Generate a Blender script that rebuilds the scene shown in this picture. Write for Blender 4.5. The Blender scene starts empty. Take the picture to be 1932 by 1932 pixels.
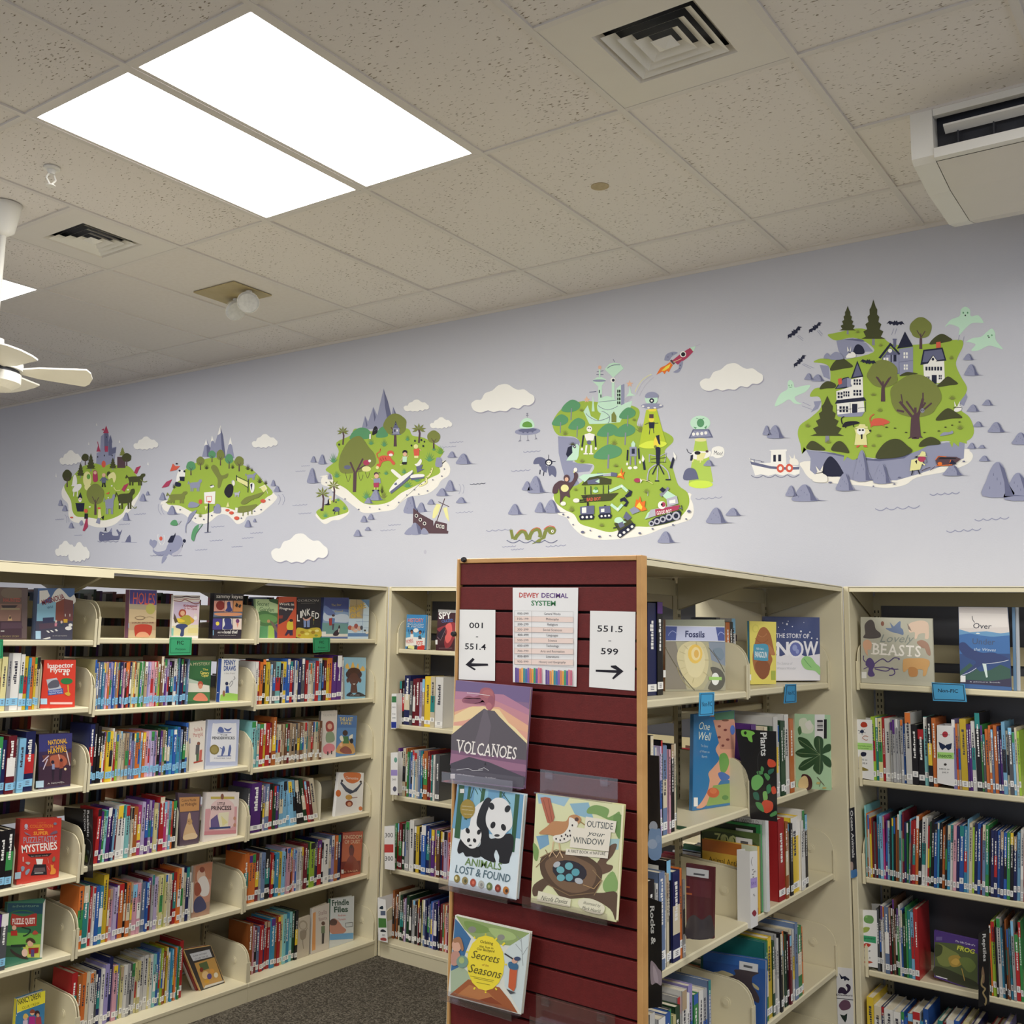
import bpy, math, random
import numpy as np
from mathutils import Matrix, Vector

# ------------------------------------------------------------------ camera, world, exposure
SC = bpy.context.scene
COL = SC.collection
EYE = np.array([0.0, 0.0, 1.775])
FPX, YAW, PITCH, ROLL, CX, CY = 1951.63, -.6613, .1421, .0267, 812.8, 897.5


def cam_rows():
    cy, sy, cp, sp = math.cos(YAW), math.sin(YAW), math.cos(PITCH), math.sin(PITCH)
    cr, sr = math.cos(ROLL), math.sin(ROLL)
    fwd = np.array([sy * cp, cy * cp, sp])
    right = np.array([cy, -sy, 0.0])
    up = np.cross(right, fwd)
    return cr * right + sr * up, -sr * right + cr * up, fwd


RIGHT, UP, FWD = cam_rows()
cam_data = bpy.data.cameras.new('camera')
cam = bpy.data.objects.new('camera', cam_data)
COL.objects.link(cam)
m = Matrix.Identity(4)
for i in range(3):
    m[i][0], m[i][1], m[i][2], m[i][3] = RIGHT[i], UP[i], -FWD[i], EYE[i]
cam.matrix_world = m
cam_data.sensor_fit = 'HORIZONTAL'
cam_data.sensor_width = 36.0
cam_data.lens = 36.0 * FPX / 1932
cam_data.shift_x = (966 - CX) / 1932
cam_data.shift_y = (CY - 966) / 1932
cam_data.clip_start = 0.05
SC.camera = cam

world = bpy.data.worlds.new('world')
SC.world = world
world.use_nodes = True
bg = world.node_tree.nodes['Background']
bg.inputs[0].default_value = (0.90, 0.95, 1.06, 1)
bg.inputs[1].default_value = 0.54
SC.view_settings.view_transform = 'Standard'
SC.view_settings.look = 'None'
SC.view_settings.gamma = 1
SC.view_settings.use_curve_mapping = False
SC.view_settings.exposure = 0.24
SC.cycles.use_denoising = True
SC.cycles.max_bounces = 7
SC.cycles.diffuse_bounces = 4
SC.cycles.transparent_max_bounces = 12
SC.cycles.sample_clamp_indirect = 4
LIGHT_EMIT = 17.5


# ------------------------------------------------------------------ photograph pixel -> point on a real plane
def ray(px, py):
    return RIGHT * ((px - CX) / FPX) - UP * ((py - CY) / FPX) + FWD


def onX(px, py, X):
    d = ray(px, py)
    return EYE + d * (X / d[0])


def onY(px, py, Y):
    d = ray(px, py)
    return EYE + d * (Y / d[1])


def onZ(px, py, Z):
    d = ray(px, py)
    return EYE + d * ((Z - EYE[2]) / d[2])


def onP(px, py, p, n):
    d = ray(px, py)
    return EYE + d * (np.dot(np.asarray(p) - EYE, n) / np.dot(d, n))


def project(p):
    v = np.asarray(p, float) - EYE
    w = v @ FWD
    return CX + FPX * (v @ RIGHT) / w, CY - FPX * (v @ UP) / w


def y_at(X, z, px):            # point of the line (X, z) along Y that shows in column px
    lo, hi = 0.3, 6.0
    for _ in range(40):
        mid = (lo + hi) / 2
        if project((X, mid, z))[0] < px:
            lo = mid
        else:
            hi = mid
    return lo


def x_at(Y, z, px):
    lo, hi = -9.0, 4.0
    for _ in range(40):
        mid = (lo + hi) / 2
        if project((mid, Y, z))[0] < px:
            lo = mid
        else:
            hi = mid
    return lo


# ------------------------------------------------------------------ colours and materials
def lin(h):
    if not isinstance(h, str):
        return tuple(h)
    h = PAL.get(h, h)
    if len(h) == 3:
        h = ''.join(c * 2 for c in h)
    out = []
    for i in (0, 2, 4):
        c = int(h[i:i + 2], 16) / 255
        out.append(c / 12.92 if c <= .04045 else ((c + .055) / 1.055) ** 2.4)
    return tuple(out)


PAL = dict(G='9fb948', O='7f8746', D='494c2d', K='5e9a6d', R='9497b0', Q='686b88', N='f1ede2', W='f3f1ea', V='25283f',
           M='c6e8cf', T='5a434a', I='b0415f', J='d9604c', o='e8762e', y='f1da4e', k='27252d', A='8c8c9b', g='6aa04a',
           e='e8e4a0', S='b9b8c4', s='e3b79b', l='b4d84a')


def mat(name, color=None, rough=.6, metal=0.0, spec=.5, vc=False, noise=None, bump=None, coat=0.0):
    mt = bpy.data.materials.new(name)
    mt.use_nodes = True
    nt = mt.node_tree
    b = nt.nodes['Principled BSDF']
    b.inputs['Roughness'].default_value = rough
    b.inputs['Metallic'].default_value = metal
    b.inputs['Specular IOR Level'].default_value = spec
    if coat:
        b.inputs['Coat Weight'].default_value = coat
        b.inputs['Coat Roughness'].default_value = .12
    src = None
    if vc:
        a = nt.nodes.new('ShaderNodeAttribute')
        a.attribute_name = 'Col'
        src = a.outputs['Color']
    elif color is not None:
        b.inputs['Base Color'].default_value = (*lin(color), 1)
    if noise:
        sc_, amt, c2 = noise
        tc = nt.nodes.new('ShaderNodeTexCoord')
        n = nt.nodes.new('ShaderNodeTexNoise')
        n.inputs['Scale'].default_value = sc_
        n.inputs['Detail'].default_value = 4
        nt.links.new(tc.outputs['Object'], n.inputs['Vector'])
        mx = nt.nodes.new('ShaderNodeMix')
        mx.data_type = 'RGBA'
        if src:
            nt.links.new(src, mx.inputs['A'])
        else:
            mx.inputs['A'].default_value = (*lin(color), 1)
        mx.inputs['B'].default_value = (*lin(c2), 1)
        mr = nt.nodes.new('ShaderNodeMapRange')
        mr.inputs['From Min'].default_value = .4
        mr.inputs['From Max'].default_value = .75
        mr.inputs['To Max'].default_value = amt
        nt.links.new(n.outputs[0], mr.inputs['Value'])
        nt.links.new(mr.outputs[0], mx.inputs['Factor'])
        src = mx.outputs['Result']
    if src:
        nt.links.new(src, b.inputs['Base Color'])
    if bump:
        sc_, st = bump
        tc = nt.nodes.new('ShaderNodeTexCoord')
        n = nt.nodes.new('ShaderNodeTexNoise')
        n.inputs['Scale'].default_value = sc_
        n.inputs['Detail'].default_value = 3
        nt.links.new(tc.outputs['Object'], n.inputs['Vector'])
        bp = nt.nodes.new('ShaderNodeBump')
        bp.inputs['Strength'].default_value = st
        bp.inputs['Distance'].default_value = .004
        nt.links.new(n.outputs[0], bp.inputs['Height'])
        nt.links.new(bp.outputs[0], b.inputs['Normal'])
    return mt


def emit_mat(name, color, strength):
    mt = bpy.data.materials.new(name)
    mt.use_nodes = True
    b = mt.node_tree.nodes['Principled BSDF']
    b.inputs['Base Color'].default_value = (.8, .8, .8, 1)
    b.inputs['Emission Color'].default_value = (*color, 1)
    b.inputs['Emission Strength'].default_value = strength
    return mt


def clear_mat(name, tint, gloss=.12):
    mt = bpy.data.materials.new(name)
    mt.use_nodes = True
    nt = mt.node_tree
    nt.nodes.remove(nt.nodes['Principled BSDF'])
    tr = nt.nodes.new('ShaderNodeBsdfTransparent')
    tr.inputs[0].default_value = (*tint, 1)
    gl = nt.nodes.new('ShaderNodeBsdfGlossy')
    gl.inputs['Roughness'].default_value = .08
    fr = nt.nodes.new('ShaderNodeLayerWeight')
    fr.inputs[0].default_value = .35
    mr = nt.nodes.new('ShaderNodeMapRange')
    mr.inputs['To Min'].default_value = gloss
    mr.inputs['To Max'].default_value = .7
    mx = nt.nodes.new('ShaderNodeMixShader')
    nt.links.new(fr.outputs['Facing'], mr.inputs[0])
    nt.links.new(mr.outputs[0], mx.inputs[0])
    nt.links.new(tr.outputs[0], mx.inputs[1])
    nt.links.new(gl.outputs[0], mx.inputs[2])
    nt.links.new(mx.outputs[0], nt.nodes['Material Output'].inputs[0])
    return mt


def tile_mat():
    """fissured mineral-fibre ceiling tile: small elongated pits and pin holes"""
    mt = mat('ceiling_tile_fibre', 'e6e0da', .95, spec=.1)
    nt = mt.node_tree
    b = nt.nodes['Principled BSDF']
    tc = nt.nodes.new('ShaderNodeTexCoord')
    mp = nt.nodes.new('ShaderNodeMapping')
    mp.inputs['Scale'].default_value = (48, 118, 60)
    n0 = nt.nodes.new('ShaderNodeTexNoise')
    n0.inputs['Scale'].default_value = 9
    add = nt.nodes.new('ShaderNodeVectorMath')
    add.operation = 'MULTIPLY_ADD'
    add.inputs[1].default_value = (.02, .02, 0)
    nt.links.new(tc.outputs['Object'], n0.inputs['Vector'])
    nt.links.new(n0.outputs['Color'], add.inputs[0])
    nt.links.new(tc.outputs['Object'], add.inputs[2])
    nt.links.new(add.outputs[0], mp.inputs[0])
    n = nt.nodes.new('ShaderNodeTexNoise')
    n.inputs['Detail'].default_value = 1.5
    n.inputs['Scale'].default_value = 1.0
    nt.links.new(mp.outputs[0], n.inputs['Vector'])
    big = nt.nodes.new('ShaderNodeTexNoise')
    big.inputs['Scale'].default_value = 3
    nt.links.new(tc.outputs['Object'], big.inputs['Vector'])
    sub = nt.nodes.new('ShaderNodeMath')
    sub.operation = 'MULTIPLY_ADD'
    sub.inputs[1].default_value = .22
    nt.links.new(big.outputs[0], sub.inputs[0])
    nt.links.new(n.outputs[0], sub.inputs[2])
    mr = nt.nodes.new('ShaderNodeMapRange')
    mr.inputs['From Min'].default_value = .755
    mr.inputs['From Max'].default_value = .81
    nt.links.new(sub.outputs[0], mr.inputs['Value'])
    mx = nt.nodes.new('ShaderNodeMix')
    mx.data_type = 'RGBA'
    mx.inputs['A'].default_value = (*lin('e6e0da'), 1)
    mx.inputs['B'].default_value = (*lin('948878'), 1)
    nt.links.new(mr.outputs[0], mx.inputs['Factor'])
    nt.links.new(mx.outputs['Result'], b.inputs['Base Color'])
    bp = nt.nodes.new('ShaderNodeBump')
    bp.invert = True
    bp.inputs['Strength'].default_value = .5
    bp.inputs['Distance'].default_value = .003
    nt.links.new(mr.outputs[0], bp.inputs['Height'])
    nt.links.new(bp.outputs[0], b.inputs['Normal'])
    return mt


def carpet_mat():
    mt = mat('carpet_loop', '4c4740', 1.0, spec=.05)
    nt = mt.node_tree
    b = nt.nodes['Principled BSDF']
    tc = nt.nodes.new('ShaderNodeTexCoord')
    v = nt.nodes.new('ShaderNodeTexVoronoi')
    v.inputs['Scale'].default_value = 150
    nt.links.new(tc.outputs['Object'], v.inputs['Vector'])
    cr = nt.nodes.new('ShaderNodeValToRGB')
    cr.color_ramp.elements[0].color = (*lin('454038'), 1)
    cr.color_ramp.elements[1].color = (*lin('766f62'), 1)
    cr.color_ramp.elements[0].position = .3
    cr.color_ramp.elements[1].position = .95
    sp = nt.nodes.new('ShaderNodeSeparateColor')
    nt.links.new(v.outputs['Color'], sp.inputs[0])
    nt.links.new(sp.outputs[0], cr.inputs[0])
    nt.links.new(cr.outputs[0], b.inputs['Base Color'])
    bp = nt.nodes.new('ShaderNodeBump')
    bp.inputs['Strength'].default_value = .8
    bp.inputs['Distance'].default_value = .006
    bp.invert = True
    nt.links.new(v.outputs['Distance'], bp.inputs['Height'])
    nt.links.new(bp.outputs[0], b.inputs['Normal'])
    return mt


M = dict(
    wall=mat('wall_paint', 'c6c7cf', .75, noise=(1.3, .25, 'c0c1c9'), bump=(140, .12)),
    side=mat('side_wall_paint', 'cfcdcc', .8, noise=(1.3, .25, 'c6c5c6')),
    tile=tile_mat(),
    plain=mat('ceiling_tile_plain', 'e2dcd6', .9, spec=.1, noise=(40, .25, 'd0c8be'), bump=(300, .15)),
    tee=mat('ceiling_tee_enamel', 'dcd6cf', .5, noise=(8, .3, 'd2cbc2')),
    void=mat('plenum_dark', '30302c', 1, noise=(3, .3, '222222')),
    carpet=carpet_mat(),
    enamel=mat('shelf_enamel', 'd8ceae', .42, spec=.4, noise=(6, .2, 'cfc5a2')),
    enamel2=mat('shelf_enamel_back', 'b5aa88', .5, spec=.35, noise=(6, .25, 'a89d7c')),
    slot=mat('upright_slot_dark', '2a261d', .9, noise=(9, .2, '1c1a14')),
    white=mat('white_plastic', 'e9e6de', .45, noise=(10, .2, 'dedace')),
    cream=mat('cream_plastic', 'e0dad0', .45, noise=(10, .2, 'd6cfc4')),
    dark=mat('dark_grille', '34353c', .6, noise=(20, .3, '25262b')),
    diff=emit_mat('lamp_diffuser', (1, .985, .955), LIGHT_EMIT),
    wood=mat('oak_trim', 'c4955a', .5, noise=(14, .6, 'a97840')),
    maroon=mat('maroon_slat', '661a18', .58, spec=.35, noise=(60, .5, '551412'), bump=(200, .1)),
    groove=mat('groove_shadow', '1c0b0b', .9, noise=(20, .3, '120606')),
    clear=clear_mat('clear_acrylic', (.97, .95, .97), .05),
    bulb=mat('lamp_lens', 'd4d4d2', .15, noise=(60, .4, 'b0b0b0')),
    print=mat('printed_vinyl', vc=True, rough=.7, spec=.25),
    cover=mat('book_cover', vc=True, rough=.34, spec=.5),
    wrap=mat('book_cover_in_plastic', vc=True, rough=.4, coat=.6),
    paper=mat('paper', vc=True, rough=.8, spec=.2),
    pages=mat('book_pages', 'dcd3bd', .9, noise=(90, .5, 'c4b896')),
    metalp=mat('bookend_metal', 'cfc7ad', .35, noise=(8, .2, 'c2b898')),
    greenp=mat('green_painted_steel', '1f4a30', .35, noise=(8, .3, '183c26')),
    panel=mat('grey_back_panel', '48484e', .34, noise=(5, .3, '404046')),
    black=mat('black_plastic', '17161a', .4, noise=(12, .3, '0e0e10')),
)


# ------------------------------------------------------------------ mesh builders
def bas(m3, o):
    return m3, np.asarray(o, float)


class MB:
    def __init__(s):
        s.v, s.f, s.c = [], [], []

    def add(s, vs, fs, c=None):
        n = len(s.v)
        s.v.extend([tuple(map(float, p)) for p in vs])
        s.f.extend([tuple(i + n for i in f) for f in fs])
        s.c.extend([lin(c) if c is not None else (1, 1, 1)] * len(fs))

    def box(s, x0, x1, y0, y1, z0, z1, c=None, b=0.0):
        if b:
            return s.bbox(x0, x1, y0, y1, z0, z1, c, b)
        vs = [(x, y, z) for x in (x0, x1) for y in (y0, y1) for z in (z0, z1)]
        s.add(vs, [(0, 1, 3, 2), (4, 6, 7, 5), (0, 4, 5, 1), (2, 3, 7, 6), (0, 2, 6, 4), (1, 5, 7, 3)], c)

    def bbox(s, x0, x1, y0, y1, z0, z1, c, b):
        """box with chamfered edges"""
        vs, idx = [], {}
        lo, hi = (x0, y0, z0), (x1, y1, z1)
        for sx in (0, 1):
            for sy in (0, 1):
                for sz in (0, 1):
                    for ax in range(3):
                        p = []
                        for k, sg in enumerate((sx, sy, sz)):
                            base = hi[k] if sg else lo[k]
                            p.append(base if k == ax else base + (-b if sg else b))
                        idx[(sx, sy, sz, ax)] = len(vs)
                        vs.append(tuple(p))
        fs = []
        for ax in range(3):
            o = [k for k in range(3) if k != ax]
            for sg in (0, 1):
                q = []
                for a, bb in ((0, 0), (1, 0), (1, 1), (0, 1)):
                    t = [0, 0, 0]
                    t[ax] = sg
                    t[o[0]] = a
                    t[o[1]] = bb
                    q.append(idx[(*t, ax)])
                fs.append(tuple(q))
            for a in (0, 1):
                for bb in (0, 1):
                    t0, t1 = [0, 0, 0], [0, 0, 0]
                    t0[ax], t1[ax] = 0, 1
                    for t in (t0, t1):
                        t[o[0]] = a
                        t[o[1]] = bb
                    fs.append((idx[(*t0, o[0])], idx[(*t1, o[0])], idx[(*t1, o[1])], idx[(*t0, o[1])]))
        for sx in (0, 1):
            for sy in (0, 1):
                for sz in (0, 1):
                    fs.append(tuple(idx[(sx, sy, sz, a)] for a in range(3)))
        s.add(vs, fs, c)

    def prism(s, pts, d, c=None):
        """closed planar outline (3-D points) pushed along vector d"""
        n = len(pts)
        pts = [np.asarray(p, float) for p in pts]
        d = np.asarray(d, float)
        vs = pts + [p + d for p in pts]
        s.add(vs, [tuple(range(n)), tuple(range(2 * n - 1, n - 1, -1))] + [(i, (i + 1) % n, n + (i + 1) % n, n + i) for i in range(n)], c)

    def tube(s, p0, p1, r0, r1=None, n=12, c=None, cap=True):
        r1 = r0 if r1 is None else r1
        p0, p1 = np.asarray(p0, float), np.asarray(p1, float)
        a = (p1 - p0) / np.linalg.norm(p1 - p0)
        u = np.cross(a, (0, 0, 1) if abs(a[2]) < .9 else (1, 0, 0))
        u /= np.linalg.norm(u)
        w = np.cross(a, u)
        vs = [p + r * (math.cos(t) * u + math.sin(t) * w) for p, r in ((p0, r0), (p1, r1)) for t in [2 * math.pi * k / n for k in range(n)]]
        fs = [(i, (i + 1) % n, n + (i + 1) % n, n + i) for i in range(n)]
        if cap:
            fs += [tuple(range(n)), tuple(range(2 * n - 1, n - 1, -1))]
        s.add(vs, fs, c)

    def lathe(s, prof, o, n=20, c=None):
        vs = [(o[0] + r * math.cos(2 * math.pi * k / n), o[1] + r * math.sin(2 * math.pi * k / n), o[2] + z) for r, z in prof for k in range(n)]
        fs = [(i * n + k, i * n + (k + 1) % n, (i + 1) * n + (k + 1) % n, (i + 1) * n + k) for i in range(len(prof) - 1) for k in range(n)]
        s.add(vs, fs, c)

    def build(s, name, mt, parent=None, smooth=False, origin=None):
        me = bpy.data.meshes.new(name)
        v = np.array(s.v, float)
        if origin is not None:
            v = v - np.asarray(origin, float)
        me.from_pydata(v.tolist(), [], s.f)
        if mt is M['print'] or mt is M['cover'] or mt is M['wrap'] or mt is M['paper']:
            at = me.attributes.new('Col', 'FLOAT_COLOR', 'CORNER')
            cnt = [len(f) for f in s.f]
            c = np.repeat(np.c_[np.array(s.c), np.ones(len(s.c))], cnt, axis=0)
            at.data.foreach_set('color', c.ravel())
        me.materials.append(mt)
        if smooth:
            me.polygons.foreach_set('use_smooth', [True] * len(me.polygons))
        ob = bpy.data.objects.new(name, me)
        COL.objects.link(ob)
        if parent is not None:
            ob.parent = parent
        if origin is not None:
            ob.location = origin
        return ob


def tag(o, label, cat, group=None, kind=None):
    if label:
        o['label'] = label
    if cat:
        o['category'] = cat
    if group:
        o['group'] = group
    if kind:
        o['kind'] = kind
    return o


def empty(name, label=None, cat=None, group=None, loc=(0, 0, 0), kind=None):
    o = bpy.data.objects.new(name, None)
    COL.objects.link(o)
    o.location = loc
    o.empty_display_size = .05
    return tag(o, label, cat, group, kind)


def structure(o):
    o['kind'] = 'structure'
    return o


def keep(root, o):
    """child built in world coordinates under an empty that stands somewhere else"""
    o.parent = root
    o.location = Vector(o.location) - Vector(root.location)
    return o

# ------------------------------------------------------------------ room
CEIL = 3.606
WALL = 4.83
T = .6096
GX, GY = -2.2232, 3.1318           # ceiling grid corner at the near right corner of the big lamp pair


def gx(i):
    return GX + i * T


def gy(j):
    return min(GY + j * .3048, WALL)


b = MB()
b.add([(-11, -3.2, 0), (4.5, -3.2, 0), (4.5, WALL + .1, 0), (-11, WALL + .1, 0)], [(0, 1, 2, 3)])
floor = structure(b.build('floor', M['carpet']))
floor['label'] = 'dark grey speckled loop carpet'
b = MB()
b.box(-11.1, 4.5, WALL, WALL + .12, 0, CEIL + .1)
wall_back = structure(b.build('wall_back', M['wall']))
wall_back['label'] = 'lavender grey painted wall carrying the mural'
b = MB()
b.box(-11.1, -11, -3.2, WALL, 0, CEIL + .1)
structure(b.build('wall_left', M['side']))

# ceiling: dark deck above, white tees, every tile a piece
b = MB()
b.add([(-11, -3.2, CEIL + .09), (4.5, -3.2, CEIL + .09), (4.5, WALL + .1, CEIL + .09), (-11, WALL + .1, CEIL + .09)], [(0, 1, 2, 3)])
ceiling = structure(b.build('ceiling', M['void']))

lamp_cells = []                     # (i, j0) two-foot by four-foot troffers
for i0 in (-2, 4, -7, -13):
    for j0 in (-4, -14):
        if (i0, j0) != (-13, -4):
            lamp_cells += [(i0, j0), (i0 + 1, j0)]
vent_cells = [(1, -2), (-4, -2)]
plain_cells = {(-4, 0), (-6, 0), (-5, 0), (-6, 4)}
rows = [(-20, -18), (-18, -14), (-14, -10), (-10, -8), (-8, -4), (-4, 0), (0, 4), (4, 5.6)]
tees = MB()
I0, I1 = -14, 8
tw = .0125
for i in range(I0, I1 + 1):
    tees.box(gx(i) - tw, gx(i) + tw, gy(-20), WALL, CEIL - .006, CEIL + .01)
for j in (-20, -18, -14, -10, -8, -4, 0, 4):
    tees.box(gx(I0), gx(I1), gy(j) - tw, gy(j) + tw, CEIL - .0052, CEIL + .0095)
for i in (1, 2, -4):
    if i != 2:
        tees.box(gx(i), gx(i + 1), gy(-2) - tw, gy(-2) + tw, CEIL - .0052, CEIL + .009)
tees.box(gx(2), gx(3), gy(2) - tw, gy(2) + tw, CEIL - .0052, CEIL + .009)
tees.build('ceiling_tee', M['tee'], ceiling)
b = MB()
b.box(gx(I0), gx(I1), WALL - .022, WALL, CEIL - .004, CEIL + .012)
b.box(gx(I0), gx(I1), WALL - .004, WALL, CEIL - .022, CEIL + .012)
b.build('wall_angle', M['tee'], ceiling)

tile_mesh = {}


def tile(i, j0, j1):
    y0, y1 = gy(j0), gy(j1)
    kind = 'plain' if (i, j0) in plain_cells else 'tile'
    key = (round(y1 - y0, 4), kind)
    if key not in tile_mesh:
        bb = MB()
        bb.bbox(.008, T - .008, .008, y1 - y0 - .008, 0, .016, None, .002)
        o = bb.build('ceiling_tile', M[kind], ceiling)
        tile_mesh[key] = o
    else:
        o = tile_mesh[key].copy()
        COL.objects.link(o)
    rr = random.Random(i * 31 + j0)
    o.location = (gx(i), y0, CEIL + .0005 + rr.random() * .002)
    if rr.random() < .25:
        o.rotation_euler = (rr.uniform(-.002, .002), rr.uniform(-.002, .002), 0)
    return o


for i in range(I0, I1):
    for j0, j1 in rows:
        if (i, j0) in lamp_cells:
            continue
        if j0 == -4 and (i, -2) in vent_cells:
            tile(i, -4, -2)
        elif j0 == 0 and i == 2:
            tile(i, 0, 2)
            tile(i, 2, 4)
        else:
            tile(i, j0, j1)

# lamps; cells missing from LAMPL are out of view, added for their light
LAMPL = {(-2, -4): 'left of the two long bright ceiling lamps above the display board', (-1, -4): 'right of the two long bright ceiling lamps, nearer the square vent',
         (-7, -4): 'bright ceiling lamp cut by the picture edge, beyond the fan', (-6, -4): 'bright ceiling lamp whose tip shows behind the fan rod'}
for (i, j) in lamp_cells:
    t = empty('ceiling_light', LAMPL.get((i, j), 'unseen long ceiling lamp added to light the room'), 'ceiling light', 'recessed ceiling lamps', (gx(i) + T / 2, gy(j) + T, CEIL))
    b = MB()
    x0, x1, y0, y1 = -T / 2 + .013, T / 2 - .013, -T + .013, T - .013
    f = .017
    b.box(x0, x1, y0, y0 + f, -.004, .05)
    b.box(x0, x1, y1 - f, y1, -.004, .05)
    b.box(x0, x0 + f, y0 + f, y1 - f, -.004, .05)
    b.box(x1 - f, x1, y0 + f, y1 - f, -.004, .05)
    b.build('frame', M['tee'], t)
    b = MB()
    b.add([(x0 + f, y0 + f, .002), (x1 - f, y0 + f, .002), (x1 - f, y1 - f, .002), (x0 + f, y1 - f, .002)], [(0, 1, 2, 3)])
    b.build('diffuser', M['diff'], t)

# square louvred vents
for (i, j), lab in (((1, -2), 'large square white air vent right of the bright ceiling lamps'), ((-4, -2), 'smaller looking square air vent near the ceiling fan')):
    c = (gx(i) + T / 2, gy(j) + T / 2, CEIL)
    t = empty('ceiling_vent', lab, 'vent', 'square ceiling vents', c)
    b = MB()
    R0, R1 = T / 2 - .013, .17
    ringz = -.004
    for a, bb, z0, z1, in ((R0, R1, 0, 0),):
        q = [(-a, -a), (a, -a), (a, a), (-a, a)]
        w = [(-bb, -bb), (bb, -bb), (bb, bb), (-bb, bb)]
        vs = [(x, y, ringz) for x, y in q] + [(x, y, ringz) for x, y in w] + [(x * .88, y * .88, .02) for x, y in w]
        b.add(vs, [(k, (k + 1) % 4, 4 + (k + 1) % 4, 4 + k) for k in range(4)] + [(4 + k, 4 + (k + 1) % 4, 8 + (k + 1) % 4, 8 + k) for k in range(4)])
    b.build('face_plate', M['cream'], t)
    b = MB()
    b.box(-.17, .17, -.17, .17, .045, .05)
    b.build('throat', M['dark'], t)
    for r in (.150, .112, .074):
        b = MB()
        w = [(-r, -r), (r, -r), (r, r), (-r, r)]
        vs = [(x, y, -.004) for x, y in w] + [(x * (r - .034) / r, y * (r - .034) / r, .020) for x, y in w]
        b.add(vs, [(k, (k + 1) % 4, 4 + (k + 1) % 4, 4 + k) for k in range(4)])
        vs = [(x, y, z - .002) for x, y, z in vs]
        b.build('vane', M['white'], t)
    b = MB()
    r = .035
    b.add([(-r, -r, .0), (r, -r, .0), (r, r, .0), (-r, r, .0), (0, 0, -.02)], [(0, 1, 4), (1, 2, 4), (2, 3, 4), (3, 0, 4), (0, 3, 2, 1)])
    b.build('centre_pyramid', M['white'], t)

# round patch on a tile
p = onZ(1132, 352, CEIL)
b = MB()
b.tube((p[0], p[1], CEIL - .001), (p[0], p[1], CEIL + .002), .038, n=18)
tag(b.build('ceiling_patch', M['wood'] if False else mat('stain_beige', 'b9a988', .9, noise=(50, .5, 'a4926e'))), 'small round beige plug in the ceiling tile below the vent', 'patch')

# emergency lamp with two heads
p = onZ(450, 549, CEIL)
t = empty('emergency_light', 'yellowed emergency lamp plate with two round heads on the ceiling', 'emergency light', None, (-4.40, 3.775, CEIL))
b = MB()
b.bbox(-.17, .17, -.145, .145, -.008, 0, None, .003)
b.build('base_plate', mat('yellowed_plate', 'b3a379', .6, noise=(9, .5, 'a18f62')), t)
for s, dx in ((-1, -.05), (1, .125)):
    b = MB()
    ax = np.array([.75, -.2, -.6]) if s < 0 else np.array([.5, -.6, -.55])
    ax /= np.linalg.norm(ax)
    o = np.array([dx, .04 - .03 * s, -.07])
    b.tube((o[0], o[1], -.008), o, .018, n=10)
    b.tube(o - ax * .055, o + ax * .01, .034, .064, n=18)
    hd = b.build('lamp_head', M['white'], t)
    b = MB()
    b.tube(o + ax * .01, o + ax * .022, .062, .054, n=18)
    b.build('lens', M['bulb'], hd)

# sprinkler
p = onZ(98, 316, CEIL)
t = empty('sprinkler', 'small white fire sprinkler hanging from the ceiling', 'sprinkler', None, (p[0], p[1], CEIL))
b = MB()
b.lathe([(.0, -.001), (.034, -.001), (.034, -.008), (.02, -.012), (.012, -.03), (0, -.03)], (0, 0, 0), 16)
b.build('cup', M['white'], t)
b = MB()
for s in (-1, 1):
    b.tube((0, s * .012, -.03), (0, s * .022, -.05), .004, n=6)
    b.tube((0, s * .022, -.05), (0, 0, -.078), .004, n=6)
b.build('yoke', M['white'], t)
b = MB()
b.tube((0, 0, -.078), (0, 0, -.081), .02, n=12)
b.build('deflector', M['white'], t)

# ceiling fan
p = onZ(14, 392, CEIL)
fp = np.array([-4.30, 2.33])
hub = onY(12, 690, fp[1])[2]
t = empty('ceiling_fan', 'white ceiling fan on a long rod, cut by the left picture edge', 'ceiling fan', None, (fp[0], fp[1], CEIL))
hz = hub - CEIL
b = MB()
b.lathe([(0, 0), (.075, -.002), (.07, -.02), (.05, -.13), (.018, -.15), (0, -.15)], (0, 0, 0), 24)
b.build('canopy', M['white'], t, smooth=True)
b = MB()
b.tube((0, 0, -.14), (0, 0, hz + .12), .016, n=14)
b.build('down_rod', M['white'], t, smooth=True)
b = MB()
b.lathe([(0, .15), (.045, .14), (.05, .09), (.12, .06), (.135, .03), (.135, .0), (0, 0)], (0, 0, hz), 28)
b.build('motor_housing', M['white'], t)
b = MB()
b.lathe([(0, 0), (.12, 0), (.12, -.018), (0, -.018)], (0, 0, hz), 28)
b.build('dark_band', M['dark'], t)
b = MB()
b.lathe([(0, -.018), (.13, -.018), (.13, -.06), (.09, -.085), (0, -.09)], (0, 0, hz), 28)
b.build('lower_cap', M['white'], t)
for k, a in enumerate((-14, 58, 130, 202, 274)):
    a = math.radians(a)
    u, w = np.array([math.cos(a), math.sin(a), 0]), np.array([-math.sin(a), math.cos(a), 0])
    z = np.array([0, 0, hz + .0])
    b = MB()
    tl = .10
    pts = [u * .12 + w * .02, u * .2 + w * .05, u * .40 + w * .08, u * .42 + w * .05, u * .43, u * .42 - w * .05, u * .40 - w * .08, u * .2 - w * .05, u * .12 - w * .02]
    pts = [q + z + np.array([0, 0, .001 + (q @ w) * -.26]) for q in pts]
    b.prism(pts, (0, 0, .007))
    b.build('blade', M['white'], t)

# under-ceiling air conditioner, right
t = empty('air_conditioner', 'white under-ceiling air conditioner with dark louvred outlet', 'air conditioner', None, (-.05, 4.05, CEIL))
X0, X1, Y0, Y1, ZB = -.80, .75, 3.73, 4.44, 3.42


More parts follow.
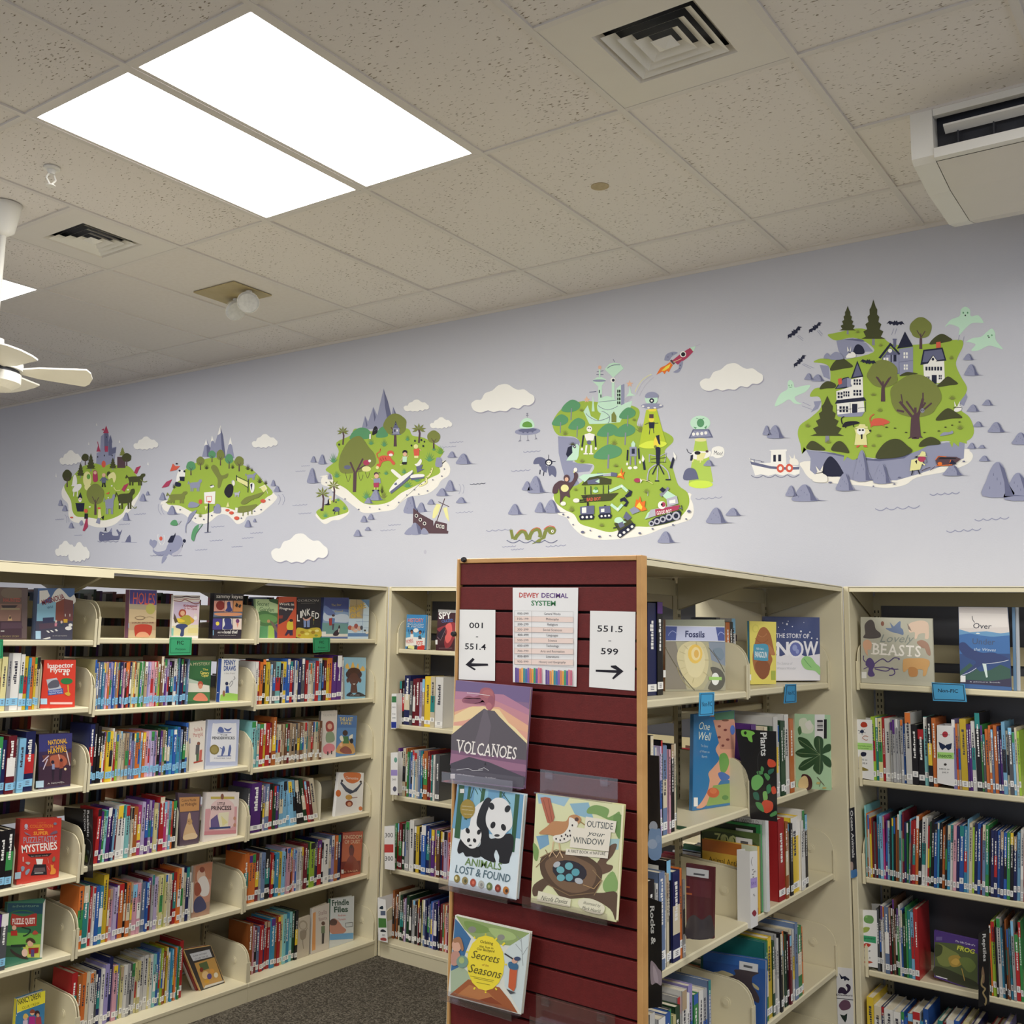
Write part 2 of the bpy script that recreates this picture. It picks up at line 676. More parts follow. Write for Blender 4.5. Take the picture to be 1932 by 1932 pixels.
def acq(b, pts):
    b.add(pts, [tuple(range(len(pts)))])


b = MB()
prof = [(Y0, CEIL), (Y0, ZB + .012), (Y0 + .03, ZB - .002), (Y0 + .25, ZB - .03), (Y1 - .12, ZB - .03), (Y1, ZB + .0), (Y1, CEIL)]
b.prism([(X0 + .075, y, z) for y, z in prof[2:]] + [(X0 + .075, Y0 + .09, CEIL), (X0 + .075, Y0 + .09, ZB)], (X1 - X0 - .15, 0, 0))
keep(t, b.build('body', M['cream']))
for x in (X0, X1 - .072):
    b = MB()
    b.prism([(x, y, z) for y, z in prof], (.072, 0, 0))
    keep(t, b.build('end_cap', M['white']))
b = MB()
xa, xb = X0 + .073, X1 - .073
b.box(xa, xb, Y0 + .002, Y0 + .03, CEIL - .03, CEIL)
b.box(xa, xb, Y0 - .004, Y0 + .03, ZB - .0, ZB + .035)
keep(t, b.build('outlet_frame', M['white']))
b = MB()
b.box(xa, xb, Y0 + .07, Y0 + .08, ZB + .02, CEIL - .01)
keep(t, b.build('outlet', M['dark']))
b = MB()
c0 = (CEIL - .03 + ZB + .035) / 2
b.prism([(xa + .03, Y0 + .012, c0 + .026), (xa + .03, Y0 + .045, c0 + .008), (xa + .03, Y0 + .045, c0 + .003), (xa + .03, Y0 + .012, c0 + .019)], (xb - xa - .06, 0, 0))
keep(t, b.build('louvre', M['white']))
for k in range(13):
    b = MB()
    x = xa + .07 + k * .11
    b.box(x, x + .004, Y0 + .03, Y0 + .07, ZB + .04, c0)
    keep(t, b.build('vane', M['dark']))

# ------------------------------------------------------------------ shelving
TOPZ = 1.975


class Run:
    """straight run of steel library shelving; axis 'X' faces +X and runs along Y, axis 'Y' faces -Y and runs along X"""

    def __init__(s, axis, front, name, label):
        s.axis, s.front = axis, front
        s.root = empty(name, label, 'bookshelf', 'cream steel library shelving')

    def w(s, u, d, z):
        return (s.front - d, u, z) if s.axis == 'X' else (u, s.front + d, z)

    def box(s, mb, u0, u1, d0, d1, z0, z1, c=None, b=0.0):
        p, q = s.w(u0, d0, z0), s.w(u1, d1, z1)
        mb.box(min(p[0], q[0]), max(p[0], q[0]), min(p[1], q[1]), max(p[1], q[1]), z0, z1, c, b)

    def fin(s, mb, name, mt='enamel', parent=None, stuff=False):
        o = mb.build(name, M[mt], parent or s.root)
        if stuff:
            o['kind'] = 'stuff'
        return o

    def poly(s, mb, u, th, dz):
        a = [s.w(u, d, z) for d, z in dz]
        bb = np.asarray(s.w(u + th, 0, 0)) - np.asarray(s.w(u, 0, 0))
        mb.prism(a, bb)

    def bracket(s, parent, u, z, d0=.06, d1=.31, sgn=1, thick=.004):
        """end bracket of a shelf: rounded upper front corner and a pressed ring"""
        h, r = .16, .07
        f = 1 if sgn > 0 else -1
        D = (lambda d: d) if sgn > 0 else (lambda d: .645 - d)
        dz = [(D(d0), z - .028), (D(d0 - .002), z + h - r)]
        for k in range(1, 7):
            a = k * math.pi / 12
            dz.append((D(d0 + r - r * math.cos(a)), z + h - r + r * math.sin(a)))
        dz += [(D(d1), z + h + .012), (D(d1), z - .028)]
        mb = MB()
        s.poly(mb, u, thick, dz)
        c = np.asarray(s.w(u - .0005, D(d0 + .09), z + .085))
        e = np.asarray(s.w(u + thick + .0005, D(d0 + .09), z + .085))
        ax = (e - c) / np.linalg.norm(e - c)
        mb.tube(c - ax * .0012, e + ax * .0012, .017, .017, 14)
        mb.tube(c - ax * .003, e + ax * .003, .011, .011, 14)
        # folded front edge
        q = np.asarray(s.w(u, D(d0 - .003), 0))
        s.box(mb, u - .004 if thick > 0 else u, u + thick + .004, D(d0 - .003) if f > 0 else D(d0 - .003) - .004, D(d0 - .003) + .004 if f > 0 else D(d0 - .003), z - .028, z + h - r)
        return s.fin(mb, 'shelf_bracket', 'enamel', parent)

    def shelf(s, u0, u1, z, far=False):
        mb = MB()
        a, bb = (.06, .31) if not far else (.335, .585)
        s.box(mb, u0 + .012, u1 - .012, a, bb, z - .024, z, None, .004)
        sh = s.fin(mb, 'shelf')
        if far:
            for u in (u0 + .006, u1 - .010):
                s.bracket(sh, u, z, .06, .31, -1)
        else:
            for u in (u0 + .006, u1 - .010):
                s.bracket(sh, u, z)
        if not far:
            mb = MB()                      # low back stop
            s.box(mb, u0 + .03, u1 - .03, .306, .310, z, z + .05)
            s.fin(mb, 'back_stop', 'enamel2', sh)
        return sh

    def upright(s, u, z1=TOPZ - .03):
        mb = MB()
        s.box(mb, u - .016, u + .016, .313, .3285, 0, z1)
        up = s.fin(mb, 'upright', 'enamel2')
        mb = MB()
        n = 70
        for k in range(n):
            z = .12 + k * .0254
            for o in (-.007, .007):
                s.box(mb, u + o - .0022, u + o + .0022, .3122, .3135, z, z + .012)
        s.fin(mb, 'slots', 'slot', up, True)
        return up

    def base(s, u0, u1, z=.082):
        mb = MB()
        s.box(mb, u0 + .001, u1 - .001, 0, .31, z - .02, z, None, .003)
        s.box(mb, u0 + .001, u1 - .001, .002, .014, 0, z - .018)
        sh = s.fin(mb, 'base_shelf')
        for u in (u0 + .004, u1 - .008):
            s.bracket(sh, u, z, .008, .31)
        return sh

    def canopy(s, u0, u1, d1, z=TOPZ, lip=.022, d0=-.002):
        mb = MB()
        s.box(mb, u0, u1, d0, d1, z - .006, z)
        s.box(mb, u0, u1, d0, d0 + .012, z - lip, z - .004)
        tp = s.fin(mb, 'top_panel')
        return tp

    def gusset(s, u, parent, flip=False):
        mb = MB()
        D = (lambda d: d) if not flip else (lambda d: .645 - d)
        s.poly(mb, u, .004, [(D(.312), TOPZ - .01), (D(.012), TOPZ - .01), (D(.012), TOPZ - .024), (D(.312), TOPZ - .125)])
        s.fin(mb, 'top_bracket', 'enamel2', parent)

    def panel(s, u, d0, d1, th=.02, z1=TOPZ):
        mb = MB()
        s.box(mb, u, u + th, d0, d1, 0, z1, None, .003)
        return s.fin(mb, 'end_panel')

    def rail(s, u0, u1, z0, z1, d=.316):
        mb = MB()
        s.box(mb, u0 + .02, u1 - .02, d, d + .01, z0, z1)
        return s.fin(mb, 'back_rail', 'enamel2')


LEV = {
    'A': [1.682, 1.357, 1.055, .745, .418, .085], 'B': [1.677, 1.377, 1.071, .742, .413, .085], 'C': [1.668, 1.391, 1.07, .712, .409, .085],
    'W': [1.63, 1.216, .832, .445, .08], 'V': [1.63, 1.216, .832, .445, .08], 'E': [1.573, 1.183, .816, .454, .082], 'F': [1.577, 1.183, .82, .454, .082],
    'H': [1.578, 1.19, .807, .45, .082], 'J': [1.578, 1.19, .807, .45, .082]}
BAY = {'A': (3.57, 4.48), 'B': (2.655, 3.57), 'C': (1.74, 2.655), 'W': (-3.76, -2.85), 'V': (-2.85, -1.95), 'E': (2.655, 3.57), 'F': (3.57, 4.48),
       'H': (-1.275, -.36), 'J': (-.36, .55)}

rL = Run('X', -3.78, 'shelving_run', 'long cream double-sided fiction shelving run ending at the first corner')
rR = Run('X', -1.30, 'shelving_run', 'cream double-sided shelving run behind the maroon display board')
rW = Run('Y', 4.50, 'shelving_run', 'cream wall shelving between the fiction run and the maroon display board')
rG = Run('Y', 4.50, 'shelving_run', 'cream wall shelving with the animal books, under the haunted island')
RUN = {'A': rL, 'B': rL, 'C': rL, 'E': rR, 'F': rR, 'W': rW, 'V': rW, 'H': rG, 'J': rG}

for bay, (u0, u1) in BAY.items():
    r = RUN[bay]
    dbl = r in (rL, rR)
    for k, z in enumerate(LEV[bay]):
        if k == len(LEV[bay]) - 1:
            r.base(u0, u1, z)
        else:
            r.shelf(u0, u1, z)
            if dbl:
                r.shelf(u0, u1, z - .085 - .085 * (1.775 - z), True)
    d1 = .645 if dbl else .325
    if dbl:
        mb = MB()                          # base of the far side and low middle panel
        r.box(mb, u0 + .001, u1 - .001, .335, .644, .06, .08)
        r.box(mb, u0 + .001, u1 - .001, .63, .642, 0, .06)
        r.fin(mb, 'base_shelf')
        mb = MB()
        r.box(mb, u0 + .02, u1 - .02, .3345, .3385, .09, .34)
        r.fin(mb, 'back_panel', 'enamel2')
    if bay == 'C':
        tp = r.canopy(u0, u1 - .01, .645, 1.972, .042, -.045)
    else:
        tp = r.canopy(u0 + .001, u1 - .001, d1)
    for u in (u0 + .008, u1 - .012):
        r.gusset(u, tp)
        if dbl:
            r.gusset(u, tp, True)
    if r in (rW, rG):
        r.rail(u0, u1, 1.905, 1.962)
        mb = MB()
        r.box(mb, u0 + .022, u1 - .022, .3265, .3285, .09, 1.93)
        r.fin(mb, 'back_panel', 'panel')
        r.rail(u0, u1, LEV[bay][0] + .09, LEV[bay][0] + .165, .314)
    else:
        r.rail(u0, u1, 1.90, 1.955)
        r.rail(u0, u1, LEV[bay][0] + .085, LEV[bay][0] + .16)
for r, us in ((rL, (1.745, 2.655, 3.57, 4.462)), (rR, (2.672, 3.57, 4.462)), (rW, (-3.735, -2.85, -1.97)), (rG, (-1.25, -.36, .53))):
    for u in us:
        r.upright(u)
rL.panel(4.48, 0, .645)
rL.panel(1.72, 0, .645, .018)
rR.panel(4.48, 0, .645)
rR.panel(2.636, 0.004, .640, .016, TOPZ - .01)
rW.panel(-3.780, .0005, .325, .019)
rW.panel(-1.948, .001, .325, .002)
rG.panel(-1.300, .0005, .325, .024)
rG.panel(.552, .001, .325, .02)

# ------------------------------------------------------------------ books set spine outwards
HX = dict(w='e9e6df', W='d9cdb0', g='b4b3b2', G='55565a', k='1d1b20', r='b62a2d', R='74202c', o='e07a38', O='a9602e', y='e8c63a', Y='e2d79a',
          b='2f5fae', B='232a5c', c='86bfe0', C='3f93b8', t='2b8480', n='3c8f4c', N='24492f', l='a9cc42', p='5c3080', P='9c92c6', m='c0437f',
          i='e6aab8', s='75503a', S='b49b7c', e='6f83a6', d='332620', a='8fd0cf', v='c9b9dc')
CN = dict(w='white', W='cream', g='light grey', G='dark grey', k='black', r='red', R='maroon', o='orange', O='rust brown', y='yellow', Y='pale yellow',
          b='blue', B='navy', c='sky blue', C='steel blue', t='teal', n='green', N='dark green', l='lime green', p='purple', P='lavender', m='magenta',
          i='pink', s='brown', S='tan', e='grey blue', d='dark brown', a='pale aqua', v='lilac')
ORD = ('first second third fourth fifth sixth seventh eighth ninth tenth eleventh twelfth thirteenth fourteenth fifteenth sixteenth seventeenth '
       'eighteenth nineteenth twentieth').split()


def ordw(n):
    if n <= 20:
        return ORD[n - 1]
    t, u = divmod(n, 10)
    tens = {2: 'twent', 3: 'thirt', 4: 'fort', 5: 'fift', 6: 'sixt', 7: 'sevent', 8: 'eight'}[t]
    return tens + 'ieth' if u == 0 else tens + 'y-' + ORD[u - 1]


SPECS = []


def row(bay, lev, px0, px1, toks, tape=None, where='', d=.078, depth=(.13, .15), lean=0, hb=.158, hs=.0125, wide=True, edge=None):
    """toks: triples colour / relative width / height step.  px0, px1: picture columns of the two ends, turned into metres on the shelf"""
    r = RUN[bay]
    z = LEV[bay][lev] + .0008
    if r.axis == 'X':
        u0, u1 = y_at(r.front - d, z, px0), y_at(r.front - d, z, px1)
    else:
        u0, u1 = x_at(r.front + d, z, px0), x_at(r.front + d, z, px1)
    if px0 > 0:
        u0 = max(u0, BAY[bay][0] + .013)
    u1 = min(u1, BAY[bay][1] - .013)
    tk = [toks[i:i + 3] for i in range(0, len(toks), 3)]
    tot = sum(int(t[1]) + .6 for t in tk)
    rr = random.Random(f'{bay}{lev}{px0}')
    u = u0
    n = len(tk)
    leans = lean if isinstance(lean, (list, tuple)) else [(0, n, lean)]
    for i, t in enumerate(tk):
        w = (int(t[1]) + .6) / tot * (u1 - u0)
        ln = 0
        for a, bb, v in leans:
            if a <= i < bb:
                ln = v
        SPECS.append(dict(run=r, u=u + .0004, w=w - .0008, z=z, h=hb + int(t[2]) * hs + rr.uniform(-.003, .003), d=d + rr.uniform(-.003, .009),
                          dep=min(rr.uniform(*depth), .298 - d), c=t[0], tape=tape, i=i, n=n, where=where, lean=ln, seed=rr.random()))
        u += w


def book_geo(sp, cv, pg, lb, bc=None):
    """cover, page block and spine label meshes of one shelved book, added to the three builders"""
    r = sp['run']
    u, w, z, h, d, dep = sp['u'], sp['w'], sp['z'], sp['h'], sp['d'], sp['dep']
    ln = math.tan(math.radians(sp['lean']))
    rr = random.Random(sp['seed'])
    c = HX[sp['c']]
    base = np.array(lin(c)) * rr.uniform(.66, 1.0)

    def W(uu, dd, zz):
        return r.w(uu + (zz - z) * ln, dd, zz)

    def bx(mb, u0, u1, d0, d1, z0, z1, col):
        vs = [W(a, bb, e) for a in (u0, u1) for bb in (d0, d1) for e in (z0, z1)]
        mb.add(vs, [(0, 1, 3, 2), (4, 6, 7, 5), (0, 4, 5, 1), (2, 3, 7, 6), (0, 2, 6, 4), (1, 5, 7, 3)], tuple(col) if col is not None else None)
    t = min(.0022, w * .18)
    bx(cv, u, u + t, d + .001, d + dep, z, z + h, base)
    bx(cv, u + w - t, u + w, d + .001, d + dep, z, z + h, base)
    bx(cv, u, u + w, d, d + t, z, z + h, base)
    bx(pg, u + t, u + w - t, d + t, d + dep - .004, z + .003, z + h - .004, None)

    def face(mb, u0, u1, z0, z1, col, e=.0004):
        mb.add([W(u0, d - e, z0), W(u1, d - e, z0), W(u1, d - e, z1), W(u0, d - e, z1)], [(0, 1, 2, 3)], col)
    # printed spine: colour panels and the fine marks of a title
    dark = base.mean() < .25
    ink = np.array((.85, .83, .78)) if dark else np.array((.05, .05, .07))
    k = rr.random()
    if k < .35:
        z0 = z + h * rr.uniform(.72, .9)
        face(cv, u + .0003, u + w - .0003, z0, z + h - .001, lin(HX[rr.choice('wWkrybotnpSc')]), .0002)
    if k > .75:
        face(cv, u + .0003, u + w - .0003, z + h * .3, z + h * .62, lin(HX[rr.choice('wkrybtnW')]), .0002)
    if w > .006:
        zz = z + h * rr.uniform(.42, .5)
        ze = z + h * rr.uniform(.78, .93)
        a = u + w * .36
        bw = w * .3
        while zz < ze:
            L = rr.uniform(.004, .011)
            face(cv, a + rr.uniform(-.1, .1) * w, a + bw, zz, zz + L, ink, .0003)
            zz += L + .0022
    if sp['tape']:
        tz = z + rr.choice((.012, .014, .018, .03) if sp['tape'] == 'w' else (.014, .016, .02))
        th = .022 if sp['tape'] == 'w' else .028
        vs = [W(a, bb, e) for a in (u + .0006, u + w - .0006) for bb in (d - .0009, d) for e in (tz, tz + th)]
        lb.add(vs, [(0, 1, 3, 2), (4, 6, 7, 5), (0, 4, 5, 1), (2, 3, 7, 6), (0, 2, 6, 4), (1, 5, 7, 3)], 'eeece6' if sp['tape'] == 'w' else '8cc4e4')
        q = tz + th * .25
        for _ in range(3):
            face(lb, u + w * .3, u + w * .7, q, q + .002, (.12, .12, .16), .0012)
            q += th * .22
    # barcode label on the cover that faces the aisle end
    if w > .004 and rr.random() < .5 and r is rR:
        y = u - .0004
        lb = bc or lb
        a, bb = d + dep * .12, d + dep * .12 + .055
        zz = z + h - .045
        lb.add([W(y, a, zz), W(y, bb, zz), W(y, bb, zz + .028), W(y, a, zz + .028)], [(0, 1, 2, 3)], 'e6e4de')
        lb.add([W(y - .0003, a + .012, zz + .006), W(y - .0003, bb - .01, zz + .006), W(y - .0003, bb - .01, zz + .015), W(y - .0003, a + .012, zz + .015)], [(0, 1, 2, 3)], '55535a')


B1, B2c, WH = 'b', 'b', 'w'
# fiction run, bay C (cut by the picture edge)
row('C', 1, -62, 72, 'W24o14W24n24k24Y34Y34Y34g25w55w25y24C14o24y14W24', 'b', 'series shelf of the cut-off fiction bay')
row('C', 2, -62, 61, 'k24b24R24C25Y34t25B24R45g14c34B56', 'b', 'third shelf of the cut-off fiction bay')
row('C', 3, -70, 21, 'R25o24k35k35k35k35k35', 'b', 'fourth shelf of the cut-off fiction bay')
row('C', 4, -60, 8, 'B24k24k24k24G24', 'b', 'fifth shelf of the cut-off fiction bay')
# bay B
row('B', 1, 173, 353, 'Y14b13S13e23C13e13i13o13P13v13b13P13S13o13B13p13i13d13r13o13B13Y13o13s13Y23n13w13n13S23P13v13i23i13r13S13l12s25S13p24v14k23k23w24R14c24B24R14k23e14', 'b', 'second shelf of the middle fiction bay')
row('B', 2, 162, 352, 'B37k27k26k14w14r14y24y24w15r14l13W13W14W13S13S23e13P13e13o23o23c13o23i23v13v23P13i13N24p13S13N24b23C23b23t13C24e13k24b25', 'b', 'third shelf of the middle fiction bay')
row('B', 3, 176, 331, 'r25p14n14a14p25B14c14R14w35w25a25g14W14O34m24v25p26v25p15Y24e14r36m24i14c14o14k24', 'w', 'fourth shelf of the middle fiction bay', lean=[(0, 9, 2)])
row('B', 4, 139, 357, 'o37t37w16r16w16b26C26y39o14i24v24p15o35k15o25S15i34i24g15e24b14R25g16v25W15Y25l14Y15w15W15R25r25o26w26W14B26w14', 'w', 'fifth shelf of the middle fiction bay')
row('B', 5, 100, 343, 'r46O35o35W25w25w25G14B25w25P36B38i35e15l14Y24w24g24G24g24Y14Y24w35w35Y14w25a25b25e16l16O15R15y16w14c14C15s15o15c15n15r37', 'w', 'bottom shelf of the middle fiction bay')
# bay A
row('A', 1, 480, 646, 'w24r14o24k25y24k13w13G24a44k13w13y24b25r24B24w14Y14B25G25e14r24w13W13W13e24r24c35k14R24y25o35p46p46w14', 'w', 'second shelf of the corner fiction bay')
row('A', 2, 471, 605, 'a25a15a14r24y14r24R14O26W13W13s13S13s13R13S13S13S13G13S13s13S13W13g13S13s13S13W13S13s13', 'w', 'third shelf of the corner fiction bay')
row('A', 3, 466, 602, 'G14p66k15v14e25r25N14p14G14c25c25c25c25c25k25k25N25r14R24W35', 'w', 'fourth shelf of the corner fiction bay', lean=[(12, 15, -8), (15, 20, -13)])
row('A', 4, 459, 641, 'o36o25o25R25g15e25k36B14r14k13C24y24c24v15i25R14o14i14b13g14w14W24R25N25l35G14B16r35k14w45e26P26O26B26', 'w', 'fifth shelf of the corner fiction bay')
row('A', 5, 466, 560, 'O36i15R24e24r24B14r25r25C36O26r26Y26a26C36a26N26k26', 'w', 'bottom shelf of the corner fiction bay')
# wall bay between the runs
row('W', 1, 748, 833, 'R15k15B37G15R16R26v15S16y37W27w47', 'w', 'second shelf of the wall bay beside the display board', depth=(.16, .2), hs=.016)
row('W', 2, 749, 826, 'p16w25W26O16n15e15b15w16c15W15g16e16C16k15O36R16r15t15w15G35', 'w', 'third shelf of the wall bay beside the display board', depth=(.16, .2), hs=.016)
row('W', 3, 744, 850, 'n15r15R25N15g15g26w37k15y25k25b36B26G15p25i15s25B15R15v25i15r15', 'w', 'fourth shelf of the wall bay beside the display board', depth=(.16, .2), hs=.016)
row('W', 4, 730, 850, 'O26G14O14k15W16N25k15R14v14N35k24g14g24k24g14R15k14Y15e25B25B26e14b25P15B35B16k14R25W15o15i25R15v15w15', 'w', 'bottom shelf of the wall bay beside the display board', depth=(.16, .2), hs=.015)
# right-hand run
row('E', 0, 1225, 1252, 'B58k38', 'w', 'top shelf right behind the display board edge', depth=(.2, .23), hs=.016, d=.14)
row('E', 1, 1226, 1278, 'k28e16w16Y25v16k17e36e16i15c15k26W16', 'w', 'second shelf right behind the display board edge', depth=(.2, .23), hs=.016, d=.062)
row('E', 2, 1226, 1294, 'k36w15e37w16W16k28B46o16g14', 'w', 'third shelf right behind the display board edge', depth=(.2, .23), hs=.016, d=.062)
row('E', 3, 1232, 1342, 'w26g35b25G15Y14N25g16w27w16P27n25w25g25e16', 'w', 'fourth shelf right behind the display board edge', depth=(.2, .23), hs=.016, d=.062)
row('F', 0, 1355, 1392, 'G26S25o25k25w26', 'w', 'top shelf of the far bay, behind the fossil book', depth=(.2, .23), hs=.015, d=.2)
row('F', 1, 1420, 1500, 'p37W25w15a15r15W26G15N26w38w16N27N17w38o37', 'w', 'second shelf of the far bay behind the display board', depth=(.2, .23), hs=.016, d=.062)
row('F', 2, 1472, 1526, 'r38O17S16k16y47w16w18k17', 'w', 'third shelf of the far bay behind the display board', depth=(.2, .24), hs=.016, d=.062)
row('F', 3, 1446, 1518, 't17n17y37N16g17w16k17Y16g17N16k16R15W16w16e27n36o15', 'w', 'fourth shelf of the far bay behind the display board', depth=(.2, .24), hs=.015, d=.062)
row('F', 4, 1400, 1530, 'b36W16N26y17w16e17R16k17g26B16t16o17w16n27k16e17', 'w', 'bottom shelf of the far bay behind the display board', depth=(.2, .24), hs=.015, d=.03)
# animal bay on the back wall
row('H', 1, 1646, 1770, 'l26t16Y26r16w36g15g16g16g16g16b15w38k35k34a27k27o27', 'w', 'second shelf of the animal wall bay, before the insect box', depth=(.18, .22), hs=.0155, d=.064)
row('H', 1, 1800, 1928, 'P27o16S16y47p16p16w27k39n16G14o25o16e15o26B16p15c27W15G26c15W16l15', 'w', 'second shelf of the animal wall bay, after the insect box', depth=(.18, .22), hs=.0155, d=.064)
row('H', 2, 1612, 1950, 'a18o16w16y15R15G14R14C26c26m16p15c25k17t16k16O16s17a18w17R18B15n15c16R16r26o27k26w37w17r15N16k27b26C16k26o25k16C26w26i26B26b36C26c18W27l16B27b27R16e27n27k16B26B26b26B26b26n26k26B25c26w27r26C26W26', 'w', 'third shelf of the animal wall bay', depth=(.18, .22), hs=.0145, lean=[(0, 10, 0), (10, 22, 1.5), (22, 90, 3)], d=.064)
row('H', 3, 1655, 1736, 'G25k16w16w16e36R16N16s18k16n16w17b16N25n17t26c26r37', 'w', 'fourth shelf of the animal wall bay, before the frog book', depth=(.18, .22), hs=.0155, d=.064)
row('H', 3, 1868, 1932, 'N15o16l37k16w38C26k17O18s16C26g28r35n28', 'w', 'fourth shelf of the animal wall bay, after the reptile sign', depth=(.18, .22), hs=.0155, d=.064)
row('H', 4, 1626, 1932, 'y38w36B16w46w36b16b15O26w37C15b28B14k25t26R16w37b27R16Y27v16B27s25k15r26O26R15P28k26b26', 'w', 'bottom shelf of the animal wall bay', depth=(.18, .22), hs=.015, d=.02)


def spec_area(sp):
    r = sp['run']
    a = project(r.w(sp['u'], sp['d'], sp['z']))
    bq = project(r.w(sp['u'] + sp['w'], sp['d'], sp['z'] + sp['h']))
    cx = min(max(a[0], bq[0]), 1932) - max(min(a[0], bq[0]), 0)
    cy = min(max(a[1], bq[1]), 1932) - max(min(a[1], bq[1]), 0)
    extra = 14 if r is rR else 0
    return max(cx + extra if cx > 0 else 0, 0) * max(cy, 0)


N_SINGLE = 250
order = sorted(range(len(SPECS)), key=lambda k: -spec_area(SPECS[k]))
single = set(order[:N_SINGLE])
cvR, pgR, lbR = MB(), MB(), MB()
for k, sp in enumerate(SPECS):
    if k not in single:
        book_geo(sp, cvR, pgR, lbR)
        continue
    cv, pg, lb, bc = MB(), MB(), MB(), MB()
    book_geo(sp, cv, pg, lb, bc)
    org = sp['run'].w(sp['u'] + sp['w'] / 2, sp['d'] + sp['dep'] / 2, sp['z'])
    o = cv.build('book', M['cover'], None, origin=org)
    size = 'thin' if sp['w'] < .012 else ('thick' if sp['w'] > .026 else 'slim')
    lab = f"{size} {CN[sp['c']]} book, {ordw(sp['i'] + 1)} along, {sp['where']}"
    tag(o, lab, 'book', 'shelved books showing their spines')
    p = pg.build('page_block', M['pages'], o, origin=org)
    p.location = (0, 0, 0)
    if lb.v:
        p = lb.build('spine_label', M['paper'], o, origin=org)
        p.location = (0, 0, 0)
    if bc.v:
        p = bc.build('barcode_label', M['paper'], o, origin=org)
        p.location = (0, 0, 0)

# books on the far sides, glimpsed through the run
rb = random.Random(5)
for bay in ('A', 'B', 'C', 'E', 'F'):
    r = RUN[bay]
    u0, u1 = BAY[bay]
    for lv in range(len(LEV[bay])):
        z = LEV[bay][lv]
        z = z - .085 - .085 * (1.775 - z) if lv < len(LEV[bay]) - 1 else .081
        u = u0 + .05 + rb.random() * .1
        while u < u1 - .06:
            w = rb.uniform(.008, .024)
            h = rb.uniform(.2, .25) + (.06 if lv == 0 else 0)
            if rb.random() < .97:
                c = rb.choice('RRkGsdNBOWgeSprK'.replace('K', 'k'))
                q = [r.w(u, .43, z + .0008), r.w(u + w, .575, z + h)]
                lo, hi = np.minimum(*q), np.maximum(*q)
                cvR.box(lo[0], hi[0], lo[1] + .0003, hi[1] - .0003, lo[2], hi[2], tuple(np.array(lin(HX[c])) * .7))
            u += w
        if bay in 'AB':
            mbx = None
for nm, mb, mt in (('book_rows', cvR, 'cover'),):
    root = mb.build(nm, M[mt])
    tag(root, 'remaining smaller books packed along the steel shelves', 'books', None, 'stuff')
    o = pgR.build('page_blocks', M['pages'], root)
    o['kind'] = 'stuff'
    o = lbR.build('spine_labels', M['paper'], root)
    o['kind'] = 'stuff'

# ------------------------------------------------------------------ flat printed pictures: shapes laid in thin layers on a real surface
def text_geo(s, bold=0.0, shear=0.0):
    key = (s, bold, shear)
    if key not in text_geo.cache:
        cu = bpy.data.curves.new('t', 'FONT')
        cu.body = s
        cu.resolution_u = 2
        cu.offset = bold
        cu.shear = shear
        ob = bpy.data.objects.new('t', cu)
        me = ob.to_mesh()
        v = [(p.co.x, p.co.y) for p in me.vertices]
        f = [tuple(p.vertices) for p in me.polygons]
        ob.to_mesh_clear()
        bpy.data.objects.remove(ob)
        bpy.data.curves.remove(cu)
        v = np.array(v) if v else np.zeros((1, 2))
        x0, x1 = v[:, 0].min(), v[:, 0].max()
        text_geo.cache[key] = (v, f, x0, x1)
    return text_geo.cache[key]


text_geo.cache = {}
CAPH = .73


def smooth_pts(p, n=5):
    p = np.asarray(p, float)
    out = []
    N = len(p)
    for i in range(N):
        a, b_, c, d = p[i - 1], p[i], p[(i + 1) % N], p[(i + 2) % N]
        for k in range(n):
            t = k / n
            out.append(.5 * ((2 * b_) + (c - a) * t + (2 * a - 5 * b_ + 4 * c - d) * t * t + (3 * b_ - a - 3 * c + d) * t ** 3))
    return np.array(out)


